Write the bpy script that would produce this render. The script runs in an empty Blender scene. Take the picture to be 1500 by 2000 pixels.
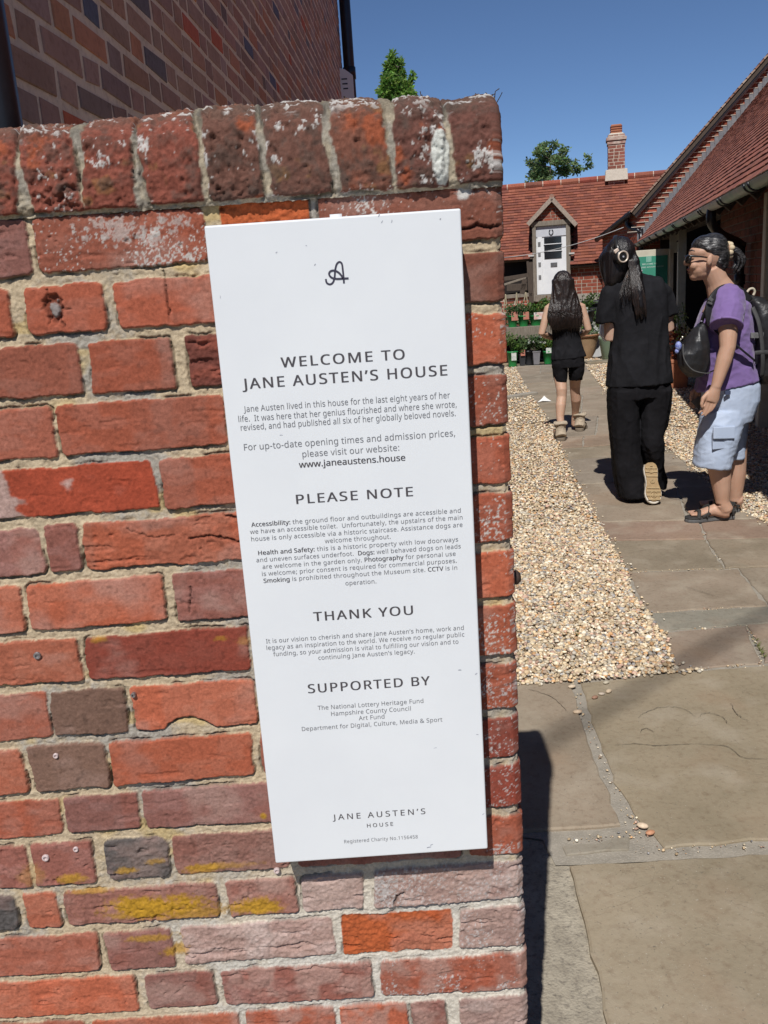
import bpy, bmesh, math, random, os
import numpy as np
from mathutils import Vector, Matrix

# ------------------------------------------------------------------ camera
SC = bpy.context.scene
FPX = 1700.0                       # focal length in pixels of a 1500 x 2000 frame
PIT = math.atan(.2562)             # looking down
SR = .0686; CR = math.sqrt(1 - SR * SR)   # roll
EYE = 1.45
cp, sp = math.cos(PIT), math.sin(PIT)
f_ = Vector((0, cp, -sp)); u0 = Vector((0, sp, cp)); r0 = Vector((1, 0, 0))
rr = r0 * CR - u0 * SR; uu = r0 * SR + u0 * CR
cam = bpy.data.cameras.new('camera'); camo = bpy.data.objects.new('camera', cam)
SC.collection.objects.link(camo)
m = Matrix((rr, uu, -f_)).transposed().to_4x4(); m.translation = (0, 0, EYE)
camo.matrix_world = m
cam.sensor_fit = 'AUTO'; cam.sensor_width = 36.0; cam.lens = FPX / 2000 * 36.0
cam.clip_start = .05; cam.clip_end = 2000
SC.camera = camo

# ------------------------------------------------------------------ daylight
SUN = Vector((-.231, -1.0, 1.28)).normalized()        # towards the sun
W = bpy.data.worlds.new('World'); SC.world = W; W.use_nodes = True
nt = W.node_tree; nt.nodes.clear()
wo = nt.nodes.new('ShaderNodeOutputWorld'); bg = nt.nodes.new('ShaderNodeBackground')
sk = nt.nodes.new('ShaderNodeTexSky'); sk.sky_type = 'NISHITA'; sk.sun_disc = False
sk.sun_elevation = math.asin(SUN.z); sk.sun_rotation = math.atan2(SUN.x, SUN.y)
sk.air_density = .62; sk.dust_density = 0; sk.ozone_density = 6.0; sk.altitude = 300
bg.inputs[1].default_value = .085
nt.links.new(sk.outputs[0], bg.inputs[0]); nt.links.new(bg.outputs[0], wo.inputs[0])
L = bpy.data.lights.new('sun', 'SUN'); L.energy = 4.4; L.angle = math.radians(.53); L.color = (1.0, .97, .93)
so = bpy.data.objects.new('sun', L); SC.collection.objects.link(so)
so.rotation_euler = SUN.to_track_quat('Z', 'Y').to_euler()
SC.view_settings.view_transform = 'Standard'; SC.view_settings.look = 'None'
SC.view_settings.exposure = 0.10; SC.view_settings.gamma = 1.0
try: SC.view_settings.use_curve_mapping = False
except Exception: pass

# ------------------------------------------------------------------ helpers
def ray(px, py):
    a = (px - 750) / FPX; b = -(py - 1000) / FPX
    cx = CR * a + SR * b; cu = -SR * a + CR * b
    return Vector((cx, cp + cu * sp, -sp + cu * cp))
def G(px, py, z=0.0):              # a point on the ground
    d = ray(px, py); t = (z - EYE) / d.z
    return Vector((d.x * t, d.y * t, z))
def V(px, py, Y):                  # a point on the upright plane at distance Y
    d = ray(px, py); t = Y / d.y
    return Vector((d.x * t, Y, EYE + d.z * t))
def proj(x, y, z):
    z -= EYE
    f = y * cp - z * sp; u = y * sp + z * cp
    a = CR * x - SR * u; b = SR * x + CR * u
    return (750 + FPX * a / f, 1000 - FPX * b / f)

def link(o, parent=None):
    SC.collection.objects.link(o)
    if parent is not None: o.parent = parent
    return o
def tag(o, label=None, cat=None, group=None, kind=None):
    if label: o['label'] = label
    if cat: o['category'] = cat
    if group: o['group'] = group
    if kind: o['kind'] = kind
    return o
def thing(name, label, cat, loc=(0, 0, 0), rz=0.0, group=None):
    o = bpy.data.objects.new(name, None); o.empty_display_size = .1
    link(o); o.location = loc; o.rotation_euler = (0, 0, rz)
    return tag(o, label, cat, group)
def copy_tree(o, parent=None):
    c = o.copy(); SC.collection.objects.link(c)
    if parent is not None: c.parent = parent
    for ch in list(o.children): copy_tree(ch, c)
    return c

class MB:
    """collects polygons, then links them as one mesh object"""
    def __init__(s): s.v = []; s.f = []; s.c = []; s.mi = []; s.col = (1, 1, 1); s.m = 0
    def add(s, vs, fs):
        n = len(s.v); s.v += [tuple(v) for v in vs]; s.c += [s.col] * len(vs)
        for f in fs: s.f.append(tuple(i + n for i in f)); s.mi.append(s.m)
    def box(s, c, d, rot=None, taper=(1, 1)):
        x, y, z = d[0] / 2, d[1] / 2, d[2] / 2; tx, ty = taper
        vs = [(-x, -y, -z), (x, -y, -z), (x, y, -z), (-x, y, -z), (-x * tx, -y * ty, z), (x * tx, -y * ty, z), (x * tx, y * ty, z), (-x * tx, y * ty, z)]
        c = Vector(c)
        vs = [c + (rot @ Vector(v) if rot is not None else Vector(v)) for v in vs]
        s.add(vs, [(0, 3, 2, 1), (4, 5, 6, 7), (0, 1, 5, 4), (1, 2, 6, 5), (2, 3, 7, 6), (3, 0, 4, 7)])
    def beam(s, a, b, w, h, up=(0, 0, 1)):
        a, b = Vector(a), Vector(b); d = (b - a); l = d.length; d.normalize(); up = Vector(up)
        sx = d.cross(up).normalized(); uz = sx.cross(d)
        s.box((a + b) / 2, (w, l, h), Matrix((sx, d, uz)).transposed())
    def tube(s, pts, rad, n=10, caps=True, flat=None, upv=None):
        pts = [Vector(p) for p in pts]
        if not hasattr(rad, '__len__'): rad = [rad] * len(pts)
        rings = []; up = Vector(upv) if upv else None
        for i, p in enumerate(pts):
            d = (pts[min(i + 1, len(pts) - 1)] - pts[max(i - 1, 0)]).normalized()
            if up is None:
                up = Vector((0, 0, 1)) if abs(d.z) < .9 else Vector((1, 0, 0))
            sx = d.cross(up)
            if sx.length < 1e-4: sx = d.orthogonal()
            sx.normalize(); uz = sx.cross(d).normalized()
            if not upv: up = uz
            r = rad[i]; rx, ry = (r if hasattr(r, '__len__') else (r, r))
            rings.append([p + sx * math.cos(2 * math.pi * k / n) * rx + uz * math.sin(2 * math.pi * k / n) * ry for k in range(n)])
        vs = [v for r in rings for v in r]; fs = []
        for i in range(len(rings) - 1):
            for k in range(n):
                a = i * n + k; b = i * n + (k + 1) % n
                fs.append((a, b, b + n, a + n))
        if caps:
            fs.append(tuple(range(n - 1, -1, -1))); fs.append(tuple(range((len(rings) - 1) * n, len(rings) * n)))
        s.add(vs, fs)
    def lathe(s, prof, c=(0, 0, 0), n=24, cap=True):
        c = Vector(c); vs = []; fs = []
        for r, z in prof:
            for k in range(n):
                a = 2 * math.pi * k / n; vs.append(c + Vector((r * math.cos(a), r * math.sin(a), z)))
        for i in range(len(prof) - 1):
            for k in range(n):
                a = i * n + k; b = i * n + (k + 1) % n; fs.append((a, b, b + n, a + n))
        if cap: fs.append(tuple(range(n - 1, -1, -1))); fs.append(tuple(range((len(prof) - 1) * n, len(prof) * n)))
        s.add(vs, fs)
    def ell(s, c, r, n=16, mrings=10, rot=None):
        vs = []; fs = []; c = Vector(c)
        for i in range(mrings + 1):
            t = math.pi * i / mrings
            for k in range(n):
                a = 2 * math.pi * k / n
                v = Vector((r[0] * math.sin(t) * math.cos(a), r[1] * math.sin(t) * math.sin(a), r[2] * math.cos(t)))
                vs.append(c + (rot @ v if rot is not None else v))
        for i in range(mrings):
            for k in range(n):
                a = i * n + k; b = i * n + (k + 1) % n; fs.append((a, a + n, b + n, b))
        s.add(vs, fs)
    def prism(s, poly, off):
        """polygon extruded along a vector"""
        p = [Vector(q) for q in poly]; off = Vector(off); n = len(p)
        s.add(p + [q + off for q in p], [tuple(range(n))[::-1], tuple(range(n, 2 * n))] + [(i, (i + 1) % n, (i + 1) % n + n, i + n) for i in range(n)])
    def build(s, name, mats, parent=None, smooth=False, colors=False, bevel=0, weld=False, fixn=True):
        me = bpy.data.meshes.new(name); me.from_pydata(s.v, [], s.f)
        if not isinstance(mats, (list, tuple)): mats = [mats]
        for mm in mats: me.materials.append(mm)
        if len(mats) > 1: me.polygons.foreach_set('material_index', s.mi)
        if colors:
            at = me.color_attributes.new('Col', 'FLOAT_COLOR', 'POINT')
            at.data.foreach_set('color', np.array([(*c, 1.0) for c in s.c], dtype=np.float32).ravel())
        if fixn or weld or bevel:
            bm = bmesh.new(); bm.from_mesh(me)
            if weld: bmesh.ops.remove_doubles(bm, verts=bm.verts, dist=1e-5)
            if fixn: bmesh.ops.recalc_face_normals(bm, faces=bm.faces)
            if bevel:
                bmesh.ops.bevel(bm, geom=[e for e in bm.edges if len(e.link_faces) == 2 and e.calc_face_angle(0) > .5], offset=bevel, segments=2, affect='EDGES', profile=.5)
            bm.to_mesh(me); bm.free()
        me.polygons.foreach_set('use_smooth', [bool(smooth)] * len(me.polygons))
        me.update()
        return link(bpy.data.objects.new(name, me), parent)

def np_mesh(name, co, faces, mats, parent=None, col=None, smooth=True, mi=None):
    """fast mesh from arrays: co (n,3), faces (m,k) all of one size"""
    me = bpy.data.meshes.new(name); co = np.asarray(co, dtype=np.float32); faces = np.asarray(faces, dtype=np.int32)
    k = faces.shape[1]; me.vertices.add(len(co)); me.vertices.foreach_set('co', co.ravel())
    me.loops.add(faces.size); me.loops.foreach_set('vertex_index', faces.ravel())
    me.polygons.add(len(faces)); me.polygons.foreach_set('loop_start', np.arange(0, faces.size, k, dtype=np.int32))
    me.polygons.foreach_set('loop_total', np.full(len(faces), k, dtype=np.int32))
    me.polygons.foreach_set('use_smooth', np.full(len(faces), smooth, dtype=bool))
    if not isinstance(mats, (list, tuple)): mats = [mats]
    for mm in mats: me.materials.append(mm)
    if mi is not None: me.polygons.foreach_set('material_index', np.asarray(mi, dtype=np.int32))
    if col is not None:
        c4 = np.ones((len(co), 4), dtype=np.float32); c4[:, :3] = col
        at = me.color_attributes.new('Col', 'FLOAT_COLOR', 'POINT'); at.data.foreach_set('color', c4.ravel())
    me.update(calc_edges=True); me.validate()
    return link(bpy.data.objects.new(name, me), parent)

# --- noise on arrays
def _h(ix, iy, s):
    h = (ix.astype(np.int64) * 374761393 + iy.astype(np.int64) * 668265263 + s * 1274126177) & 0xffffffff
    h = ((h ^ (h >> 13)) * 1274126177) & 0xffffffff
    h = ((h ^ (h >> 16)) * 2246822519) & 0xffffffff
    return ((h ^ (h >> 15)) & 0xffff) / 32767.5 - 1.0
def vnoise(x, y, s=0):
    ix = np.floor(x); iy = np.floor(y); fx = x - ix; fy = y - iy
    fx = fx * fx * fx * (fx * (fx * 6 - 15) + 10); fy = fy * fy * fy * (fy * (fy * 6 - 15) + 10)
    a = _h(ix, iy, s); b = _h(ix + 1, iy, s); c = _h(ix, iy + 1, s); d = _h(ix + 1, iy + 1, s)
    return (a * (1 - fx) + b * fx) * (1 - fy) + (c * (1 - fx) + d * fx) * fy
def fbm(x, y, o=4, s=0, g=.5):
    t = 0; a = 1; n = 0
    for k in range(o):
        t = t + a * vnoise(x * 2 ** k + 17.3 * k, y * 2 ** k + 5.1 * k, s + k * 31); n += a; a *= g
    return t / n
def sstep(a, b, x):
    t = np.clip((x - a) / (b - a), 0, 1); return t * t * (3 - 2 * t)

# --- procedural materials
def mat(name, base=(.5, .5, .5), rough=.7, var=None, scale=8.0, bump=0.0, bscale=60.0, metal=0.0, attr=False, coat=0.0,
        spec=.5, stretch=None, detail=6.0, var2=None, scale2=40.0, sub=0.0, lo=.35, hi=.65, trans=0.0, bdist=.01, sheen=0.0):
    M_ = bpy.data.materials.new(name); M_.use_nodes = True; n = M_.node_tree; N = n.nodes; LK = n.links
    b = N['Principled BSDF']; b.inputs['Roughness'].default_value = rough; b.inputs['Metallic'].default_value = metal
    b.inputs['Base Color'].default_value = (*base, 1); b.inputs['Coat Weight'].default_value = coat
    b.inputs['Specular IOR Level'].default_value = spec; b.inputs['Sheen Weight'].default_value = sheen
    if sub: b.inputs['Subsurface Weight'].default_value = sub; b.inputs['Subsurface Radius'].default_value = (.01, .004, .002); b.inputs['Subsurface Scale'].default_value = .5
    if trans: b.inputs['Transmission Weight'].default_value = trans
    tc = N.new('ShaderNodeTexCoord'); vec = tc.outputs['Object']
    if stretch:
        mp = N.new('ShaderNodeMapping'); mp.inputs['Scale'].default_value = stretch; LK.new(vec, mp.inputs[0]); vec = mp.outputs[0]
    cur = None
    if attr:
        at = N.new('ShaderNodeAttribute'); at.attribute_name = 'Col'; cur = at.outputs['Color']
    def layer(cur, colb, sc, l, h, mult=False):
        nz = N.new('ShaderNodeTexNoise'); nz.inputs['Scale'].default_value = sc; nz.inputs['Detail'].default_value = detail
        nz.inputs['Roughness'].default_value = .62; LK.new(vec, nz.inputs['Vector'])
        mr = N.new('ShaderNodeMapRange'); mr.inputs[1].default_value = l; mr.inputs[2].default_value = h; LK.new(nz.outputs[0], mr.inputs[0])
        mx = N.new('ShaderNodeMix'); mx.data_type = 'RGBA'; mx.blend_type = 'MULTIPLY' if mult else 'MIX'
        LK.new(mr.outputs[0], mx.inputs['Factor'])
        if cur is None: mx.inputs['A'].default_value = (*base, 1)
        else: LK.new(cur, mx.inputs['A'])
        mx.inputs['B'].default_value = (*colb, 1); return mx.outputs['Result']
    if var: cur = layer(cur, var, scale, lo, hi, attr)
    if var2: cur = layer(cur, var2, scale2, .5, .72, attr)
    if cur is not None: LK.new(cur, b.inputs['Base Color'])
    if bump:
        nz = N.new('ShaderNodeTexNoise'); nz.inputs['Scale'].default_value = bscale; nz.inputs['Detail'].default_value = 5
        LK.new(vec, nz.inputs['Vector']); bp = N.new('ShaderNodeBump'); bp.inputs['Strength'].default_value = bump
        bp.inputs['Distance'].default_value = bdist; LK.new(nz.outputs[0], bp.inputs['Height']); LK.new(bp.outputs[0], b.inputs['Normal'])
    return M_
# ------------------------------------------------------------------ garden wall in the foreground (relief + lichen)
WY = 1.100
rnd = random.Random(5)
def px2X(px, z):
    X = 0.0
    for _ in range(5):
        py = proj(X, WY, z)[1]; X = V(px, py, WY).x
    return X
JPX = [((17, 417), (959, 350)), ((35, 549), (942, 480)), ((35, 667), (945, 602)), ((37, 788), (950, 724)), ((37, 909), (985, 838)),
       ((37, 1023), (990, 952)), ((37, 1133), (1000, 1064)), ((18, 1246), (1000, 1172)), ((73, 1343), (1005, 1283)), ((18, 1453), (1008, 1390)),
       ((37, 1557), (1012, 1482)), ((37, 1643), (1015, 1582)), ((37, 1739), (989, 1676)), ((37, 1823), (1023, 1760)), ((37, 1911), (1023, 1851)), ((37, 1993), (1023, 1936))]
JL = []                                             # joint centre as z = a + b*x
for pa, pb in JPX:
    A_, B_ = V(*pa, WY), V(*pb, WY); b_ = (B_.z - A_.z) / (B_.x - A_.x); JL.append((A_.z - b_ * A_.x, b_))
while JL[-1][0] > -.05: JL.append((JL[-1][0] - .0765, JL[-1][1] * .7))
BR = {0: [(-300, -135, 'r'), (-120, 57, 'p'), (69, 401, 'rl'), (433, 609, 's'), (626, 1100, 'bl')],
      1: [(-220, 22, 'r'), (50, 205, 'r'), (225, 545, 'r'), (560, 880, 'r'), (895, 1100, 'b')],
      2: [(-150, 158, 'r'), (176, 338, 'r'), (366, 690, 'k'), (705, 895, 'r'), (908, 1100, 'ol')],
      3: [(-230, 105, 'r'), (113, 442, 'r'), (455, 620, 'r'), (635, 1100, 'rl')],
      4: [(-60, 305, 'w'), (316, 640, 'r'), (655, 810, 'r'), (825, 1100, 'rl')],
      5: [(-180, 82, 'p'), (91, 156, 'p'), (163, 490, 'oq'), (505, 660, 'r'), (675, 1100, 'rl')],
      6: [(-60, 46, 'o'), (55, 320, 'op'), (340, 500, 'p'), (515, 830, 'r'), (845, 1100, 'ol')],
      7: [(-150, 158, 'o'), (168, 486, 'h'), (500, 650, 'r'), (665, 1100, 'ol')],
      8: [(-220, 97, 'r'), (101, 247, 'g'), (259, 500, 'o'), (515, 830, 'r'), (845, 1100, 'rL')],
      9: [(-250, 48, 'o'), (60, 211, 'g'), (218, 494, 'o'), (510, 680, 'r'), (695, 1100, 'hL')],
      10: [(-100, 121, 'r'), (129, 271, 'p'), (280, 542, 'p'), (555, 715, 'p'), (730, 1100, 'hl')],
      11: [(-250, 57, 'p'), (66, 184, 'p'), (206, 332, 'd'), (340, 565, 'P'), (580, 900, 'p'), (915, 1100, 'rl')],
      12: [(-80, 36, 'd'), (52, 115, 'o'), (128, 427, 'P'), (445, 580, 'P'), (590, 709, 'G'), (729, 1100, 'GL')],
      13: [(-150, 194, 'r'), (209, 341, 'p'), (358, 652, 'G'), (668, 884, 's'), (897, 1100, 'GL')],
      14: [(-60, 268, 'o'), (286, 421, 'p'), (436, 728, 'pq'), (743, 1100, 'rl')],
      15: [(-200, 170, 'r'), (185, 470, 'o'), (482, 655, 'r'), (664, 798, 'o'), (805, 872, 'p'), (897, 1100, 'G')]}
PAL = {'r': ((.37, .100, .054), (.31, .113, .075)), 'o': ((.44, .118, .060), (.39, .137, .083)), 'b': ((.24, .085, .054), (.19, .085, .060)),
       'p': ((.29, .110, .082), (.27, .130, .108)), 'P': ((.30, .130, .098), (.28, .150, .120)), 'g': ((.20, .115, .082), (.16, .092, .066)),
       'd': ((.10, .090, .085), (.18, .115, .100)), 's': ((.52, .125, .040), (.42, .090, .030)), 'k': ((.16, .050, .036), (.25, .070, .045)),
       'h': ((.25, .055, .034), (.20, .055, .037)), 'w': ((.34, .063, .030), (.40, .270, .230)), 'G': ((.36, .235, .200), (.45, .345, .305))}
# grid along the perimeter: front, end, back
X1 = .1665; DEP = .235
xs = np.concatenate([np.arange(-1.55, -.74, .012), np.arange(-.74, X1 - .006, .00145)])
ys = np.concatenate([np.linspace(0, .012, 7)[1:], np.arange(.014, DEP - .01, .004), np.linspace(DEP - .01, DEP, 4)])
xb = np.arange(X1 - .02, -1.55, -.03)
U = np.concatenate([xs, X1 + ys, X1 + DEP + (X1 - xb)])
nf, ne, nb = len(xs), len(ys), len(xb)
BX = np.concatenate([xs, np.full(ne, X1), xb]); BY = np.concatenate([np.full(nf, WY), WY + ys, np.full(nb, WY + DEP)])
NX = np.concatenate([np.zeros(nf), np.ones(ne), np.zeros(nb)]); NY = np.concatenate([-np.ones(nf), np.zeros(ne), np.ones(nb)])
# rounded arris at the two corners
for i in range(len(U)):
    dc = U[i] - X1
    if abs(dc) < .010:
        t = (dc + .010) / .020; NX[i] = math.sin(t * math.pi / 2); NY[i] = -math.cos(t * math.pi / 2)
        BX[i] = X1 - .010 + .010 * NX[i]; BY[i] = WY + .010 - .010 * math.cos(t * math.pi / 2)
ZS = np.concatenate([np.arange(-.03, .335, .008), np.arange(.335, 1.590, .00145)])
UU, ZZ = np.meshgrid(U, ZS, indexing='ij')
Xl = np.minimum(UU, X1)                             # joints follow x on the front, stay level round the corner
shp = UU.shape
n1 = fbm(UU * 42, ZZ * 42, 3, 1); n2 = fbm(UU * 150, ZZ * 150, 3, 2); n3 = fbm(UU * 420, ZZ * 420, 2, 3)
w1 = fbm(UU * 34, ZZ * 34, 3, 8); w2 = fbm(UU * 34, ZZ * 34, 3, 9); w3 = fbm(UU * 190, ZZ * 190, 3, 10); w4 = fbm(UU * 190, ZZ * 190, 3, 11)
WU = UU + .0026 * w1 + .0013 * w3; WZ = ZZ + .0030 * w2 + .0014 * w4
# mortar first
Hh = -.0022 + .0020 * n1 + .0014 * n2 + .0010 * n3
mz = fbm(UU * 9, ZZ * 9, 3, 21)
lowr = sstep(.70, .56, ZZ + .05 * mz) * sstep(-.50, -.10, UU + .10 * mz)
C_ = np.empty(shp + (3,))
mc = np.array((.49, .395, .265)); mg = np.array((.35, .32, .27)); mw = np.array((.63, .60, .53)); my = np.array((.50, .36, .13))
a1 = sstep(.0, .5, mz + .25 * n2)[..., None]; C_[:] = mc * (1 - a1) + mg * a1
a2 = (lowr * .75)[..., None]; C_ = C_ * (1 - a2) + mw * a2
a3 = (sstep(.28, .55, fbm(UU * 14, ZZ * 30, 3, 22)) * .6 * (1 - lowr))[..., None]; C_ = C_ * (1 - a3) + my * a3
C_ *= (1 + .16 * n3 + .12 * n2)[..., None]
INB = np.zeros(shp)
SD = np.full(shp, -1.0)
for c in range(len(JL) - 1):
    (at_, bt_), (ab_, bb_) = JL[c], JL[c + 1]
    zt = at_ + bt_ * Xl; zb = ab_ + bb_ * Xl
    zmid0 = (at_ + ab_) / 2
    if c in BR:
        spec = [(px2X(l, zmid0), px2X(r, zmid0), k) for l, r, k in BR[c]]
    else:
        x = .30; spec = []
        while x > -.6:
            w = rnd.choice((.215, .215, .10)); spec.append((x - w, x, rnd.choice('rropbpG'))); x -= w + .013
        spec.reverse()
    last = spec[-1]; spec[-1] = (last[0], max(last[1], X1 + (.105 if c % 2 else .222)), last[2])
    x = spec[0][0] - .013
    while x > -1.6:
        w = rnd.choice((.22, .22, .105)); spec.insert(0, (x - w, x, rnd.choice('rrrohp'))); x -= w + .013
    x = spec[-1][1] + .012
    while x < U[-1]:
        w = .105 if x < X1 + DEP else .215
        spec.append((x, x + w, rnd.choice('rrohb'))); x += w + .012
    for (xl, xr, code) in spec:
        i0, i1 = np.searchsorted(U, (xl - .02, xr + .02))
        if i1 - i0 < 2: continue
        zlo = float(min(zb[i0:i1].min(), zb[i0:i1].min())) - .012; zhi = float(zt[i0:i1].max()) + .012
        j0, j1 = np.searchsorted(ZS, (zlo, zhi))
        if j1 - j0 < 2: continue
        S = (slice(i0, i1), slice(j0, j1))
        seed = rnd.randint(0, 9999); k = code[0]; fl = code[1:]
        gap = rnd.uniform(.0105, .0150)
        u = WU[S]; z = WZ[S]; tl = rnd.uniform(-.004, .004)
        cz = (zt[S] + zb[S]) / 2 + tl * (u - (xl + xr) / 2) * 1.5 + rnd.uniform(-.0012, .0012); hz = (zt[S] - zb[S]) / 2 - gap / 2
        cx = (xl + xr) / 2; hx = (xr - xl) / 2
        sk_ = rnd.uniform(-.05, .05)
        rad = rnd.uniform(.004, .009) * (2.2 if k == 'd' else 1)
        qx = np.abs(u - cx + sk_ * (z - cz)) - hx + rad; qz = np.abs(z - cz) - hz + rad
        sd = -(np.hypot(np.maximum(qx, 0), np.maximum(qz, 0)) + np.minimum(np.maximum(qx, qz), 0) - rad)   # >0 inside
        ru = fbm(u * 30, z * 55, 4, seed); rf = fbm(UU[S] * 220, ZZ[S] * 220, 3, seed + 1); cre = fbm(u * 18, z * 90, 3, seed + 2)
        rough = {'k': 2.6, 's': 2.2, 'd': 1.6, 'G': 1.7, 'P': 1.3}.get(k, .75)
        if 'q' in fl: rough *= 2.0
        if ZS[j0] < .66: rough *= 1.5
        if c == 0: rough *= 1.5
        if code == 's' and c == 0: sd = sd
        prot = rnd.uniform(.0008, .0034) - (.005 if k == 's' else 0)
        zr = (z - cz) / np.maximum(hz, 1e-4)
        # big vertical bands from the kiln, faint
        band = sstep(.10, .30, vnoise((u - cx) * rnd.uniform(9, 16) + seed, z * 1.5, seed + 3))
        top = prot + .0008 * rough * ru + .0006 * rough * rf + .00035 * n3[S] - .0015 * rough * sstep(.36, .6, cre) + rnd.uniform(-.012, .012) * (u - cx) + rnd.uniform(-.02, .02) * (z - cz)
        pit = sstep(.62, .80, fbm(UU[S] * 95, ZZ[S] * 95, 2, seed + 4)); top = top - .0022 * pit * (1 if rough > 1 else .4)
        if code == 'o' and c == 8:                    # chipped lower edge
            sd = np.minimum(sd, np.hypot((u - px2X(365, zmid0)) * .8, z - (cz - hz - .018)) - .034 + .004 * ru)
        mask = sstep(-.0003, .0008, sd); edge = sstep(.0, .0015, sd)
        # crevice round parts of the brick, its shade also darkened into the colour
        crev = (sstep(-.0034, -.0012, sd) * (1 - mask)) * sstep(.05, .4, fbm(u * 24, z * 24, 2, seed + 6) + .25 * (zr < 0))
        Hn = Hh[S] * (1 - mask) + (Hh[S] * .35 * (1 - edge) + top * edge - .0004 * (1 - edge)) * mask - .0036 * crev
        Hh[S] = np.where(sd > -.004, Hn, Hh[S])
        ca, cb = (np.array(q) for q in PAL[k])
        t = (sstep(-.15, .35, ru) * .6 + band * .55 * (k in 'ropPGw'))[..., None]
        if k == 'w': t = sstep(.05, .16, vnoise(u * 11 + 3, z * 13, 4) + .25 * ru - .9 * (u - px2X(100, zmid0)) * 4)[..., None] * (u < px2X(215, zmid0))[..., None]
        t = np.clip(t, 0, 1)
        col = ca * (1 - t) + cb * t
        col = col * (rnd.uniform(.86, 1.12) * (1 + .20 * ru + .10 * rf + .11 * n3[S]))[..., None]
        # pale bloom and soot
        blo = sstep(.18, .55, fbm(u * 11, z * 16, 4, seed + 7)) * {'G': .75, 'P': .6, 'p': .5}.get(k, .30); blo = np.maximum(blo, .6 * lowr[S] * sstep(-.25, .3, fbm(u * 30, z * 30, 4, seed + 21)) * (k not in 's'))
        if 'p' in fl: blo = np.maximum(blo, .45 * sstep(0, .5, fbm(u * 11, z * 9, 3, seed + 8)))
        col = col * (1 - blo[..., None]) + np.array((.40, .27, .225)) * blo[..., None]
        spk = sstep(.42, .60, fbm(UU[S] * 130, ZZ[S] * 130, 2, seed + 9)); col = col * (1 - .22 * spk[..., None])
        if k == 'd': col = col
        la = {'l': .55, 'L': 1.0}.get(fl[:1], 0.0)
        if la:
            lo_ = sstep(.10, .34, fbm(UU[S] * 330, ZZ[S] * 330, 4, seed + 10, .65) + .55 * (fbm(u * 22, z * 22, 2, seed + 11)) - .38 + .26 * la)
            lc = np.array((.56, .54, .50)) if c < 8 else np.array((.48, .45, .43))
            col = col * (1 - .85 * lo_[..., None]) + lc * .85 * lo_[..., None]; top = top + .0003 * lo_
        mk = mask[..., None]
        C_[S] = C_[S] * (1 - mk) + col * mk
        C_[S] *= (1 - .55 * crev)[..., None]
        INB[S] = np.maximum(INB[S], mask)
# old plug hole, cracks, yellow and white lichen patches: marks with a place of their own
def at_px(px, py): q = V(px, py, WY); return q.x, q.z
hx_, hz_ = at_px(107, 603)
d_ = np.hypot((UU - hx_) * 1.15, (ZZ - hz_) * .8) + .004 * w3 + .003 * w1
ring = sstep(.0165, .012, d_) * sstep(.0075, .010, d_); core = sstep(.0098, .0085, d_)
Hh -= .006 * ring; Hh -= .0015 * core; C_ = C_ * (1 - core[..., None]) + np.array((.27, .235, .22)) * core[..., None]
C_ *= (1 - .45 * ring)[..., None]
def crack(pts, w=.0012, dep=.004):
    global Hh, C_
    q = [at_px(*p) for p in pts]; m_ = np.zeros(shp)
    for (xa, za), (xb_, zb_) in zip(q[:-1], q[1:]):
        vx, vz = xb_ - xa, zb_ - za; t = np.clip(((WU - xa) * vx + (WZ - za) * vz) / (vx * vx + vz * vz), 0, 1)
        m_ = np.maximum(m_, sstep(w * 1.5, w * .3, np.hypot(WU + .001 * w3 - xa - t * vx, WZ + .001 * w4 - za - t * vz)))
    Hh -= dep * m_; C_ *= (1 - .6 * m_)[..., None]
crack([(318, 527), (325, 560), (330, 590), (333, 612)]); crack([(95, 560), (93, 580)], .0009, .003); crack([(120, 604), (142, 606)], .0009, .003)
crack([(103, 620), (100, 634)], .0009, .003); crack([(118, 617), (130, 640)], .0009, .003); crack([(903, 448), (930, 438), (950, 446), (975, 440)], .0018, .006)
crack([(368, 1050), (400, 1046), (440, 1050), (470, 1056)], .0016, .004); crack([(250, 1030), (300, 1050), (340, 1045)], .0012, .002)
crack([(770, 1765), (778, 1745), (790, 1742)], .002, .006); crack([(370, 1148), (374, 1175), (370, 1192)], .001, .003); crack([(440, 1005), (480, 1016)], .0015, .004)
for (px, py, ax, ay, st) in [(305, 1768, .074, .019, 1.0), (385, 1780, .055, .015, .7), (240, 1785, .03, .008, .6), (145, 1712, .022, .009, .8), (395, 1695, .030, .008, .7), (510, 1772, .036, .016, .95), (430, 1690, .05, .006, .5), (345, 1855, .018, .010, .8),
                             (300, 1828, .04, .006, .7), (305, 1680, .018, .006, .6), (515, 1592, .006, .006, .9), (175, 1740, .03, .004, .6), (60, 1710, .02, .02, .3), (250, 1697, .018, .005, .7), (480, 1250, .012, .006, .3), (195, 1248, .012, .005, .5), (430, 1245, .010, .005, .5)]:
    cx, cz = at_px(px, py); d = np.hypot((UU - cx) / ax, (ZZ - cz) / ay)
    t = sstep(1.25, .55, d + .55 * w1 + .40 * w3 + .25 * n3) * st
    yc = np.array((.43, .235, .020)) * (1 + .28 * n3 + .2 * w3)[..., None]
    C_ = C_ * (1 - t[..., None]) + yc * t[..., None]; Hh += .0005 * t
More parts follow.
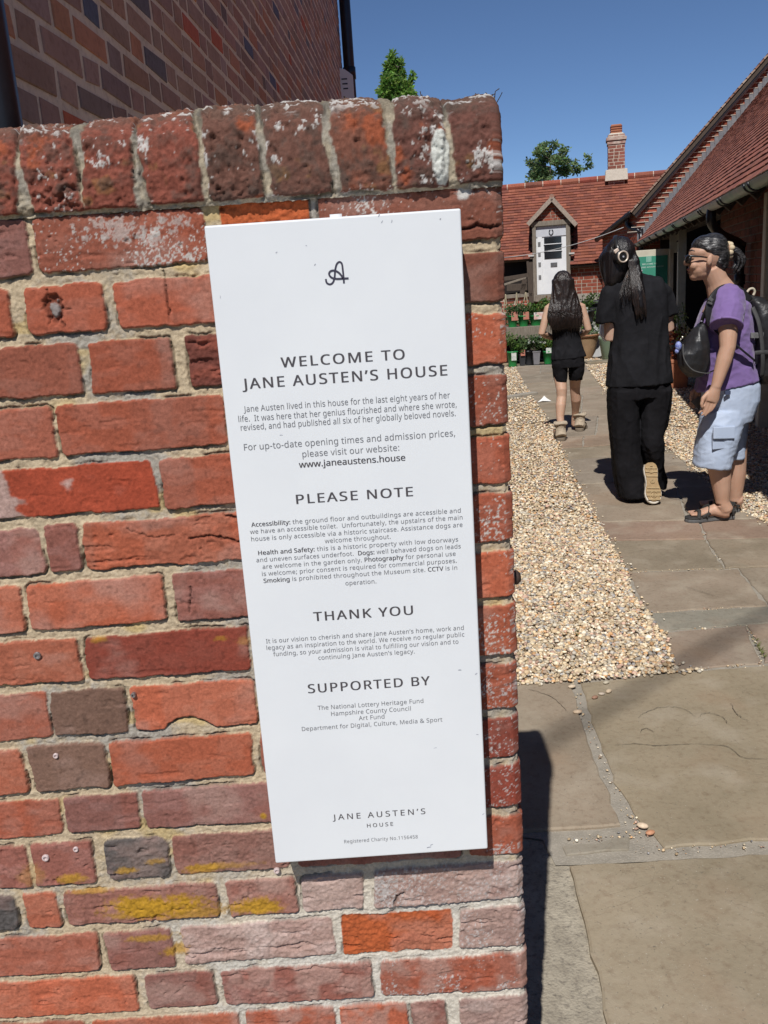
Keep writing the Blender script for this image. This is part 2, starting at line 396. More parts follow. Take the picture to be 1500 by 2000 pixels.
for (px, py, ax, ay) in [(905, 372, .0115, .0105), (238, 450, .034, .012), (165, 468, .016, .008), (335, 435, .018, .011), (300, 470, .015, .008)]:
    cx, cz = at_px(px, py); d = np.hypot((UU - cx) / ax, (ZZ - cz) / ay)
    k_ = .25 if ax < .0119 else .8
    t = sstep(1.1, .7, d + k_ * w1 + k_ * 1.5 * w3 + (k_ > .5) * (1.1 * n3 + 1.2 * n2 + .2)) * (.9 if k_ < .5 else .45)
    C_ = C_ * (1 - t[..., None]) + np.array((.58, .57, .53)) * (1 + .15 * n3)[..., None] * t[..., None]; Hh += .0004 * t
C_ = np.clip(C_, .01, .85)
fade = sstep(0, .004, np.abs(UU - X1 - .0))        # keep displacement gentle on the very arris
Hh = np.clip(Hh, -.012, .012)
ddc = np.clip(1 - np.abs(UU - X1) / .011, 0, 1); Hh = Hh - .0035 * ddc ** 2 * (.6 + .8 * n1)
PX = BX[:, None] + NX[:, None] * Hh; PY = BY[:, None] + NY[:, None] * Hh
co = np.stack([PX, PY, ZZ], -1).reshape(-1, 3)
nu, nz_ = shp
I = np.arange(nu * nz_).reshape(nu, nz_)
qf = np.stack([I[:-1, :-1], I[1:, :-1], I[1:, 1:], I[:-1, 1:]], -1).reshape(-1, 4)
m_wall = mat('weathered_brick', attr=True, rough=.92, var=(.80, .78, .76), scale=260, bump=.35, bscale=900, bdist=.002, spec=.25, var2=(.72, .70, .68), scale2=700)
wall = thing('garden_wall', 'old red brick garden wall with lichen that carries the white welcome board', 'wall', (-.3, WY + DEP / 2, 0))
def keep(o, root):
    o.matrix_parent_inverse = Matrix.Translation(-Vector(root.location)) if root.rotation_euler.z == 0 else (Matrix.Translation(root.location) @ Matrix.Rotation(root.rotation_euler.z, 4, 'Z')).inverted()
    return o
keep(np_mesh('brickwork', co, qf, m_wall, wall, col=C_.reshape(-1, 3)), wall)

# --- coping: worn bricks on edge
prof = [(1.094, 1.556), (1.0885, 1.566), (1.0865, 1.590), (1.0880, 1.615), (1.0930, 1.634), (1.1035, 1.6485), (1.120, 1.6575), (1.145, 1.664), (1.180, 1.6685), (1.215, 1.670), (1.255, 1.668), (1.295, 1.660), (1.325, 1.642), (1.338, 1.615), (1.341, 1.585), (1.335, 1.556)]
pp = np.array(prof); seg = np.r_[0, np.cumsum(np.hypot(*np.diff(pp, axis=0).T))]
vs_ = np.concatenate([np.arange(0, .20, .0016), np.arange(.20, seg[-1], .006), [seg[-1]]])
def cr(s):                                           # smooth the profile
    k = np.ones(9) / 9
    fine = np.linspace(0, seg[-1], 400); y = np.interp(fine, seg, pp[:, 0]); z = np.interp(fine, seg, pp[:, 1])
    ys2 = np.convolve(np.pad(y, 4, 'edge'), k, 'valid'); zs2 = np.convolve(np.pad(z, 4, 'edge'), k, 'valid')
    return np.interp(s, fine, ys2), np.interp(s, fine, zs2)
cy, cz_ = cr(vs_)
ty = np.gradient(cy, vs_); tz = np.gradient(cz_, vs_); nl = np.hypot(ty, tz); cny = -tz / nl; cnz = ty / nl
XE = .1565
cu = np.concatenate([np.arange(-1.55, -.72, .012), np.arange(-.72, XE, .0016), [XE]])
endt = np.array([.25, .5, .75, 1.0])
UU, VV = np.meshgrid(cu, vs_, indexing='ij'); shp = UU.shape
w1 = fbm(UU * 30, VV * 30, 3, 41); w3 = fbm(UU * 150, VV * 150, 3, 42); n1 = fbm(UU * 45, VV * 45, 4, 43); n2 = fbm(UU * 170, VV * 170, 3, 44); n3 = fbm(UU * 420, VV * 420, 2, 45)
topm = sstep(.070, .100, VV)
Hh = -.0032 + .0030 * topm + .0020 * n1 + .0018 * n2 + .0012 * n3
C_ = np.array((.40, .34, .245)) * np.ones(shp + (3,)); a = sstep(-.1, .4, n1)[..., None]; C_ = C_ * (1 - a) + np.array((.30, .27, .22)) * a; C_ *= (1 - .45 * topm)[..., None]; C_ *= (1 + .25 * n3)[..., None]
cj = [px2X(p, 1.60) for p in (45, 161, 276, 399, 517, 646, 765, 877)] + [.30]
x = cj[0] - .078; pre = []
while x > -1.6: pre.insert(0, x); x -= .078
cj = pre + cj
pal = {}
for q in range(len(cj) - 1):
    xl, xr = cj[q], cj[q + 1]
    if xr > .2: xr = .30
    i0, i1 = np.searchsorted(cu, (xl - .015, min(xr, .2) + .015)); S = slice(i0, i1)
    if i1 - i0 < 2: continue
    sd_ = rnd.randint(0, 9999); u = UU[S] + .0042 * w1[S] + .0026 * w3[S] + rnd.uniform(-.10, .10) * (VV[S] - .06)
    g = rnd.uniform(.0028, .0048)
    sd = np.minimum(np.abs(u - (xl + xr) / 2) * -1 + (xr - xl) / 2 - g, VV[S] - .006 - .003 * w1[S] - .002 * w3[S])
    sd = np.minimum(sd, seg[-1] - .006 - VV[S])
    ru = fbm(UU[S] * 26, VV[S] * 40, 5, sd_, .6); rf = fbm(UU[S] * 160, VV[S] * 160, 4, sd_ + 1, .6)
    rg = 1.0 if q % 3 else 1.5
    top = rnd.uniform(-.001, .002) + .0030 * rg * ru + .0026 * rg * rf + .0009 * n3[S] * rg + .0008 * n2[S] * rg - .0036 * sstep(.3, .6, fbm(UU[S] * 60, VV[S] * 60, 3, sd_ + 2)) * rg
    top = top - .006 * sstep(.075, .13, VV[S]) * 0
    mask = sstep(-.0005, .0015, sd); edge = sstep(0, .005, sd)
    crev = sstep(-.004, -.001, sd) * (1 - mask) * sstep(.0, .4, fbm(UU[S] * 20, VV[S] * 20, 2, sd_ + 3))
    Hh[S] = Hh[S] * (1 - mask) + (-.0015 * (1 - edge) + top * edge) * mask - .0045 * crev
    xm = (xl + min(xr, .17)) / 2
    base = np.array((.225, .068, .045)) if xm < -.20 else (np.array((.145, .066, .047)) if xm < -.04 or xm > .03 else np.array((.185, .073, .047)))
    if xm > .02: base = np.array((.14, .058, .043))
    drk = np.array((.070, .045, .035))
    t = (sstep(-.05, .45, ru + .35 * rf) * (.75 if xm > -.2 else .55))[..., None]
    col = base * (1 - t) + drk * t
    org = sstep(.22, .5, fbm(UU[S] * 24, VV[S] * 24, 4, sd_ + 5, .6))[..., None] * .8; col = col * (1 - org) + np.array((.30, .075, .030)) * org
    och = sstep(.34, .55, fbm(UU[S] * 30, VV[S] * 30, 4, sd_ + 12, .6))[..., None] * .5; col = col * (1 - och) + np.array((.20, .11, .035)) * och
    topd = sstep(.080, .115, VV[S])[..., None]; col = col * (1 - .55 * topd) + np.array((.115, .078, .058)) * .55 * topd    # algae and soot on the weathered top
    col = col * (1 + .34 * rf + .22 * n3[S])[..., None]; soot = sstep(.12, .5, fbm(UU[S] * 55, VV[S] * 55, 4, sd_ + 31, .6))[..., None] * .55; col = col * (1 - soot) + np.array((.085, .062, .050)) * soot
    la = .12 if xm < -.2 else .62 if xm < .02 else .9
    lich = sstep(.08, .26, fbm(UU[S] * 150, VV[S] * 150, 5, sd_ + 7, .65) + .62 * fbm(UU[S] * 20, VV[S] * 26, 2, sd_ + 8) - .47 + .26 * la)
    lich = np.maximum(lich, (sstep(.26, .40, fbm(UU[S] * 40, VV[S] * 100, 4, sd_ + 9, .55) - .16 + .14 * la)) * topd[..., 0])
    lc = np.array((.55, .53, .50)) * (1 + .18 * n3[S])[..., None]
    col = col * (1 - .88 * lich[..., None]) + lc * .88 * lich[..., None]; Hh[S] += .0009 * lich * mask
    C_[S] = C_[S] * (1 - mask[..., None]) + col * mask[..., None]; C_[S] *= (1 - .5 * crev)[..., None]  # joint crevices: shade multiplied into the colour as well
# one thick white crust on the ninth brick
cx = px2X(858, 1.60); d = np.hypot((UU - cx) / .011, (VV - .040) / .028) + .12 * w3 + .18 * w1
t = sstep(1.1, .95, d); C_ = C_ * (1 - t[..., None]) + np.array((.56, .57, .52)) * (1 + .2 * n3)[..., None] * t[..., None]; Hh += .0030 * t + .0012 * n2 * t
C_ = np.clip(C_, .012, .8)
# long slow unevenness of the row
wav = .004 * vnoise(UU * 9, VV * 0 + 3.3, 77) + .003 * vnoise(UU * 26, VV * 0 + 1.3, 78)
rise = .012 * sstep(-.50, -.08, UU) * (1 - .9 * sstep(.03, .10, UU))
Pz = cz_[None, :] + cnz[None, :] * Hh + (wav + rise) * sstep(.02, .09, VV) * sstep(seg[-1], seg[-1] - .1, VV)
Py = cy[None, :] + cny[None, :] * Hh
Px = UU.copy()
# rounded end
PXs, PYs, PZs, CCs = [Px], [Py], [Pz], [C_]
for t in endt:
    sc_ = 1 - .10 * t ** 2; dx = .012 * math.sin(t * math.pi / 2)
    PXs.append(Px[-1:] + dx + .002 * n2[-1:] * t); PYs.append(1.214 + (Py[-1:] - 1.214) * sc_); PZs.append(1.56 + (Pz[-1:] - 1.56) * (1 - .10 * t ** 2)); CCs.append(C_[-1:])
PYs.append(np.full_like(Py[-1:], 1.214)); PXs.append(np.full_like(Px[-1:], XE + .013)); PZs.append(np.full_like(Pz[-1:], 1.60)); CCs.append(C_[-1:])
Px, Py, Pz, C_ = (np.concatenate(q, 0) for q in (PXs, PYs, PZs, CCs))
shp = Px.shape; I = np.arange(shp[0] * shp[1]).reshape(shp)
qf = np.stack([I[:-1, :-1], I[1:, :-1], I[1:, 1:], I[:-1, 1:]], -1).reshape(-1, 4)
keep(np_mesh('coping', np.stack([Px, Py, Pz], -1).reshape(-1, 3), qf, m_wall, wall, col=C_.reshape(-1, 3)), wall)
mbk = MB(); mbk.box((-.69, 1.2165, 1.55), (1.69, .20, .03)); keep(mbk.build('mortar_bed', mat('bed_mortar', (.33, .28, .2), .95, var=(.2, .18, .15), scale=60, bump=.5), wall), wall)
# wall plugs and screws left in the brick
m_zinc = mat('dull_zinc', (.42, .40, .40), .45, var=(.22, .2, .2), scale=300, metal=.8)
m_plug = mat('pale_plastic_plug', (.62, .52, .50), .6, var=(.4, .3, .28), scale=400)
for (px, py, r, mm, lb, ct) in [(75, 1278, .0052, m_zinc, 'grey screw head in the orange brick under the long rough one', 'screw'), (111, 1473, .0038, m_plug, 'small pale plug in a grey brown brick, lone one below the chipped brick row', 'wall plug'),
                                (150, 1655, .0040, m_plug, 'pale plug at the upper right of the purple brick with yellow lichen', 'wall plug'), (91, 1672, .0052, m_plug, 'larger pale double plug low in the purple brick with yellow lichen', 'wall plug'),
                                (541, 1697, .0045, m_plug, 'pale plug just under the lower left corner of the white board', 'wall plug'), (262, 1355, .0035, m_zinc, 'tiny dark screw at the top left of the chipped orange brick', 'screw')]:
    x, z = at_px(px, py); q = MB()
    prf = [(0, -.006), (r, -.006), (r, .0010), (r * .85, .0022), (r * .5, .0022), (r * .42, .0002), (0, .0)]
    R = Matrix.Rotation(math.pi / 2, 3, 'X')
    q.lathe(prf, n=16, cap=False); q.v = [tuple(R @ Vector(v)) for v in q.v]
    o = q.build('screw' if ct == 'screw' else 'wall_plug', mm, None, smooth=False); o.location = (x, WY - .004, z); tag(o, lb, ct, 'screws and plugs left in the wall')

q = MB(); kb = V(1003, 1128, WY + .05); q.tube([(-.006, 0, 0), (.006, 0, 0), (.011, 0, 0), (.016, 0, 0)], [.006, .010, .0105, .006], 14)
o = q.build('gate_bolt', mat('rusty_black_iron', (.03, .02, .018), .7, var=(.06, .03, .02), scale=200), smooth=True); o.location = (X1 + .001, kb.y, kb.z)
tag(o, 'round black iron bolt head on the end of the garden wall', 'bolt')
# ------------------------------------------------------------------ the white welcome board
SY = 1.034                                             # front face
TL, TR_, BRc, BL = (V(398, 440, SY), V(900, 408, SY), V(953, 1660, SY), V(538, 1685, SY))
sx0, sx1 = (TL.x + BL.x) / 2, (TR_.x + BRc.x) / 2; sz1, sz0 = (TL.z + TR_.z) / 2, (BL.z + BRc.z) / 2
m_white = mat('white_enamel', (.70, .715, .72), .38, var=(.665, .68, .69), scale=5, bump=.02, bscale=12, spec=.4)
m_ink = mat('dark_grey_print', (.055, .050, .056), .5, var=(.075, .066, .07), scale=90)
m_ink2 = mat('grey_print', (.135, .135, .145), .5, var=(.17, .17, .18), scale=120)
m_navy = mat('navy_print', (.030, .026, .050), .5, var=(.045, .04, .06), scale=90)
sign = thing('welcome_sign', 'tall white metal welcome board with dark text fixed to the brick garden wall', 'sign', ((sx0 + sx1) / 2, SY, sz0))
q = MB()
bm = bmesh.new()
bmesh.ops.create_cube(bm, size=1)
for v in bm.verts: v.co = Vector(((sx1 - sx0) * v.co.x, .062 * v.co.y, (sz1 - sz0) * v.co.z))
bmesh.ops.bevel(bm, geom=bm.edges[:], offset=.0022, segments=3, affect='EDGES', profile=.5)
me = bpy.data.meshes.new('panel'); bm.to_mesh(me); bm.free(); me.materials.append(m_white)
for p_ in me.polygons: p_.use_smooth = False
o = link(bpy.data.objects.new('panel', me), sign); o.location = (0, .031, (sz1 - sz0) / 2)
q.tube([(-.004, .036, sz1 - sz0 + .001), (.010, .036, sz1 - sz0 + .001)], .005, 12); q.build('fixing_lug', m_white, sign, smooth=True)
FONT = None
try: FONT = bpy.data.fonts.load(os.path.join(bpy.utils.resource_path('LOCAL'), 'datafiles', 'fonts', 'NotoSansHebrew-Regular.woff2'))
except Exception: FONT = None
def text_mesh(body, bold=0.0, space=1.0):
    cu_ = bpy.data.curves.new('t', 'FONT'); cu_.body = body; cu_.size = 10.0; cu_.resolution_u = 4; cu_.space_character = space; cu_.offset = 0; cu_.fill_mode = 'FRONT'
    if FONT: cu_.font = FONT
    ob = bpy.data.objects.new('t', cu_); SC.collection.objects.link(ob)
    bpy.context.view_layer.update(); dg = bpy.context.evaluated_depsgraph_get()
    me_ = bpy.data.meshes.new_from_object(ob.evaluated_get(dg))
    n = len(me_.vertices); co_ = np.zeros(n * 3, dtype=np.float32); me_.vertices.foreach_get('co', co_); co_ = co_.reshape(-1, 3) / 10.0
    fs_ = [tuple(p.vertices) for p in me_.polygons]
    bpy.data.objects.remove(ob); bpy.data.curves.remove(cu_); bpy.data.meshes.remove(me_)
    return co_, fs_
def place_text(mb, runs, a, b, Y, cap=None, org=None, xdir=None):
    """runs of (text, bold, spacing) set between two points of the board; a, b world points on the baseline"""
    a, b = Vector(a), Vector(b); x = 0; parts = []
    for body, bold, spc in runs:
        # advance measured with a sentinel so spaces count
        c1, f1 = text_mesh(body, bold, spc); c2, _ = text_mesh(body + 'l', bold, spc); c0, _ = text_mesh('l', bold, spc)
        adv = c2[:, 0].max() - c0[:, 0].max()
        for k, sh in enumerate((0,) if bold <= 0 else (-bold, 0, bold)): parts.append((c1 + np.array((x + sh, 0, 0)), f1, bold, k))
        x += adv
    allc = np.concatenate([p[0] for p in parts]); x0, x1 = allc[:, 0].min(), allc[:, 0].max()
    s = (b - a).length / (x1 - x0); d = (b - a).normalized()
    sy_ = s if cap is None else cap / .714
    up = Vector((0, 0, 1)) - d * d.z; up.normalize()
    for c, f, bold, k in parts:
        mb.m = 1 if bold > .0 and mb.two else 0
        mb.add([a + d * float(v[0] - x0) * s + up * (float(v[1]) * sy_ + (0, .0001, 0)[k] * 0) + Vector((0, -.00004 * k, 0)) for v in c], f)
def board_text(name, lines, mats, inv):
    mb = MB(); mb.two = isinstance(mats, list)
    for runs, pa, pb, cap in lines:
        A_, B_ = V(*pa, SY - .0004), V(*pb, SY - .0004)
        zc = (A_.z + B_.z) / 2; A_.z = B_.z = zc
        capw = None
        if cap: capw = (V(pa[0], pa[1] - cap, SY).z - V(*pa, SY).z)
        place_text(mb, runs, A_, B_, SY, capw)
    mb.v = [(x - sign.location.x, y - sign.location.y, z - sign.location.z) for x, y, z in mb.v]
    o_ = mb.build(name, mats, sign, fixn=False); return o_
BO = .016; RG = .0; B2 = .020; NS = 1.02
T_ = lambda s, b=.0, sp_=1.02: [(s, b, sp_)]
board_text('heading', [(T_('WELCOME TO', .014, 1.18), (549, 717), (791, 702), 24.5), (T_('JANE AUSTEN’S HOUSE', .014, 1.16), (473.5, 760), (874, 733), 25.5)], m_ink, None)
board_text('intro_text', [(T_('Jane Austen lived in this house for the last eight years of her'), (476, 804), (879, 778), 14.6), (T_('life.  It was here that her genius flourished and where she wrote,'), (466, 823), (892, 796.5), 14.6),
                          (T_('revised, and had published all six of her globally beloved novels.'), (470.5, 840.5), (890, 813), 14.6), (T_('For up-to-date opening times and admission prices,'), (477, 879), (889, 852.5), 15.6), (T_('please visit our website:'), (591, 893), (780, 880), 15.2),
                          (T_('www.janeaustens.house', .014, 1.0), (584, 913), (792, 900), 15.2)], [m_ink2, m_ink], None)
board_text('heading', [(T_('PLEASE NOTE', .014, 1.16), (579, 984), (807, 969), 22.5)], m_ink, None)
bb = lambda s: (s, .013, 1.02)
rg = lambda s: (s, .0, 1.04)
board_text('notice_text', [([bb('Accessibility: '), rg('the ground floor and outbuildings are accessible and')], (491, 1029), (900, 1001), 10.6), ([rg('we have an accessible toilet.  Unfortunately, the upstairs of the main')], (488.5, 1043), (903.5, 1014.5), 10.6),
                           ([rg('house is only accessible via a historic staircase. Assistance dogs are')], (491, 1057), (903.5, 1029), 10.6), ([rg('welcome throughout.')], (634.5, 1061), (763, 1052), 10.6),
                           ([bb('Health and Safety: '), rg('this is a historic property with low doorways')], (504.5, 1083.5), (895, 1058), 10.4), ([rg('and uneven surfaces underfoot.  '), bb('Dogs: '), rg('well behaved dogs on leads')], (501, 1098), (900, 1071), 10.4),
                           ([rg('are welcome in the garden only. '), bb('Photography '), rg('for personal use')], (513, 1111.5), (890, 1085), 10.4), ([rg('is welcome; prior consent is required for commercial purposes.')], (512, 1125), (892, 1099), 10.4),
                           ([bb('Smoking '), rg('is prohibited throughout the Museum site. '), bb('CCTV '), rg('is in')], (515, 1139), (893, 1112), 10.2), ([rg('operation.')], (675, 1143.5), (735, 1139), 10.2)], [m_ink2, m_ink], None)
board_text('heading', [(T_('THANK YOU', .014, 1.16), (612.6, 1213.5), (807, 1200), 22.0)], m_ink, None)
board_text('thanks_text', [([rg('It is our vision to cherish and share Jane Austen’s home, work and')], (520, 1256.5), (906, 1230), 10.4), ([rg('legacy as an inspiration to the world. We receive no regular public')], (521, 1270), (907, 1242.6), 10.4),
                           ([rg('funding, so your admission is vital to fulfilling our vision and to')], (534, 1281), (895.5, 1258), 10.4), ([rg('continuing Jane Austen’s legacy.')], (622, 1288), (810, 1277), 10.2)], [m_ink2, m_ink], None)
board_text('heading', [(T_('SUPPORTED BY', .014, 1.16), (602, 1354), (840, 1337.6), 21.5)], m_ink, None)
board_text('supporters_text', [([rg('The National Lottery Heritage Fund')], (621, 1387), (827, 1372.5), 10.2), ([rg('Hampshire County Council')], (647, 1398), (802.5, 1388), 10.2), ([rg('Art Fund')], (701, 1406.7), (751, 1403.5), 10.2),
                               ([rg('Department for Digital, Culture, Media & Sport')], (590, 1428), (864, 1409), 10.0)], [m_ink2, m_ink], None)
board_text('wordmark', [(T_('JANE AUSTEN’S', .006, 1.34), (650, 1602), (831, 1589.6), 13.5), (T_('HOUSE', .006, 1.38), (717, 1616), (768, 1613), 9.0)], m_ink, None)
board_text('charity_text', [([('Registered Charity No.1156458', .0, 1.08)], (672.6, 1647), (816, 1637.5), 8.2)], [m_ink2, m_ink], None)
# emblem: a looping letter A
def zA(p): return V(400 + p[0] * .37333, 400 + p[1] * .37333, SY - .0004)
def smooth_pts(pts, n=6):
    P_ = [pts[0]] + pts + [pts[-1]]; out = []
    for i in range(1, len(P_) - 2):
        for k in range(n):
            t = k / n; a, b, c, d = (Vector(P_[i + j]) for j in (-1, 0, 1, 2))
            out.append(.5 * ((2 * b) + (c - a) * t + (2 * a - 5 * b + 4 * c - d) * t * t + (3 * b - a - 3 * c + d) * t ** 3))
    out.append(Vector(pts[-1])); return out
def ribbon(mb, pts, w, nrm):
    vs, fs = [], []
    for i, p in enumerate(pts):
        d = (pts[min(i + 1, len(pts) - 1)] - pts[max(i - 1, 0)]).normalized(); s = d.cross(nrm).normalized() * w
        vs += [p + s, p - s]
    for i in range(len(pts) - 1): fs.append((2 * i, 2 * i + 1, 2 * i + 3, 2 * i + 2))
    mb.add(vs, fs)
mb = MB()
for pth, dy in (([(633, 388), (638, 408), (655, 416), (671, 405), (679, 378), (682, 342), (690, 311), (704, 299), (717, 309), (722, 342), (726, 380), (728, 411)], 0), ([(752, 384), (718, 386), (690, 387), (664, 381), (650, 363), (658, 347), (680, 344), (702, 356), (718, 375), (724, 386)], .0002)):
    ribbon(mb, [Vector(p) + Vector((0, -dy, 0)) for p in smooth_pts([zA(p) for p in pth])], .00105, Vector((0, 1, 0)))
mb.v = [(x - sign.location.x, y - sign.location.y, z - sign.location.z) for x, y, z in mb.v]
mb.build('emblem', m_navy, sign, fixn=False)
# small chips and scuffs on the enamel
r_ = random.Random(3); m_scuff = mat('scuff_grey', (.20, .21, .25), .6, var=(.45, .46, .5), scale=300)
for (px, py, l, w) in [(615, 517, .0022, .0005), (740, 420, .004, .0004), (746, 433, .003, .0004), (765, 432, .003, .0005), (860, 428, .0013, .0007), (540, 493, .0022, .0005), (598, 480, .0015, .0004), (430, 580, .003, .0003), (549, 850, .0035, .0003), (898, 1309, .0040, .0006), (930, 1316, .0034, .0007), (850, 1461, .004, .0003), (944, 1590, .003, .0004), (838, 1655, .006, .0006), (843, 1650, .004, .0005), (932, 1435, .003, .0004)]:
    mb = MB(); p = V(px, py, SY - .0003); a = r_.uniform(-.6, .6) + (1.2 if py < 600 and l > .002 else .2)
    d = Vector((math.cos(a), 0, math.sin(a))); ribbon(mb, [p - d * l / 2, p + Vector((.0004, 0, .0003)), p + d * l / 2], w, Vector((0, 1, 0)))
    mb.v = [(x - sign.location.x, y - sign.location.y, z - sign.location.z) for x, y, z in mb.v]; mb.build('scuff', m_scuff, sign, fixn=False)
# ------------------------------------------------------------------ ground, flagged path, gravel
gr = random.Random(11); nr = np.random.RandomState(4)
m_soil = mat('soil', (.16, .13, .09), .95, var=(.10, .10, .05), scale=.5, bump=.4, bscale=20)
mb = MB(); mb.add([(-400, -400, -.040), (400, -400, -.040), (400, 600, -.040), (-400, 600, -.040)], [(0, 1, 2, 3)])
tag(mb.build('ground', m_soil), kind='structure')
m_conc = mat('old_concrete', (.40, .355, .275), .95, var=(.27, .235, .18), scale=14, bump=.6, bscale=160, var2=(.15, .13, .105), scale2=75, bdist=.006)
m_mort = mat('path_mortar', (.33, .295, .24), .95, var=(.24, .215, .175), scale=20, bump=.5, bscale=220, var2=(.40, .36, .30), scale2=160, bdist=.005)
m_slab = mat('riven_sandstone', attr=True, rough=.86, var=(.70, .70, .67), scale=1.7, var2=(.80, .75, .73), scale2=46, bump=.22, bscale=70, bdist=.006, spec=.3, detail=9)
def riven(m_):
    n = m_.node_tree; N = n.nodes; LK = n.links; b = N['Principled BSDF']
    tc = N.new('ShaderNodeTexCoord'); nz = N.new('ShaderNodeTexNoise'); nz.inputs['Scale'].default_value = 3.2; nz.inputs['Detail'].default_value = 9; nz.inputs['Distortion'].default_value = .6
    LK.new(tc.outputs['Object'], nz.inputs['Vector'])
    st = N.new('ShaderNodeMath'); st.operation = 'MULTIPLY'; st.inputs[1].default_value = 8; LK.new(nz.outputs[0], st.inputs[0])
    fr = N.new('ShaderNodeMath'); fr.operation = 'FLOOR'; LK.new(st.outputs[0], fr.inputs[0])
    old = b.inputs['Normal'].links[0].from_node
    bp = N.new('ShaderNodeBump'); bp.inputs['Strength'].default_value = .75; bp.inputs['Distance'].default_value = .0032
    LK.new(fr.outputs[0], bp.inputs['Height']); LK.new(old.outputs[0], bp.inputs['Normal']); LK.new(bp.outputs[0], b.inputs['Normal'])
    nf = N.new('ShaderNodeTexNoise'); nf.inputs['Scale'].default_value = 420; nf.inputs['Detail'].default_value = 3; LK.new(tc.outputs['Object'], nf.inputs['Vector'])
    b2 = N.new('ShaderNodeBump'); b2.inputs['Strength'].default_value = .35; b2.inputs['Distance'].default_value = .002
    LK.new(nf.outputs[0], b2.inputs['Height']); LK.new(bp.outputs[0], b2.inputs['Normal']); LK.new(b2.outputs[0], b.inputs['Normal'])
riven(m_slab)
def mottled(m_):                                   # pale worn blotches, iron stains and dark specks of the stone itself
    n = m_.node_tree; N = n.nodes; LK = n.links; b = N['Principled BSDF']; tc = N.new('ShaderNodeTexCoord'); cur = b.inputs['Base Color'].links[0].from_socket
    for colr, sc_, lo_, hi_, dt in (((.40, .345, .265), 5.5, .52, .74, 10), ((.30, .20, .125), 2.3, .56, .76, 6), ((.13, .115, .09), 130, .66, .74, 2), ((.47, .43, .36), 210, .68, .76, 2)):
        nz = N.new('ShaderNodeTexNoise'); nz.inputs['Scale'].default_value = sc_; nz.inputs['Detail'].default_value = dt; LK.new(tc.outputs['Object'], nz.inputs['Vector'])
        mr = N.new('ShaderNodeMapRange'); mr.inputs[1].default_value = lo_; mr.inputs[2].default_value = hi_; mr.inputs[4].default_value = .6; LK.new(nz.outputs[0], mr.inputs[0])
        mx = N.new('ShaderNodeMix'); mx.data_type = 'RGBA'; LK.new(mr.outputs[0], mx.inputs['Factor']); LK.new(cur, mx.inputs['A']); mx.inputs['B'].default_value = (*colr, 1); cur = mx.outputs['Result']
    LK.new(cur, b.inputs['Base Color'])
mottled(m_slab)
mb = MB(); mb.add([(-3, -2, -.012), (4.2, -2, -.012), (4.2, 2.86, -.012), (-3, 2.86, -.012)], [(0, 1, 2, 3)])
tag(mb.build('pavement_bed', m_conc), kind='structure')

LE = [(1320, 1310), (1293, 1237), (1284, 1231), (1265, 1197), (1236, 1164), (1223, 1117), (1188, 1056), (1166, 1020), (1128, 946), (1104, 898), (1082, 835), (1040, 775), (1024, 750), (1005, 714)]
RE = [(1900, 1300), (1750, 1150), (1620, 1070), (1510, 1026), (1452, 1000), (1400, 955), (1356, 916), (1294, 866), (1186, 770), (1140, 709)]
LEg = [G(*p).to_2d() for p in LE]; REg = [G(*p).to_2d() for p in RE]
def xline(pl, y):                                      # x of a polyline at distance y
    ys_ = [p.y for p in pl]; xs_ = [p.x for p in pl]
    return float(np.interp(y, ys_, xs_))
def seg_hit(a, b, pl):                                  # line a-b with a polyline
    d = b - a; best = None
    for p, q in zip(pl[:-1], pl[1:]):
        e = q - p; den = d.x * e.y - d.y * e.x
        if abs(den) < 1e-9: continue
        w = p - a; t = (w.x * e.y - w.y * e.x) / den; s = (w.x * d.y - w.y * d.x) / den
        if -1e-6 <= s <= 1 + 1e-6: best = a + d * t
    return best
JN = [((1320, 1310), (1495, 1295)), ((1284, 1233), (1452, 1220)), ((1265, 1197), (1500, 1182)), ((1223, 1117), (1441, 1109)), ((1188, 1056), (1380, 1053)), ((1166, 1020), (1348, 1016)), ((1128, 946), (1290, 939)),
      ((1104, 898), (1330, 884)), ((1088, 876), (1194, 869)), ((1080, 856), (1190, 848)), ((1054, 820), (1190, 811)), ((1036, 776), (1180, 768)), ((1030, 762), (1176, 754)), ((1024, 750), (1140, 742)), ((1016, 732), (1156, 726)), ((1006, 716), (1140, 710))]
SPL = {0: [(1458, 1222, 1493, 1294)], 2: [(1441, 1110, 1493, 1175)], 3: [(1379, 1054, 1414, 1107)], 4: [(1366, 1034, 1380, 1053), (1480, 1040, 1500, 1052)], 5: [(1292, 970, 1342, 1014)], 6: [(1215, 900, 1240, 944)], 7: [], 8: [(1130, 860, 1140, 874)], 9: [(1150, 826, 1163, 850)], 10: [(1120, 780, 1128, 812)], 11: [(1085, 760, 1088, 772)], 13: [(1075, 734, 1078, 746)], 14: [(1050, 716, 1055, 730)]}
slab_polys = []
J2 = []
for a, b in JN:
    A_, B_ = G(*a).to_2d(), G(*b).to_2d()
    l = seg_hit(A_, B_, LEg) or A_; r = seg_hit(A_, B_, REg) or B_
    if a == (1320, 1310): l = LEg[0]
    J2.append((l, r))
for i in range(len(J2) - 1):
    (l0, r0_), (l1, r1) = J2[i], J2[i + 1]
    fr = sorted(((G(s[0], s[1]).to_2d() - l1).length / (r1 - l1).length, (G(s[2], s[3]).to_2d() - l0).length / (r0_ - l0).length) for s in SPL.get(i, []))
    fr = [(0, 0)] + [f for f in fr if .1 < f[0] < .95 and .1 < f[1] < .95] + [(1, 1)]
    for (ta, tb), (tc_, td) in zip(fr[:-1], fr[1:]):
        slab_polys.append(([l0.lerp(r0_, tb), l0.lerp(r0_, td), l1.lerp(r1, tc_), l1.lerp(r1, ta)], i))
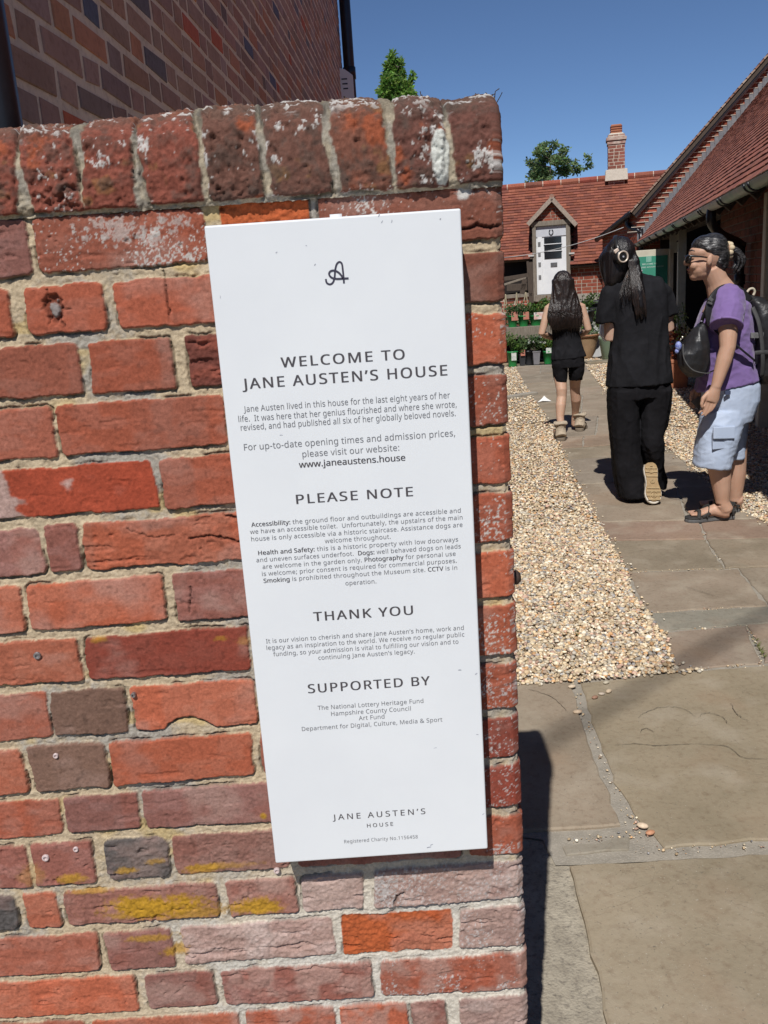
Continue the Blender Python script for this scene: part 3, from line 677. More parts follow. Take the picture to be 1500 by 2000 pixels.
near = [([(960, 1338), (1115, 1333), (1150, 1450), (1212, 1612), (1085, 1621), (960, 1628)], 'n0'), ([(1134, 1333), (1310, 1313), (1500, 1298), (1800, 1276), (1900, 1620), (1500, 1640), (1296, 1656), (1250, 1606), (1196, 1526), (1166, 1436)], 'n1'),
        ([(1098, 1650), (1233, 1633), (1229, 1659), (1104, 1668)], 'n2'), ([(1112, 1690), (1500, 1668), (1900, 1645), (2100, 2250), (1560, 2300), (1230, 2330), (1186, 2010), (1146, 1830)], 'n3')]
for p, k in near: slab_polys.append(([G(*q).to_2d() for q in p], k))
PALS = [(.285, .232, .170), (.265, .218, .165), (.295, .236, .178), (.265, .220, .172), (.275, .226, .165)]
mb = MB()
for pl, k in slab_polys:
    c = sum(pl, Vector((0, 0))) / len(pl); col = gr.choice(PALS)
    if k == 4: col = (.29, .205, .155)
    if k == 1: col = (.26, .240, .195)
    if k == 8: col = (.285, .21, .155)
    if k == 0: col = (.28, .22, .17)
    if k in ('n3',): col = (.31, .255, .180)
    if k == 'n1': col = (.295, .242, .168)
    if k == 'n0': col = (.28, .225, .165)
    k_s = gr.uniform(1.08, 1.19); mb.col = tuple(v * k_s for v in col)
    if k == 'n2': mb.col = (.31, .275, .22)
    gap = .0075 if isinstance(k, int) else .003
    pts = []
    n = len(pl)
    for i in range(n):
        a, b = pl[i], pl[(i + 1) % n]; L_ = (b - a).length; st = max(1, int(L_ / .045))
        nrm_ = Vector((-(b - a).y, (b - a).x)).normalized()
        if nrm_.dot(c - (a + b) / 2) < 0: nrm_ = -nrm_
        for s in range(st):
            t = s / st; p = a.lerp(b, t) + nrm_ * (gap + gr.gauss(0, .0036) * (s > 0)); pts.append(p)
    zt_ = gr.uniform(-.002, .0035); tx_, ty_ = gr.uniform(-.004, .004), gr.uniform(-.004, .004)
    T0 = [(p.x, p.y, zt_ + tx_ * (p.x - c.x) + ty_ * (p.y - c.y) - .0035) for p in pts]
    T1 = [((p + (c - p).normalized() * .006).x, (p + (c - p).normalized() * .006).y, zt_ + tx_ * (p.x - c.x) + ty_ * (p.y - c.y)) for p in pts]
    B0 = [(p.x, p.y, -.035) for p in pts]; n = len(pts)
    mb.add(B0 + T0 + T1, [tuple(range(2 * n, 3 * n))] + [(i, (i + 1) % n, (i + 1) % n + n, i + n) for i in range(n)] + [(i + n, (i + 1) % n + n, (i + 1) % n + 2 * n, i + 2 * n) for i in range(n)])
mb.col = (.10, .085, .062)
for pts in ([(1248, 1402), (1258, 1392), (1285, 1382), (1315, 1380), (1340, 1386), (1358, 1400)], [(1364, 1402), (1372, 1394), (1390, 1393), (1410, 1400), (1424, 1414)], [(1200, 1455), (1240, 1452), (1280, 1456), (1320, 1454), (1365, 1452)], [(1250, 1430), (1262, 1422), (1278, 1430)],
            [(1365, 1452), (1420, 1458), (1450, 1478), (1500, 1482)], [(1335, 1145), (1360, 1152), (1400, 1165)], [(1428, 1372), (1440, 1395), (1462, 1408)], [(1030, 1345), (1055, 1352), (1085, 1366), (1108, 1390)]):
    q = smooth_pts([G(*p, .0042) for p in pts], 8); q = [p + Vector((gr.gauss(0, .0015), gr.gauss(0, .0015), 0)) for p in q]
    vs = []; n_q = len(q)
    for i, p in enumerate(q):
        d = (q[min(i + 1, n_q - 1)] - q[max(i - 1, 0)]).normalized(); s_ = Vector((-d.y, d.x, 0)) * (.0010 * math.sin(math.pi * (i + .5) / n_q) ** .5 * gr.uniform(.5, 1.3)); vs += [p + s_, p - s_]
    mb.add(vs, [(2 * i, 2 * i + 1, 2 * i + 3, 2 * i + 2) for i in range(n_q - 1)])
tag(mb.build('flagstone_path', m_slab, colors=True), kind='structure')
# mortar bed under the path
mb = MB(); bl = [(p.x, p.y, -.0065) for p in LEg]; br = [(p.x, p.y, -.0065) for p in REg]
mb.add(bl + br[::-1], [tuple(range(len(bl) + len(br)))])
nb_ = [G(*p, -.0068) for p in [(1000, 1334), (1330, 1309), (1900, 1262), (2100, 1640), (1500, 1672), (1112, 1690), (1085, 1690), (1060, 1640), (1000, 1632)]]
mb.add(nb_, [tuple(range(len(nb_)))])
tag(mb.build('path_joints', m_mort), kind='structure')

# --- gravel: a bed and loose stones
m_gbed = mat('gravel_bed', (.36, .27, .17), .95, var=(.22, .16, .10), scale=60, bump=.9, bscale=110, var2=(.48, .40, .30), scale2=90, bdist=.01)
GF = (G(1000, 1337).to_2d(), G(1316, 1311).to_2d())
def gfront(x): return float(np.interp(x, [GF[0].x, GF[1].x], [GF[0].y, GF[1].y]))
_e0, _e1 = G(1496, 341, 2.03), G(1247, 474, 2.03)
bx = lambda y: _e0.x + (_e1.x - _e0.x) / (_e1.y - _e0.y) * (y - _e0.y) + .55          # foot of the outbuilding wall
mb = MB()
Ys = np.linspace(2.9, 16.2, 40)
Lp = [(-.62 + .06 * (y - 1.9), y, -.010) for y in Ys]; Rp = [(xline(LEg, y) - .002, y, -.010) for y in Ys]
mb.add(Lp + Rp, [(i, i + 40, i + 41, i + 1) for i in range(39)])
Ys2 = np.linspace(4.2, 16.2, 40)
Lp = [(xline(REg, y) + .002, y, -.010) for y in Ys2]; Rp = [(max(bx(y), xline(REg, y) + .01), y, -.010) for y in Ys2]
mb.add(Lp + Rp, [(i, i + 40, i + 41, i + 1) for i in range(39)])
Yb = [(-.4, 16.2, -.010), (6.4, 16.2, -.010), (6.4, 24, -.010), (-.4, 24, -.010)]
mb.add(Yb, [(0, 1, 2, 3)])
tag(mb.build('gravel_bed', m_gbed), kind='structure')
PAL_P = np.array([(.66, .54, .37), (.72, .62, .46), (.58, .44, .28), (.74, .67, .54), (.56, .38, .29), (.62, .48, .31), (.46, .42, .36), (.33, .32, .32), (.68, .57, .41), (.60, .36, .18), (.78, .72, .60), (.40, .30, .22)])
PW = np.array([.14, .12, .13, .10, .09, .12, .08, .06, .08, .08, .06, .06]); PW /= PW.sum()
t_ = (1 + 5 ** .5) / 2
ICO = np.array([(-1, t_, 0), (1, t_, 0), (-1, -t_, 0), (1, -t_, 0), (0, -1, t_), (0, 1, t_), (0, -1, -t_), (0, 1, -t_), (t_, 0, -1), (t_, 0, 1), (-t_, 0, -1), (-t_, 0, 1)]) / math.sqrt(1 + t_ * t_)
IF = np.array([(0, 11, 5), (0, 5, 1), (0, 1, 7), (0, 7, 10), (0, 10, 11), (1, 5, 9), (5, 11, 4), (11, 10, 2), (10, 7, 6), (7, 1, 8), (3, 9, 4), (3, 4, 2), (3, 2, 6), (3, 6, 8), (3, 8, 9), (4, 9, 5), (2, 4, 11), (6, 2, 10), (8, 6, 7), (9, 8, 1)])
def stones(pos, rad):
    n = len(pos); ab = np.stack([nr.uniform(.75, 1.35, n), nr.uniform(.65, 1.05, n), nr.uniform(.42, .75, n)], -1) * rad[:, None]
    v = ICO[None] * (1 + nr.uniform(-.16, .16, (n, 12, 1))) * ab[:, None, :]
    th = nr.uniform(0, 6.283, n); tl = nr.normal(0, .35, n); c, s = np.cos(th), np.sin(th); ct, st = np.cos(tl), np.sin(tl)
    y = v[..., 1] * ct[:, None] - v[..., 2] * st[:, None]; z = v[..., 1] * st[:, None] + v[..., 2] * ct[:, None]; x = v[..., 0]
    X = x * c[:, None] - y * s[:, None]; Y = x * s[:, None] + y * c[:, None]
    co_ = np.stack([X, Y, z], -1) + pos[:, None, :]
    col = PAL_P[nr.choice(len(PAL_P), n, p=PW)] * nr.uniform(.66, 1.36, (n, 1))
    return co_.reshape(-1, 3), (IF[None] + (np.arange(n) * 12)[:, None, None]).reshape(-1, 3), np.repeat(col, 12, 0)
pos = []; rad = []
def scatter(n, y0, y1, xa, xb_, r0, r1):
    y = nr.uniform(y0, y1, n); u = nr.uniform(0, 1, n)
    a = np.array([xa(v) for v in y]); b = np.array([xb_(v) for v in y]); w = np.maximum(b - a, 0)
    keep_ = nr.uniform(0, 1, n) < w / max(w.max(), 1e-6); x = a + w * u
    front = np.interp(x, [GF[0].x, GF[1].x], [GF[0].y, GF[1].y])
    keep_ &= (y > front) | (y > 3.2)
    r = nr.uniform(r0, r1, n); z = nr.uniform(-.010, .004, n) + .4 * r
    pos.append(np.stack([x, y, z], -1)[keep_]); rad.append(r[keep_])
lx = lambda y: .09 * y - .02; le = lambda y: xline(LEg, y) + .006; re_ = lambda y: xline(REg, y) - .004
scatter(17000, 2.86, 5.0, lx, le, .0058, .0115)
scatter(9000, 2.86, 5.4, lx, le, .003, .006)
scatter(1500, 2.86, 6.0, lx, le, .011, .0155)
scatter(11000, 5.0, 8.5, lx, le, .0065, .0125)
scatter(7500, 8.5, 15.0, lx, le, .009, .016)
scatter(16000, 4.6, 8.0, re_, lambda y: min(bx(y), .62 * y), .0068, .013)
scatter(15000, 8.0, 15.6, re_, bx, .0095, .0165)
scatter(9000, 2.9, 9.0, lambda y: -.60 + .06 * (y - 1.9), lx, .011, .019)
scatter(4500, 9.0, 16.0, lambda y: -.60 + .06 * (y - 1.9), lx, .014, .024)
for k in range(420):                                 # grit lodged in the joints of the paving
    a, b = gr.choice([((1120, 1340), (1180, 1500)), ((1180, 1500), (1250, 1630)), ((1250, 1630), (1110, 1640)), ((1250, 1660), (1500, 1650)), ((1320, 1309), (1495, 1295)), ((1270, 1197), (1450, 1186)), ((1284, 1233), (1452, 1220)), ((1460, 1222), (1495, 1290)), ((1368, 1036), (1414, 1105)), ((1223, 1117), (1441, 1109))])
    t = gr.random(); q = G(a[0] + (b[0] - a[0]) * t, a[1] + (b[1] - a[1]) * t); r = gr.uniform(.0012, .0036) if gr.random() < .9 else gr.uniform(.004, .007)
    pos.append(np.array([[q.x + gr.gauss(0, .010), q.y + gr.gauss(0, .010), -.003 + r * .6]])); rad.append(np.array([r]))
for k in range(520):                                # stones kicked out over the edges of the bed
    e = nr.randint(0, 3)
    if e == 0: y = nr.uniform(2.9, 9); x = xline(LEg, y) + abs(nr.normal(0, .022))
    elif e == 1: y = nr.uniform(4.6, 11); x = xline(REg, y) - abs(nr.normal(0, .03))
    else: x = nr.uniform(.35, 1.15); y = gfront(x) - abs(nr.normal(0, .016))
    r = nr.uniform(.004, .0095); pos.append(np.array([[x, y, .003 + .4 * r]])); rad.append(np.array([r]))
c_, f_s, k_ = stones(np.concatenate(pos), np.concatenate(rad))
m_peb = mat('pebbles', attr=True, rough=.72, var=(.80, .77, .72), scale=160, spec=.35)
tag(np_mesh('gravel', c_, f_s, m_peb, col=k_, smooth=True), 'pale flint gravel on both sides of the stone path', kind='stuff')
# strays that have rolled on to the flagstones
for (px, py, r, ang, cl, lb) in [(1117, 1343, .012, .2, (.62, .50, .36), 'cream pebble at the corner of the gravel, furthest from the others on the flagstone'), (1184, 1335, .0105, .4, (.50, .44, .33), 'small tan pebble just off the gravel edge on the flagstone'),
                                 (1189, 1352, .012, .8, (.66, .52, .36), 'round pale pebble on the flagstone beside a smaller one'), (1175, 1357, .0095, -.2, (.55, .46, .36), 'small grey beige pebble between the round pale one and the brown one'),
                                 (1162, 1364, .0105, .5, (.36, .20, .13), 'brown pebble lying on the flagstone'), (1128, 1393, .0125, 0, (.66, .50, .34), 'cream oval pebble on the mortar joint below the gravel'),
                                 (1255, 1616, .013, -.5, (.72, .56, .40), 'pale split pebble in the wide mortar joint'), (1270, 1629, .011, .3, (.55, .27, .15), 'orange split pebble in the wide mortar joint')]:
    q = MB(); R = Matrix.Rotation(ang, 3, 'Z'); q.ell((0, 0, r * .45), (r * 1.25, r * .8, r * .5), 12, 8, R)
    o = q.build('pebble', mat('pebble_stone', cl, .7, var=tuple(v * .75 for v in cl), scale=120), smooth=True); o.location = G(px, py, .0015); tag(o, lb, 'pebble', 'pebbles that have rolled on to the flagstones')
q = MB(); r_w = random.Random(17)
for px, py in [(1476, 1252), (1481, 1262), (1486, 1270), (1489, 1277), (1493, 1284), (1126, 1235), (1129, 1242)]:
    c = G(px, py)
    for k in range(9):
        a = r_w.uniform(0, 6.28); l = r_w.uniform(.008, .022); q.tube([c, c + Vector((math.cos(a) * l * .5, math.sin(a) * l * .5, l * .7)), c + Vector((math.cos(a) * l, math.sin(a) * l, l * .6))], [.0012, .0011, .0003], 4)
tag(q.build('weeds', mat('weed_green', (.10, .13, .03), .7, var=(.16, .15, .05), scale=60)), 'tiny green weeds sprouting from a paving joint and from the gravel', kind='stuff')
# edging stones and litter
q = MB(); a, b = G(975, 783), G(1046, 771); q.beam(a + Vector((0, .04, .012)), b + Vector((0, .04, .012)), .12, .05); o = q.build('edging_stone', m_mort, bevel=.008); tag(o, 'weathered stone edging block set in the gravel left of the path', 'kerb stone')
q = MB(); a, b = G(1146, 712), G(1330, 700); q.beam(a + Vector((0, .1, .01)), b + Vector((0, .1, .01)), .34, .06); o = q.build('stone_step', m_slab, bevel=.01, colors=True)
for d_ in o.data.color_attributes['Col'].data: d_.color = (.22, .195, .14, 1)
tag(o, 'low flagstone step at the far end of the path in front of the pots', 'step')
q = MB(); c = G(1063, 785)
vs = [(-.085, -.02, .004), (-.03, -.015, .045), (.0, .0, .075), (.035, -.01, .04), (.085, -.015, .006), (.03, -.03, .012), (-.03, -.035, .02), (-.01, .05, .01), (.04, .045, .005)]
q.add([Vector(v) for v in vs], [(0, 6, 1), (1, 6, 2), (2, 6, 5), (2, 5, 3), (3, 5, 4), (1, 2, 7), (2, 3, 8), (2, 8, 7), (3, 4, 8), (0, 1, 7)])
o = q.build('paper_litter', mat('white_paper', (.8, .8, .78), .8, var=(.7, .7, .7), scale=30), fixn=False); o.location = c; tag(o, 'crumpled white paper scrap lying on the path', 'litter')
# unseen pole added overhead only to throw a soft shadow across the flagstones
ga, gb = G(1060, 1452), G(1490, 1205)
def up_sun(p, h): return p + SUN * (h / SUN.z)
dd = (gb - ga).normalized(); A_ = up_sun(ga - dd * .05, 10.5); B_ = up_sun(gb + dd * 9, 10.5)
q = MB(); q.tube([A_.lerp(B_, i / 24) + Vector((0, 0, 0)) for i in range(25)], [.020 + .010 * i / 24 for i in range(25)], 8)
tag(q.build('shadow_pole', mat('pole_wood', (.2, .15, .1), .6, var=(.12, .09, .06), scale=20), smooth=True), 'slim bare wooden pole added overhead out of view, throwing a soft shadow across the flagstones', 'shadow_pole')
# ------------------------------------------------------------------ buildings
br_ = random.Random(23)
EZ = 2.03; EV0 = G(1496, 341, EZ); EVF = G(1247, 474, EZ); EV0.z = EVF.z = 0
D2 = (EVF - EV0).normalized(); N2 = Vector((D2.y, -D2.x, 0)); UPZ = Vector((0, 0, 1))
def on_plane(px, py, p0, nrm):
    d = ray(px, py); o = Vector((0, 0, EYE)); t = (Vector(p0) - o).dot(nrm) / d.dot(nrm); return o + d * t
def clip(poly, conv):
    out = poly
    n = len(conv)
    for i in range(n):
        a, b = conv[i], conv[(i + 1) % n]; inp = out; out = []
        def side(p): return (b[0] - a[0]) * (p[1] - a[1]) - (b[1] - a[1]) * (p[0] - a[0])
        for j in range(len(inp)):
            p, q = inp[j], inp[(j + 1) % len(inp)]; sp_, sq = side(p), side(q)
            if sp_ >= 0: out.append(p)
            if (sp_ >= 0) != (sq >= 0):
                t = sp_ / (sp_ - sq); out.append((p[0] + (q[0] - p[0]) * t, p[1] + (q[1] - p[1]) * t))
        if len(out) < 3: return []
    return out
PB_RED = [(.27, .065, .036), (.24, .062, .038), (.30, .080, .045), (.21, .060, .040), (.25, .075, .05)]
PB_DARK = [(.47, .31, .245), (.45, .305, .255), (.50, .30, .22), (.54, .27, .17), (.42, .305, .275), (.48, .315, .25), (.44, .29, .235), (.47, .305, .24)]
PB_VIC = [(.58, .17, .10), (.16, .18, .25), (.24, .22, .24), (.36, .24, .2), (.30, .22, .2)]
m_brick = mat('brickwork_paint', attr=True, rough=.9, var=(.86, .85, .84), scale=9, var2=(.76, .74, .74), scale2=55, bump=.3, bscale=70, bdist=.01, spec=.25)
def brick_face(name, O, u, poly, parent, pal, mortar, bw=.215, bh=.064, jt=.011, proud=.005, nrm=None, seed=1, accents=None, jit=.002, holes=()):
    """a brick-built face: O corner, u along, upright; poly convex in (along, up)"""
    O = Vector(O); u = Vector(u).normalized(); v = UPZ; nrm = Vector(nrm)
    r = random.Random(seed); mb = MB(); P3 = lambda p, k=0.0: O + u * p[0] + v * p[1] + nrm * k
    area = sum(poly[i][0] * poly[(i + 1) % len(poly)][1] - poly[(i + 1) % len(poly)][0] * poly[i][1] for i in range(len(poly)))
    if area < 0: poly = poly[::-1]
    mb.col = mortar; mb.add([P3(p) for p in poly], [tuple(range(len(poly)))])
    x0 = min(p[0] for p in poly); x1 = max(p[0] for p in poly); y0 = min(p[1] for p in poly); y1 = max(p[1] for p in poly)
    row = 0; y = y0
    while y < y1:
        x = x0 - r.choice((0, .06, .115)) - .1; alt = row % 2
        while x < x1:
            w = bw if alt else bw * .47
            alt = 1 - alt
            if r.random() < .1: w *= r.uniform(.8, 1.1)
            j = lambda: r.uniform(-jit, jit)
            rect = [(x + j(), y + j()), (x + w + j(), y + j()), (x + w + j(), y + bh + j()), (x + j(), y + bh + j())]
            x += w + jt
            c = clip(rect, poly)
            if len(c) < 3 or any(h[0] < rect[0][0] + w / 2 < h[2] and h[1] < y + bh / 2 < h[3] for h in holes): continue
            base = r.choice(accents) if accents and r.random() < .12 else r.choice(pal)
            k_ = r.uniform(.84, 1.16); mb.col = tuple(max(.005, b * k_ * r.uniform(.96, 1.04)) for b in base)
            k = proud + r.uniform(-.0015, .0015); n = len(c)
            cx = sum(p[0] for p in c) / n; cy_ = sum(p[1] for p in c) / n
            ins = [(p[0] + (cx - p[0]) / max(w, .05) * .006, p[1] + (cy_ - p[1]) / bh * .004) for p in c]
            mb.add([P3(p, .0005) for p in c] + [P3(p, k) for p in ins], [tuple(range(n, 2 * n))] + [(i, (i + 1) % n, (i + 1) % n + n, i + n) for i in range(n)])
        y += bh + jt; row += 1
    # make faces look outward
    for i, f in enumerate(mb.f):
        a, b, c = (Vector(mb.v[f[k]]) for k in (0, 1, 2))
        if (b - a).cross(c - a).dot(nrm) < -1e-9 and len(f) >= 3: mb.f[i] = f[::-1]
    return mb.build(name, m_brick, parent, colors=True, fixn=False)
PT = [(.27, .090, .054), (.24, .080, .052), (.295, .104, .064), (.25, .084, .057), (.21, .075, .053)]
m_tile = mat('clay_tile', attr=True, rough=.85, var=(.78, .74, .72), scale=3.0, var2=(.60, .56, .55), scale2=30, bump=.25, bscale=80, bdist=.01, spec=.3)
def tile_roof(name, O, u, s, Wd, Ls, parent, ok=lambda a, b: True, gauge=.100, tw=.165, th=.012, seed=3, pal=PT, lift=.010):
    O = Vector(O); u = Vector(u).normalized(); s = Vector(s).normalized(); nrm = u.cross(s)
    if nrm.z < 0: nrm = -nrm
    r = random.Random(seed); mb = MB(); rows = int(Ls / gauge)
    for i in range(rows):
        b0 = i * gauge; x = -(tw / 2 if i % 2 else 0)
        while x < Wd:
            a0 = max(x, 0); a1 = min(x + tw - .002, Wd); x += tw
            if a1 - a0 < .02 or not ok((a0 + a1) / 2, b0 + gauge / 2): continue
            c = r.choice(pal); k = r.uniform(.84, 1.16); mb.col = tuple(v * k for v in c)
            l0 = lift + th + r.uniform(-.002, .003); l1 = th * .4; e = r.uniform(-.004, .004)
            P3 = lambda a, b, h: O + u * a + s * b + nrm * h
            b0e = b0 + e; b1 = b0 + gauge * 1.25
            vs = [P3(a0, b0e, l0 - th), P3(a1, b0e, l0 - th + r.uniform(-.001, .001)), P3(a1, b0e, l0), P3(a0, b0e, l0 + r.uniform(-.001, .001)), P3(a0, b1, l1 - th), P3(a1, b1, l1 - th), P3(a1, b1, l1), P3(a0, b1, l1)]
            mb.add(vs, [(0, 1, 2, 3), (3, 2, 6, 7), (0, 3, 7, 4), (1, 5, 6, 2), (0, 4, 5, 1)])
    return mb.build(name, m_tile, parent, colors=True)
m_black = mat('black_paint', (.010, .010, .014), .35, var=(.016, .016, .02), scale=12, bump=.05)
m_dark = mat('interior_shade', (.020, .014, .011), .95, var=(.012, .009, .008), scale=3)  # near-black colour stands in for shade in the bays, recess and bench
m_oak = mat('weathered_oak', (.26, .225, .18), .9, var=(.13, .105, .08), scale=10, stretch=(14, 14, .8), bump=.5, bscale=14)
m_oakd = mat('dark_old_oak', (.085, .062, .045), .9, var=(.045, .034, .026), scale=10, stretch=(12, 12, .8), bump=.5, bscale=14)
m_cream = mat('cream_paint', (.60, .56, .45), .6, var=(.50, .46, .36), scale=6, bump=.08)
m_wdoor = mat('white_door_paint', (.74, .75, .75), .45, var=(.66, .67, .68), scale=5, bump=.05)
m_glass = mat('dark_window_glass', (.012, .013, .015), .08, var=(.02, .022, .025), scale=4, spec=.6)
m_lead = mat('lead_flashing', (.20, .21, .22), .5, var=(.14, .145, .155), scale=8, bump=.2, metal=.2)
m_lime = mat('lime_mortar', (.60, .54, .45), .9, var=(.50, .45, .37), scale=18, bump=.3)
m_terr = mat('terracotta_pot', (.40, .155, .075), .8, var=(.33, .13, .07), scale=14, bump=.1)
MORT = (.30, .26, .20)

# --- the main house on the left: long side wall in the shade
hx0, hy0 = -.661, 1.9; hd = Vector((.060, 1, 0)).normalized(); hn = Vector((hd.y, -hd.x, 0))
HP = lambda y: Vector((hx0 + .060 * (y - hy0), y, 0))
h0, h1 = HP(1.37), HP(10.75); HL = (h1 - h0).length
house = thing('brick_house', 'tall old house with a shaded purple brick side wall behind the garden wall', 'house', h0)
def kp(o): return keep(o, house)
kp(brick_face('side_wall', h0, hd, [(0, 0), (HL, 0), (HL, 6.6), (0, 6.6)], house, PB_DARK, (.85, .74, .60), nrm=hn, seed=9, accents=PB_VIC, jit=.005, jt=.019, bh=.057, proud=.003))
mb = MB(); hb = h0 - hn * 6.5
mb.prism([h0 - hn * .004, h1 - hn * .004, h1 - hn * 6.5, hb], (0, 0, 6.6)); kp(mb.build('rear_walls', mat('plain_brick', (.16, .07, .045), .9, var=(.11, .06, .045), scale=6, bump=.3), house))
mb = MB(); rid = 3.2
a, b = h0 + hn * .25 - hd * .2, h1 + hn * .25 + hd * .2; c, d = b - hn * 7.0, a - hn * 7.0; ra, rb = (a + d) / 2 + UPZ * 2.9, (b + c) / 2 + UPZ * 2.9
for q in (a, b, c, d): q.z = 6.55
ra.z = rb.z = 9.3
mb.add([a, b, c, d, ra, rb], [(0, 1, 5, 4), (2, 3, 4, 5), (1, 2, 5), (3, 0, 4), (0, 3, 2, 1)]); kp(mb.build('roof', mat('house_roof_tile', (.20, .07, .045), .9, var=(.14, .06, .04), scale=8, bump=.4), house))
mb = MB(); p = on_plane(-14, 180, HP(1.8) + hn * .07, hn)
mb.tube([Vector((p.x, p.y, z)) for z in (.0, 2.0, 4.0, 6.4)], .040, 14)
for z in (1.2, 2.6, 4.4): mb.tube([Vector((p.x, p.y, z)), Vector((p.x, p.y, z + .09))], .047, 14)
kp(mb.build('drainpipe', m_black, house, smooth=True))
mb = MB(); p = HP(10.70) + hn * .085
mb.tube([Vector((p.x, p.y, z)) for z in (0, 2, 4, 6.4)], .062, 14)
for z in (1.0, 2.4, 3.75, 5.2): mb.tube([Vector((p.x, p.y, z)), Vector((p.x, p.y, z + .12))], .072, 14)
kp(mb.build('drainpipe', m_black, house, smooth=True))
ab = on_plane(675, 165, HP(10.35) + hn * .10, Vector((0, 1, 0)))
t = thing('alarm_box', 'pale grey louvred box at the far end of the house wall', 'alarm box', (ab.x, ab.y, ab.z - .2))
mb = MB(); w = .085; prf = [(-w, -.17), (w, -.17), (w, .09), (.0, .155), (-w, .175)]
mb.prism([(x, 0, z + .2) for x, z in prf], (0, .22, 0)); mb.build('case', mat('grey_plastic', (.80, .80, .78), .5, var=(.72, .72, .71), scale=8), t, bevel=.008)
for k in range(3):
    q = MB(); q.box((-.010 + .004 * k, -.002, .255 - .048 * k), (.062 - .004 * k, .006, .013)); q.build('louvre_slot', m_black, t)

# --- the outbuilding on the right: long low tiled roof, gutter, piers
EVp = lambda t: EV0 + D2 * t
GPL = EVF.copy()                                       # where the eave meets the gable of the tall building
t_far = (GPL - EV0).dot(D2); t_near = -6.0
ob = thing('outbuilding', 'long low brick outbuilding with a clay tile roof and a green grey gutter', 'outbuilding', EVp(t_near))
def ko(o): return keep(o, ob)
_a, _b = on_plane(1248, 470, GPL, D2), on_plane(1441, 234, GPL, D2)
sl = (N2 * (_b - _a).dot(N2) + UPZ * (_b - _a).z).normalized(); sk_ = sl.z / sl.dot(N2)
ko(tile_roof('roof', EVp(t_near) + UPZ * EZ + N2 * -.03, D2, sl, t_far - t_near, 5.6, ob, seed=31, gauge=.098, pal=[(.37, .145, .10), (.33, .128, .094), (.40, .16, .108), (.35, .132, .098), (.29, .124, .094)], th=.009, lift=.007))
mb = MB(); Wt = t_far - t_near
a = EVp(t_near) + UPZ * (EZ - .03); b = EVp(t_far) + UPZ * (EZ - .03); up_ = sl * 5.6; dn = D2.cross(sl).normalized() * .05; dn = dn if dn.z < 0 else -dn
mb.prism([a, b, b + up_, a + up_], dn); ko(mb.build('roof_deck', m_oakd, ob))
# half-round gutter
mb = MB(); n_ = 9; gc = lambda t: EVp(t) - N2 * .055 + UPZ * (EZ - .035)
ts = np.linspace(t_near, t_far - .1, 40)
for r_o, fl in ((.058, 1), (.050, -1)):
    vs, fs = [], []
    for t in ts:
        c = gc(t)
        for k in range(n_ + 1):
            a = math.pi + math.pi * k / n_; vs.append(c + N2 * (math.cos(a) * r_o) + UPZ * (math.sin(a) * r_o))
    for i in range(len(ts) - 1):
        for k in range(n_):
            q = i * (n_ + 1) + k; f = (q, q + 1, q + n_ + 2, q + n_ + 1); fs.append(f if fl > 0 else f[::-1])
    mb.add(vs, fs)
m_gut = mat('green_grey_gutter', (.40, .43, .38), .45, var=(.16, .36, .27), scale=.55, var2=(.50, .50, .46), scale2=2.2, bump=.05, detail=2)
gut = ko(mb.build('gutter', m_gut, ob, smooth=True, fixn=False))
for t in np.arange(t_near + 1, t_far - .3, 1.25):
    for q_ in (0, .16):
        mb = MB(); c = gc(t + q_); pts = [c + N2 * (math.cos(a) * .061) + UPZ * (math.sin(a) * .061) for a in np.linspace(math.pi, 2 * math.pi, 9)]
        mb.tube(pts, .010, 6); o = mb.build('gutter_bracket', m_black, ob, smooth=True); ko(o)
# wall line
WIN = .42; WP0 = EV0 + N2 * WIN
def wt(px, py=520): return (on_plane(px, py, WP0, N2) - WP0).dot(D2)
tp1a, tp1b = wt(1446), wt(1406); tp2a, tp2b = wt(1499), wt(1464)
def seg_wall(ta, tb, name, seed):
    O = WP0 + D2 * ta; ko(brick_face(name, O, D2, [(0, 0), (tb - ta, 0), (tb - ta, EZ + .30), (0, EZ + .30)], ob, [(.16, .052, .032), (.13, .050, .034), (.18, .062, .038)], (.17, .14, .11), nrm=-N2, seed=seed, bw=.22))
    q = MB(); q.prism([O + N2 * .004, O + D2 * (tb - ta) + N2 * .004, O + D2 * (tb - ta) + N2 * .34, O + N2 * .34], (0, 0, EZ + .3)); ko(q.build('pier', mat('pier_core', (.12, .05, .035), .9, var=(.09, .04, .03), scale=9), ob))
seg_wall(tp1a - .35, tp1b, 'wall', 41); seg_wall(tp2a, tp1a - .35, 'wall', 42); seg_wall(wt(1625), wt(1545), 'wall', 43); seg_wall(t_near, -4.2, 'wall', 44)
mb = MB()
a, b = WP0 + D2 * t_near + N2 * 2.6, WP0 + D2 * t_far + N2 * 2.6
mb.prism([a, b, b + N2 * .2, a + N2 * .2], (0, 0, 4.2)); mb.prism([WP0 + D2 * (t_far - .3), WP0 + D2 * (t_far - .3) + N2 * 2.6, WP0 + D2 * (t_far - .2) + N2 * 2.6, WP0 + D2 * (t_far - .2)], (0, 0, 2.4)); a2 = WP0 + D2 * t_near; mb.prism([a2, a, a - D2 * .2, a2 - D2 * .2], (0, 0, 2.3)); ko(mb.build('inner_wall', m_dark, ob))  # far partition added to darken the end of the open bay
mb = MB(); a, b = WP0 + D2 * t_near + UPZ * (EZ + .12), WP0 + D2 * t_far + UPZ * (EZ + .12); mb.beam(a + N2 * .1, b + N2 * .1, .16, .22); ko(mb.build('wall_plate', m_oakd, ob, bevel=.01))
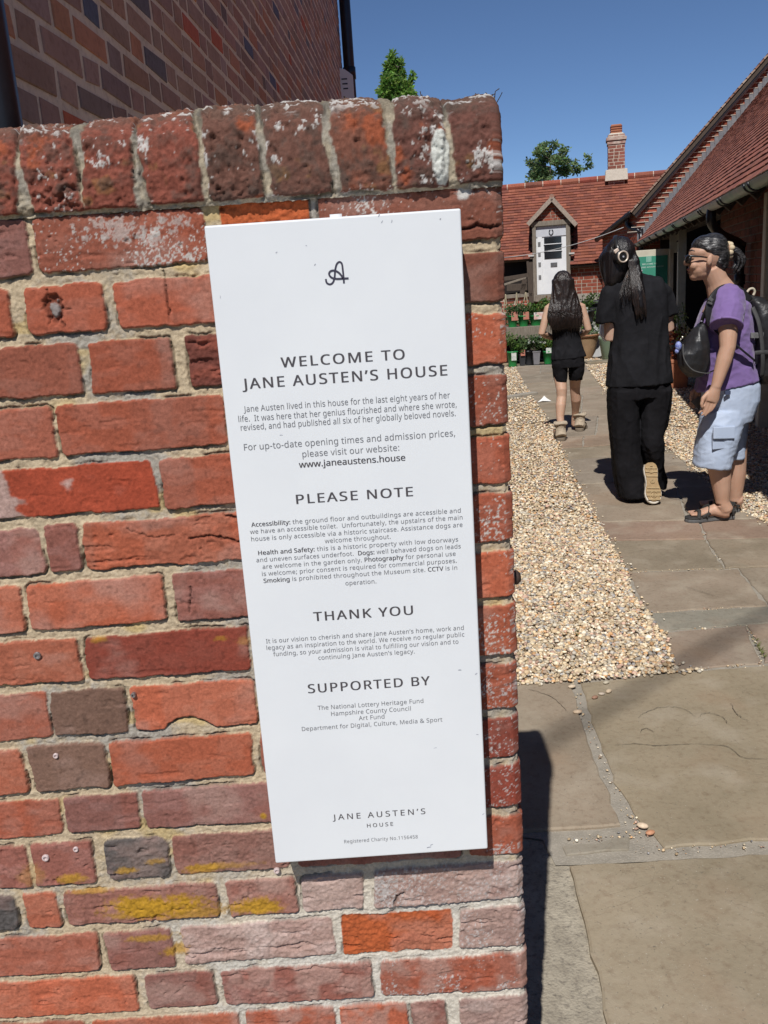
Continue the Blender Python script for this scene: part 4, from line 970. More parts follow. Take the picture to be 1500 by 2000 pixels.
for t in np.arange(t_near + .4, t_far - .2, .62):
    mb = MB(); a = EVp(t) + N2 * .02 + UPZ * (EZ - .09); mb.beam(a, a + sl * 1.2, .07, .09, up=(0, 0, 1)); ko(mb.build('rafter', m_oakd, ob))
# black downpipe with a swan neck between the piers
pa = gc((on_plane(1403, 404, EV0, N2) - EV0).dot(D2)); tpz = wt(1466); pb = WP0 + D2 * tpz - N2 * .10
mb = MB(); pts = [pa + UPZ * -.03, pa - UPZ * .16, pa.lerp(Vector((pb.x, pb.y, pa.z - .34)), .35) - UPZ * .02, Vector((pb.x, pb.y, pa.z - .36)), Vector((pb.x, pb.y, pa.z - .5)), Vector((pb.x, pb.y, .05))]
pts[2].z = pa.z - .27
mb.tube(smooth_pts(pts, 5), .044, 12); mb.tube([Vector((pb.x, pb.y, 1.25)), Vector((pb.x, pb.y, 1.35))], .053, 12)
ko(mb.build('downpipe', m_black, ob, smooth=True))
# cream posts of the open bay and the frame at the right edge
for px, w, mm, z1 in ((1335, .13, m_cream, EZ + .02), (1516, .16, m_cream, EZ)):
    t = wt(px); c = WP0 + D2 * t - N2 * .03; q = MB(); q.box((c.x, c.y, z1 / 2), (w, .13, z1), Matrix.Rotation(-math.atan2(D2.x, D2.y), 3, 'Z')); ko(q.build('post', mm, ob, bevel=.008))
t = wt(1335); c = WP0 + D2 * t - N2 * .11; q = MB(); q.box((c.x, c.y, EZ - .16), (.22, .03, .34), Matrix.Rotation(-math.atan2(D2.x, D2.y), 3, 'Z')); ko(q.build('post_head', m_cream, ob, bevel=.006))
q = MB(); q.tube([c + Vector((-.03, -.03, 1.98)), c + Vector((.02, -.06, 2.02)), c + Vector((.03, -.05, 1.90)), c + Vector((-.02, -.04, 1.86))], .012, 6); ko(q.build('hook', m_black, ob, smooth=True))

# --- the tall building whose gable stands behind that roof
gable = thing('gabled_building', 'taller brick building with a steep tiled gable behind the outbuilding roof', 'building', GPL)
def kg(o): return keep(o, gable)
gp = lambda px, py: on_plane(px, py, GPL, D2)
cE = gp(1243, 402); vz = gp(1500, 107)
u_of = lambda p: ((p - GPL).dot(N2), p.z)
ce, vv = u_of(cE), u_of(vz); slope = (vv[1] - ce[1]) / (vv[0] - ce[0]); apx = ce[0] + 5.6; apz = ce[1] + slope * 5.6
kg(brick_face('gable_wall', GPL, N2, [(ce[0] + .02, 0), (2 * apx - ce[0], 0), (2 * apx - ce[0], ce[1]), (apx, apz), (ce[0] + .02, ce[1])], gable, PB_RED, (.31, .235, .175), nrm=-D2, seed=51, bw=.225, bh=.068))
sdir = Vector((N2.x, N2.y, slope)).normalized(); rz0 = ce[1] - .06
O_ = GPL + N2 * (ce[0] - .12) + UPZ * (ce[1] - .12 * slope) - D2 * .17
kg(tile_roof('roof', O_, D2, sdir, 3.6, 5.9 * math.hypot(1, slope), gable, seed=53, gauge=.11, pal=PT))
mb = MB(); nr_ = Vector((-slope * N2.x, -slope * N2.y, 1)).normalized(); Ls = 5.9 * math.hypot(1, slope)
mb.prism([O_ - nr_ * .035, O_ + sdir * Ls - nr_ * .035, O_ + sdir * Ls + D2 * 3.6 - nr_ * .035, O_ + D2 * 3.6 - nr_ * .035], -nr_ * .06); kg(mb.build('roof_deck', m_oakd, gable))
mb = MB(); q = O_ + D2 * .02 - nr_ * .13; mb.prism([q, q + sdir * Ls, q + sdir * Ls + nr_ * .08, q + nr_ * .08], D2 * .04); kg(mb.build('bargeboard', m_black, gable))
mb = MB(); q = O_ + D2 * .08 - nr_ * .165; mb.prism([q, q + sdir * Ls, q + sdir * Ls + nr_ * .04, q + nr_ * .04], D2 * .05); kg(mb.build('verge_moulding', mat('grey_wood_trim', (.36, .34, .32), .8, var=(.26, .24, .22), scale=6), gable))
# undercloak: pale bedded tile ends along the verge
mb = MB(); k = 0.0; vr = random.Random(8)
while k < Ls:
    q = O_ + sdir * k - D2 * .012; mb.col = vr.choice([(.36, .27, .21), (.30, .20, .15), (.42, .34, .28), (.26, .15, .11)])
    mb.prism([q - nr_ * .012, q + sdir * .10 - nr_ * .012, q + sdir * .092 + nr_ * .014, q + nr_ * .026], D2 * .16); k += .11
kg(mb.build('verge', m_tile, gable, colors=True))
o2 = 2 * apx - 2 * ce[0]
mb = MB(); b = GPL + N2 * (ce[0] + .02); bk = D2 * 3.0
Fp = V(1177, 500, 20.7); Ft = V(1174, 461, 20.7).z; near_ = Vector((b.x, b.y, 0)); Fp.z = 0
du = Fp - near_; dl_ = du.length; du.normalize(); dnm = Vector((-du.y, du.x, 0)); zt_n = ce[1] - .10
kg(brick_face('side_wall', near_, du, [(0, 0), (dl_, 0), (dl_, Ft - .05), (0, zt_n)], gable, PB_RED, (.30, .25, .2), nrm=dnm, seed=52, bw=.225))
mb = MB(); A_ = near_ + UPZ * (zt_n + .03) - du * .1; B_ = Fp + UPZ * (Ft - .02); ov = dnm * .13
mb.prism([A_ - dnm * .3, A_ + ov - UPZ * .05, B_ + ov - UPZ * .05, B_ - dnm * .3], UPZ * .07); kg(mb.build('side_eave', m_oakd, gable)); mb = MB()
mb.prism([GPL + N2 * (apx * 2 - ce[0]) + D2 * .02, GPL + N2 * (ce[0] + .05) + D2 * .02, GPL + N2 * (ce[0] + .05) + D2 * 3.0, GPL + N2 * (apx * 2 - ce[0]) + D2 * 3.0], (0, 0, ce[1] - .5)); kg(mb.build('core', mat('gable_core', (.2, .07, .045), .9, var=(.15, .06, .04), scale=5), gable))
mb = MB(); q = cE - D2 * .12 - N2 * .16 - UPZ * .10; e = Fp + dnm * .15; q = near_ + dnm * .15; q.z = zt_n - .03; mb.tube([q, Vector((e.x, e.y, Ft - .08))], .055, 8); kg(mb.build('gutter', m_black, gable, smooth=True))
mb = MB(); q = GPL + N2 * (ce[0] - .10) + D2 * .25; mb.tube(smooth_pts([Vector((q.x - .08, q.y, ce[1] - .12)), Vector((q.x - .06, q.y, ce[1] - .38)), Vector((q.x + .10, q.y - .3, ce[1] - .52)), Vector((q.x + .13, q.y - .3, ce[1] - .7)), Vector((q.x + .13, q.y - .3, .1))], 4), .05, 10); kg(mb.build('downpipe', m_black, gable, smooth=True))
# stepped lead flashing where the lower roof meets the gable
mb = MB(); k0 = (EVp(t_far) - GPL).dot(N2); step = .079; i = 0
while i * step < 3.6:
    z0 = EZ + .02 + i * step * sk_; z1 = z0 + step * sk_; x0 = k0 + i * step
    P3 = lambda a, z: GPL + N2 * a + UPZ * z - D2 * .022
    mb.prism([P3(x0 - .02, z0 - .02), P3(x0 + step - .02, z1 - .02), P3(x0 + step - .02, z1 + .11), P3(x0 - .03, z1 + .11), P3(x0 - .03, z0 + .07)], D2 * .012); i += 1
kg(mb.build('flashing', m_lead, gable))
mb = MB()
for i in range(45):
    z1 = EZ + .02 + (i + 1) * step * sk_ + .118; x0 = k0 + i * step; P3 = GPL + N2 * (x0 - .10) + UPZ * z1 - D2 * .020; mb.beam(P3 - N2 * .13, P3 + N2 * .14, .020, .011)
kg(mb.build('flashing_pointing', m_lime, gable))

# --- the cottage across the end of the yard
CP0 = Vector((4.31, 21.0, 0)) * (21.4 / 21.0); cf = lambda px, py, off=0.0: on_plane(px, py, CP0 + D2 * off, D2)
cu_ = lambda px, py, off=0.0: ((cf(px, py, off) - CP0).dot(N2), cf(px, py, off).z)
cot = thing('cottage', 'low brick cottage with a clay tile roof and a raised white loft door', 'cottage', CP0)
def kc(o): return keep(o, cot)
xl_, xr_ = -5.2, 4.2; ez = cu_(1140, 515)[1]; rzr = 3.75
rs = Vector((D2.x * 2.35, D2.y * 2.35, rzr - ez)); rl = rs.length
dl, dr = cu_(1042, 500, -.1)[0], cu_(1114, 500, -.1)[0]
Oc = CP0 + N2 * xl_ - D2 * .22 + UPZ * (ez - .02)
lift_e = .36
dz0, dz1 = cu_(1078, 575, -.1)[1], cu_(1078, 388, -.1)[1]
def okt(a, b):
    x = a + xl_
    if x < dl and b < lift_e: return False
    zz = ez + b / rl * (rzr - ez)
    if dl - .02 < x < dr + .02 and zz < cu_(1078, 445, -.1)[1]: return False
    return True
kc(tile_roof('roof', Oc, N2, rs, xr_ - xl_, rl, cot, ok=okt, seed=61, gauge=.104, tw=.17, th=.014, lift=.014))
mb = MB(); nn = N2.cross(rs).normalized(); nn = nn if nn.z > 0 else -nn
cutu = dl - xl_
q = Oc - nn * .03
for a0, a1, b0 in ((0, cutu, lift_e), (cutu, dr - xl_, rl * .45), (dr - xl_, xr_ - xl_, 0)):
    s_ = rs.normalized(); mb.prism([q + N2 * a0 + s_ * b0, q + N2 * a1 + s_ * b0, q + N2 * a1 + s_ * rl, q + N2 * a0 + s_ * rl], -nn * .06)
s2 = Vector((D2.x * 2.35, D2.y * 2.35, -(rzr - ez))); top = Oc + rs
mb.prism([top, top + N2 * (xr_ - xl_), top + N2 * (xr_ - xl_) + s2, top + s2], -UPZ * .06); kc(mb.build('roof_deck', m_oakd, cot))
mb = MB(); k = 0.0; vr = random.Random(4)
while k < xr_ - xl_:
    c = vr.choice(PT); mb.col = tuple(v * vr.uniform(.9, 1.2) for v in c)
    a = top + N2 * k + UPZ * .015; b = a + N2 * .43
    mb.tube([a, b], .085, 10); mb.col = (.62, .52, .42); mb.tube([b, b + N2 * .02], .080, 10); k += .45
kc(mb.build('ridge_tiles', m_tile, cot, colors=True, smooth=False))
# front wall: brick right of the door, low brick and dark timber bay on the left
kc(brick_face('wall', CP0 + N2 * dr, N2, [(0, 0), (xr_ - dr, 0), (xr_ - dr, ez + .12), (0, ez + .12)], cot, PB_RED, (.42, .36, .29), nrm=-D2, seed=71, bw=.225, bh=.07, jt=.014))
lowz = cu_(1010, 577)[1]
kc(brick_face('wall', CP0 + N2 * xl_, N2, [(0, 0), (dl - .1 - xl_, 0), (dl - .1 - xl_, lowz), (0, lowz)], cot, [(.30, .085, .055), (.27, .09, .06)], (.55, .49, .41), nrm=-D2, seed=72, bw=.225, bh=.07, jt=.018))
mb = MB(); a = CP0 + N2 * xl_ + D2 * .35; b = CP0 + N2 * dl + D2 * .35; mb.prism([a, b, b + D2 * .1, a + D2 * .1], (0, 0, ez + .4)); a = CP0 + N2 * xr_ + D2 * .02; b = CP0 + N2 * dl + D2 * .02
kc(mb.build('recess', m_dark, cot))  # near-black panel: shade of the timber bay put into its colour
mb = MB(); a = CP0 + N2 * xl_ + D2 * .5; b = CP0 + N2 * xr_ + D2 * .5; mb.prism([a, b, b + D2 * 3.6, a + D2 * 3.6], (0, 0, ez)); kc(mb.build('core', mat('cottage_core', (.2, .07, .045), .9, var=(.15, .06, .04), scale=5), cot))
for (p0_, p1_, w, mm) in [((985, 545), (1036, 537), .10, m_oakd), ((1035, 510), (1040, 592), .16, m_oakd), ((985, 556), (1028, 542), .05, m_oak), ((985, 580), (1040, 575), .09, m_oak), ((990, 562), (1030, 560), .16, m_oakd), ((1025, 545), (1020, 575), .12, m_oakd)]:
    q = MB(); a, b = cf(*p0_, -.02), cf(*p1_, -.02); q.beam(a, b, .10, w, up=(0, 0, 1) if abs((b - a).z) < (b - a).length * .7 else N2); kc(q.build('timber', mm, cot, bevel=.008))
q = MB()
for i in range(9):
    x = cu_(1126, 580)[0] + i * .13; z0 = .30; q.box(CP0 + N2 * (x + .065) - D2 * .05 + UPZ * (z0 + .36), (.124, .03, .72), Matrix.Rotation(-math.atan2(D2.x, D2.y), 3, 'Z'))
kc(q.build('plank_apron', mat('silver_planks', (.36, .33, .29), .9, var=(.22, .2, .17), scale=10, stretch=(14, 14, .8), bump=.4, bscale=14), cot, bevel=.004))
# loft door in its dormer
RZ = Matrix.Rotation(-math.atan2(D2.x, D2.y), 3, 'Z')
def cbox(mb, x0, x1, z0, z1, off, th): mb.box(CP0 + N2 * ((x0 + x1) / 2) + UPZ * ((z0 + z1) / 2) + D2 * (off + th / 2), (x1 - x0, th, z1 - z0), RZ)
fo = -.14
X = lambda px: cu_(px, 500, fo)[0]
Z = lambda py, px=1078: cu_(px, py, fo)[1]
zb, zt2 = Z(574), Z(442)
for x0, x1 in ((X(1040.5), X(1047.5)), (X(1106), X(1114))):
    q = MB(); cbox(q, x0, x1, zb - .15, zt2 + .02, fo, .14); kc(q.build('door_post', m_oak, cot, bevel=.006))
q = MB(); cbox(q, X(1038), X(1116), zt2 + .022, Z(433) + .03, fo - .01, .16); kc(q.build('lintel', m_oak, cot, bevel=.006))
q = MB(); cbox(q, X(1047.5), X(1106), zb, zt2 + .02, fo + .075, .03); dleaf = kc(q.build('loft_door', m_wdoor, cot))
q = MB(); cbox(q, X(1047.6), X(1105.8), Z(461), zt2 + .018, fo + .055, .02); keep(q.build('top_panel', mat('grey_white_paint', (.52, .53, .56), .5, var=(.45, .46, .5), scale=6), cot), cot)
q = MB(); cbox(q, X(1050), X(1059), zb, Z(461) , fo + .055, .02); keep(q.build('door_stile', m_wdoor, cot, bevel=.003), cot)
for (pa_, pb_) in ((463, 475), (477.5, 489), (491, 505)):
    q = MB(); cbox(q, X(1063), X(1097), Z(pb_), Z(pa_), fo + .062, .012); keep(q.build('window_pane', m_glass, cot), cot)
for py in (476.2, 490):
    q = MB(); cbox(q, X(1062), X(1098), Z(py) - .008, Z(py) + .008, fo + .05, .02); keep(q.build('glazing_bar', m_wdoor, cot), cot)
q = MB(); cbox(q, X(1075), X(1088), Z(521), Z(513), fo + .06, .014); keep(q.build('letter_plate', mat('grey_iron', (.08, .085, .09), .5, var=(.12, .12, .12), scale=20), cot), cot)
q = MB(); hc = CP0 + N2 * X(1077) + UPZ * Z(453) + D2 * (fo + .045); q.tube([hc + N2 * (math.cos(a) * .045) + UPZ * (math.sin(a) * .062) for a in np.linspace(2.0, 2.0 + 5.4, 12) if True], .011, 6); keep(q.build('horseshoe', m_black, cot, smooth=True), cot)
for py in (475, 495, 515, 540):
    q = MB(); cbox(q, X(1051), X(1056), Z(py) - .05, Z(py) + .05, fo + .045, .012); keep(q.build('door_hinge', mat('grey_iron', (.2, .2, .2), .5, var=(.12, .12, .12), scale=20), cot), cot)
q = MB(); cbox(q, X(1044), X(1112), zb - .16, zb - .01, fo - .08, .22); kc(q.build('threshold', m_oak, cot, bevel=.01))
for px0, px1, py in ((1032, 1043, 496), (1111, 1122, 497)):
    q = MB(); cbox(q, cu_(px0, py, fo)[0], cu_(px1, py, fo)[0], Z(py + 2), Z(py - 1), fo - .03, .12); kc(q.build('lead_apron', mat('pale_lead', (.55, .54, .5), .6, var=(.4, .4, .38), scale=9), cot))
# dormer gable and its small roof
ax, az = cu_(1078, 388, fo); elx, elz = cu_(1031, 439, fo); erx, erz = cu_(1126, 440, fo); bz = Z(434) + .032
kc(brick_face('dormer_gable', CP0 + D2 * (fo + .04), N2, [(X(1042), bz), (X(1113), bz), (ax + .02, az - .10), (ax - .02, az - .10)], cot, PB_RED, (.36, .30, .24), nrm=-D2, seed=75, bw=.2, bh=.06))
for ex, ez_ in ((elx, elz), (erx, erz)):
    mb = MB(); A_ = CP0 + N2 * ax + UPZ * az + D2 * (fo - .07); B_ = CP0 + N2 * ex + UPZ * ez_ + D2 * (fo - .07); dv = (B_ - A_).normalized(); nn_ = dv.cross(D2).normalized(); nn_ = nn_ if nn_.z > 0 else -nn_
    k = 0; Lq = (B_ - A_).length
    mb.prism([A_ - nn_ * .05, B_ - nn_ * .05, B_ + nn_ * .005, A_ + nn_ * .005], D2 * 1.9); kc(mb.build('dormer_roof', m_oakd, cot))
    kc(tile_roof('dormer_tiles', B_ + nn_ * .012, D2, -dv, 1.9, Lq, cot, seed=77, gauge=.10, tw=.165))
    mb = MB(); mb.prism([A_ - nn_ * .050, B_ - nn_ * .050, B_ + nn_ * .045, A_ + nn_ * .045], -D2 * .035); kc(mb.build('dormer_bargeboard', mat('silvered_oak', (.36, .29, .23), .85, var=(.25, .2, .16), scale=9, stretch=(3, 3, 3)), cot))
for x0 in (X(1040.5), X(1114)):
    mb = MB(); cbox(mb, x0 - .015, x0 + .015, ez - .2, zt2 + .2, fo + .12, 1.4); kc(mb.build('dormer_cheek', m_oakd, cot))
q = MB(); a = CP0 + N2 * ax + UPZ * (az + .04) + D2 * (fo - .09); q.tube([a, a + D2 * 2.0], .06, 8); kc(q.build('dormer_ridge', mat('ridge_clay', (.30, .15, .10), .85, var=(.25, .17, .13), scale=9), cot))
# chimney
cq = lambda px, py: on_plane(px, py, CP0 + D2 * 1.9, D2)
cu2 = lambda px, py: ((cq(px, py) - CP0).dot(N2), cq(px, py).z)
x0, zc0 = cu2(1188, 345); x1, _ = cu2(1220, 345); _, zc1 = cu2(1204, 262)
CB = CP0 + D2 * 1.9
W_ = x1 - x0
for k, (nn_, uu_, O, w) in enumerate(((-D2, N2, CB + N2 * x0, W_), (-N2, D2, CB + N2 * x0, W_), (N2, D2, CB + N2 * x1, W_), (D2, N2, CB + N2 * x0 + D2 * W_, W_))):
    kc(brick_face('chimney', O + UPZ * (zc0 - .6), uu_, [(0, 0), (w, 0), (w, zc1 - zc0 + .6), (0, zc1 - zc0 + .6)], cot, [(.26, .092, .066), (.23, .082, .060), (.29, .112, .082)], (.56, .48, .39), nrm=nn_, seed=80 + k, bw=.225, bh=.062, jt=.016))
q = MB(); c = CB + N2 * ((x0 + x1) / 2) + D2 * (W_ / 2); q.box(c + UPZ * (zc1 - .10), (W_ + .09, W_ + .09, .075), RZ); q.box(c + UPZ * (zc1 - .19), (W_ + .04, W_ + .04, .07), RZ); kc(q.build('chimney_band', mat('band_brick', (.28, .12, .09), .9, var=(.5, .42, .35), scale=6, bump=.3), cot, bevel=.006))
q = MB(); q.box(c + UPZ * (zc1 - .01), (W_ + .03, W_ + .03, .09), RZ, taper=(.75, .75)); kc(q.build('chimney_flaunching', m_lime, cot, bevel=.01)); q = MB(); q.box(c + UPZ * (zc0 + .02), (W_ + .16, W_ + .16, .26), RZ, taper=(.94, .94)); kc(q.build('chimney_base', m_lime, cot, bevel=.01))
q = MB(); q.box(c + UPZ * (zc1 + .13), (.27, .27, .22), RZ, taper=(.92, .92)); kc(q.build('chimney_pot', m_terr, cot, bevel=.01))
for k in range(3):
    q = MB(); q.box(c + UPZ * (zc1 + .085 + .055 * k), (.285, .285, .016), RZ); kc(q.build('pot_rib', mat('pot_rib_clay', (.30, .09, .045), .8, var=(.22, .07, .04), scale=10), cot))
# cable across the yard
q = MB(); a, b = cf(985, 503, -1.2), on_plane(1218, 444, GPL - D2 * .1, D2); q.tube([a.lerp(b, i / 12) - UPZ * (.10 * (1 - (2 * i / 12 - 1) ** 2)) for i in range(13)], .009, 6)
tag(q.build('service_cable', mat('grey_cable', (.42, .40, .38), .6, var=(.3, .3, .3), scale=20), smooth=True), 'thin grey cable strung across the cottage roof past the loft door', 'cable')

# --- welcome board with green panel by the open bay
bp0 = Vector((0, 13.6, 0)); bq = lambda px, py: on_plane(px, py, bp0, Vector((0, 1, 0)))
b0, b1 = bq(1238, 500), bq(1315, 500); bt = bq(1280, 487).z
gb = thing('green_welcome_board', 'cream wooden board with a green welcome poster at the entrance of the outbuilding', 'notice board', ((b0.x + b1.x) / 2, 13.6, 0))
w = b1.x - b0.x
q = MB(); q.box((0, .03, bt / 2 + .02), (w, .05, bt - .04)); q.build('board', m_cream, gb, bevel=.006)
q = MB(); q.box((w / 2 - .03, -.005, bt / 2 + .02), (.055, .04, bt - .06)); q.build('frame_stile', m_cream, gb, bevel=.004)
g0, g1 = bq(1243, 497), bq(1304, 497); gt, gz = bq(1275, 500).z, bq(1275, 600).z
m_green = mat('green_poster', (.050, .27, .185), .5, var=(.045, .24, .165), scale=4)
q = MB(); gx = (g0.x + g1.x) / 2 - (b0.x + b1.x) / 2; q.box((gx, .001, (gt + gz) / 2), (g1.x - g0.x, .012, gt - gz)); q.build('poster', m_green, gb)
mb = MB(); mb.two = False
for body, pa, pb in (('WELCOME TO', (1254, 518), (1283, 516.0)), ('JANE AUSTEN’S HOUSE', (1252, 524), (1296, 521.0))):
    a, b = bq(*pa), bq(*pb); a.z = b.z = (a.z + b.z) / 2; a.y = b.y = 13.6 - .0068; place_text(mb, [(body, .012, 1.1)], a, b, 0)
mb.v = [(x - gb.location.x, y - 13.6, z) for x, y, z in mb.v]; mb.build('poster_text', mat('pale_print', (.62, .72, .68), .5, var=(.55, .66, .6), scale=20), gb, fixn=False)
q = MB(); e = bq(1267, 506); e.x -= gb.location.x
for k in range(4): q.box((e.x - .03 + .02 * k, -.007, e.z), (.014, .003, .085))
q.build('poster_emblem', mat('mint_print', (.30, .52, .44), .5, var=(.26, .48, .4), scale=20), gb)
# ------------------------------------------------------------------ trees, pots and plants
pr = random.Random(77)
def leafmat(name):
    m_ = mat(name, attr=True, rough=.55, var=(.82, .85, .78), scale=30, spec=.3); N = m_.node_tree.nodes; LK = m_.node_tree.links
    tr = N.new('ShaderNodeBsdfTranslucent'); mx = N.new('ShaderNodeMixShader'); mx.inputs[0].default_value = .48; b = N['Principled BSDF']
    LK.new(b.inputs['Base Color'].links[0].from_socket, tr.inputs['Color']); LK.new(b.outputs[0], mx.inputs[1]); LK.new(tr.outputs[0], mx.inputs[2]); LK.new(mx.outputs[0], N['Material Output'].inputs[0]); return m_
m_leaf = leafmat('leaf')
m_bark = mat('bark', (.14, .11, .085), .95, var=(.08, .065, .05), scale=20, stretch=(6, 6, 1), bump=.6, bscale=30)
def leaf(mb, c, s, r, asp=.55, up=.35):
    d = Vector((r.gauss(0, 1), r.gauss(0, 1), r.gauss(up, .7))).normalized(); n = Vector((r.gauss(0, 1), r.gauss(0, 1), r.gauss(.9, .8)))
    w = d.cross(n)
    if w.length < 1e-3: w = d.orthogonal()
    w.normalize(); n = w.cross(d)
    mb.add([c, c + d * s * .5 + w * s * asp * .5 + n * s * .06, c + d * s - n * s * .10, c + d * s * .5 - w * s * asp * .5 + n * s * .06], [(0, 1, 2, 3)])
def foliage(mb, clumps, n, size, pal, r, shell=.55):
    tot = sum(c[1][0] * c[1][1] * c[1][2] for c in clumps) ** 1
    for c, rad in clumps:
        k = max(6, int(n * (rad[0] * rad[1] * rad[2]) / tot)); tone = r.uniform(.78, 1.2)
        for _ in range(k):
            v = Vector((r.gauss(0, 1), r.gauss(0, 1), r.gauss(0, 1))).normalized() * (r.uniform(shell, 1.0) if r.random() < .75 else r.uniform(0, 1))
            p = Vector(c) + Vector((v.x * rad[0], v.y * rad[1], v.z * rad[2]))
            b = r.choice(pal); mb.col = tuple(q * tone * r.uniform(.8, 1.2) for q in b); leaf(mb, p, size * r.uniform(.7, 1.3), r)
def tree(name, label, x, y, H_, crown, trunk_r, leaves, size, pal, seed, limbs=7):
    r = random.Random(seed); t = thing(name, label, 'tree', (x, y, 0))
    q = MB(); q.tube([(0, 0, -.1), (.05, .03, H_ * .3), (-.04, .02, H_ * .6), (.0, 0, H_ * .93)], [trunk_r, trunk_r * .75, trunk_r * .45, trunk_r * .12], 10)
    for i in range(limbs):
        c, rd = crown[i % len(crown)][:2]; z = max(H_ * .25, c[2] - rd[2] * 1.2) ; q.tube([(0, 0, z), (c[0] * .5, c[1] * .5, (z + c[2]) / 2), (c[0], c[1], c[2])], [trunk_r * .4, trunk_r * .22, trunk_r * .06], 6)
    q.build('trunk', m_bark, t, smooth=True)
    mb = MB(); foliage(mb, [c for c in crown if len(c) == 2], leaves, size, pal, r, .35)
    hid = [c[:2] for c in crown if len(c) == 3]
    if hid: foliage(mb, hid, 1500, size * 1.2, pal, r)
    mb.build('crown', m_leaf, t, colors=True, fixn=False)
    return t
TP = [(.075, .125, .030), (.060, .105, .028), (.095, .150, .040), (.045, .080, .024), (.11, .16, .05)]
# slim poplar seen over the coping
p = V(776, 108, 52); q0 = V(776, 195, 52); Hp = p.z; r = random.Random(5); cl = []
m_px = (V(800, 150, 52).x - V(776, 150, 52).x) / 24
def pc(px, py, rx, rz, dy=0): a = V(px, py, 52); cl.append(((a.x - p.x, dy + r.uniform(-.5, .5), a.z), (rx * m_px, rx * m_px * .8, rz * m_px)))
for a in [(767, 116, 9, 14), (758, 132, 10, 14), (776, 130, 12, 14), (782, 118, 8, 10), (768, 150, 16, 16), (784, 150, 10, 16), (755, 165, 12, 16), (776, 172, 20, 18), (803, 155, 6, 14), (797, 172, 9, 14), (808, 146, 5, 9), (750, 185, 14, 14), (780, 195, 24, 18), (800, 190, 12, 14)]: pc(*a)
for k in range(14): cl.append(((r.uniform(-1.3, 1.3), r.uniform(-1.2, 1.2), q0.z - .6 - k * .62), (1.1, 1.1, .95), 1))
tree('poplar_tree', 'slim bright green poplar rising behind the coping of the garden wall', p.x, 52, Hp, cl, .12, 5600, .25, [(.21, .35, .07), (.175, .30, .06), (.26, .40, .10), (.14, .25, .055)], 6)
# rounder tree over the cottage ridge
p = V(1075, 280, 40); r = random.Random(9); cl = []; m_px = (V(1100, 300, 40).x - V(1076, 300, 40).x) / 24
for px, py, rx, rz in [(1062, 288, 13, 9), (1080, 286, 12, 9), (1048, 302, 14, 10), (1072, 304, 18, 11), (1094, 300, 12, 9), (1035, 318, 10, 9), (1056, 320, 18, 12), (1084, 318, 20, 12), (1108, 316, 10, 8), (1124, 318, 10, 7), (1140, 314, 9, 7), (1150, 318, 6, 5), (1130, 330, 16, 8), (1100, 334, 20, 12), (1060, 340, 28, 14), (1145, 330, 10, 6)]:
    a = V(px, py, 40); cl.append(((a.x - p.x, r.uniform(-.8, .8), a.z), (rx * m_px, rx * m_px, rz * m_px)))
for k in range(10): cl.append(((r.uniform(-1.4, 1.6), r.uniform(-1.2, 1.2), V(1075, 345, 40).z - .5 - k * .35), (.95, .95, .6), 1))
tree('willow_tree', 'loose grey green tree showing above the ridge of the cottage roof', p.x, 40, p.z, cl, .10, 3600, .155, [(.22, .30, .13), (.18, .25, .11), (.27, .35, .16), (.13, .20, .085)], 10)
# hedge-like trees further left and right, beyond the buildings
# moss and dry sprigs on the coping
mb = MB(); r = random.Random(3)
for px in [(628, 5), (640, 4), (652, 5), (660, 7), (668, 6), (676, 7), (690, 4), (836, 5), (842, 8), (858, 3), (972, 6), (978, 5), (700, 3), (608, 3), (560, 3)]:
    X_ = px2X(px[0], 1.66)
    for k in range(5):
        a = Vector((X_ + r.uniform(-.006, .006), 1.17 + r.uniform(-.02, .03), 1.664)); tip = a + Vector((r.uniform(-.012, .012), r.uniform(-.01, .01), px[1] * .0016 * r.uniform(.6, 1.5)))
        mb.tube([a, a.lerp(tip, .6) + Vector((r.uniform(-.003, .003), 0, .002)), tip], [.0007, .0005, .0006], 4)
tag(mb.build('dry_moss', mat('dry_moss_stalk', (.05, .035, .02), .9, var=(.09, .05, .02), scale=300)), 'dry moss stalks and sprigs growing along the top of the brick coping', kind='stuff')

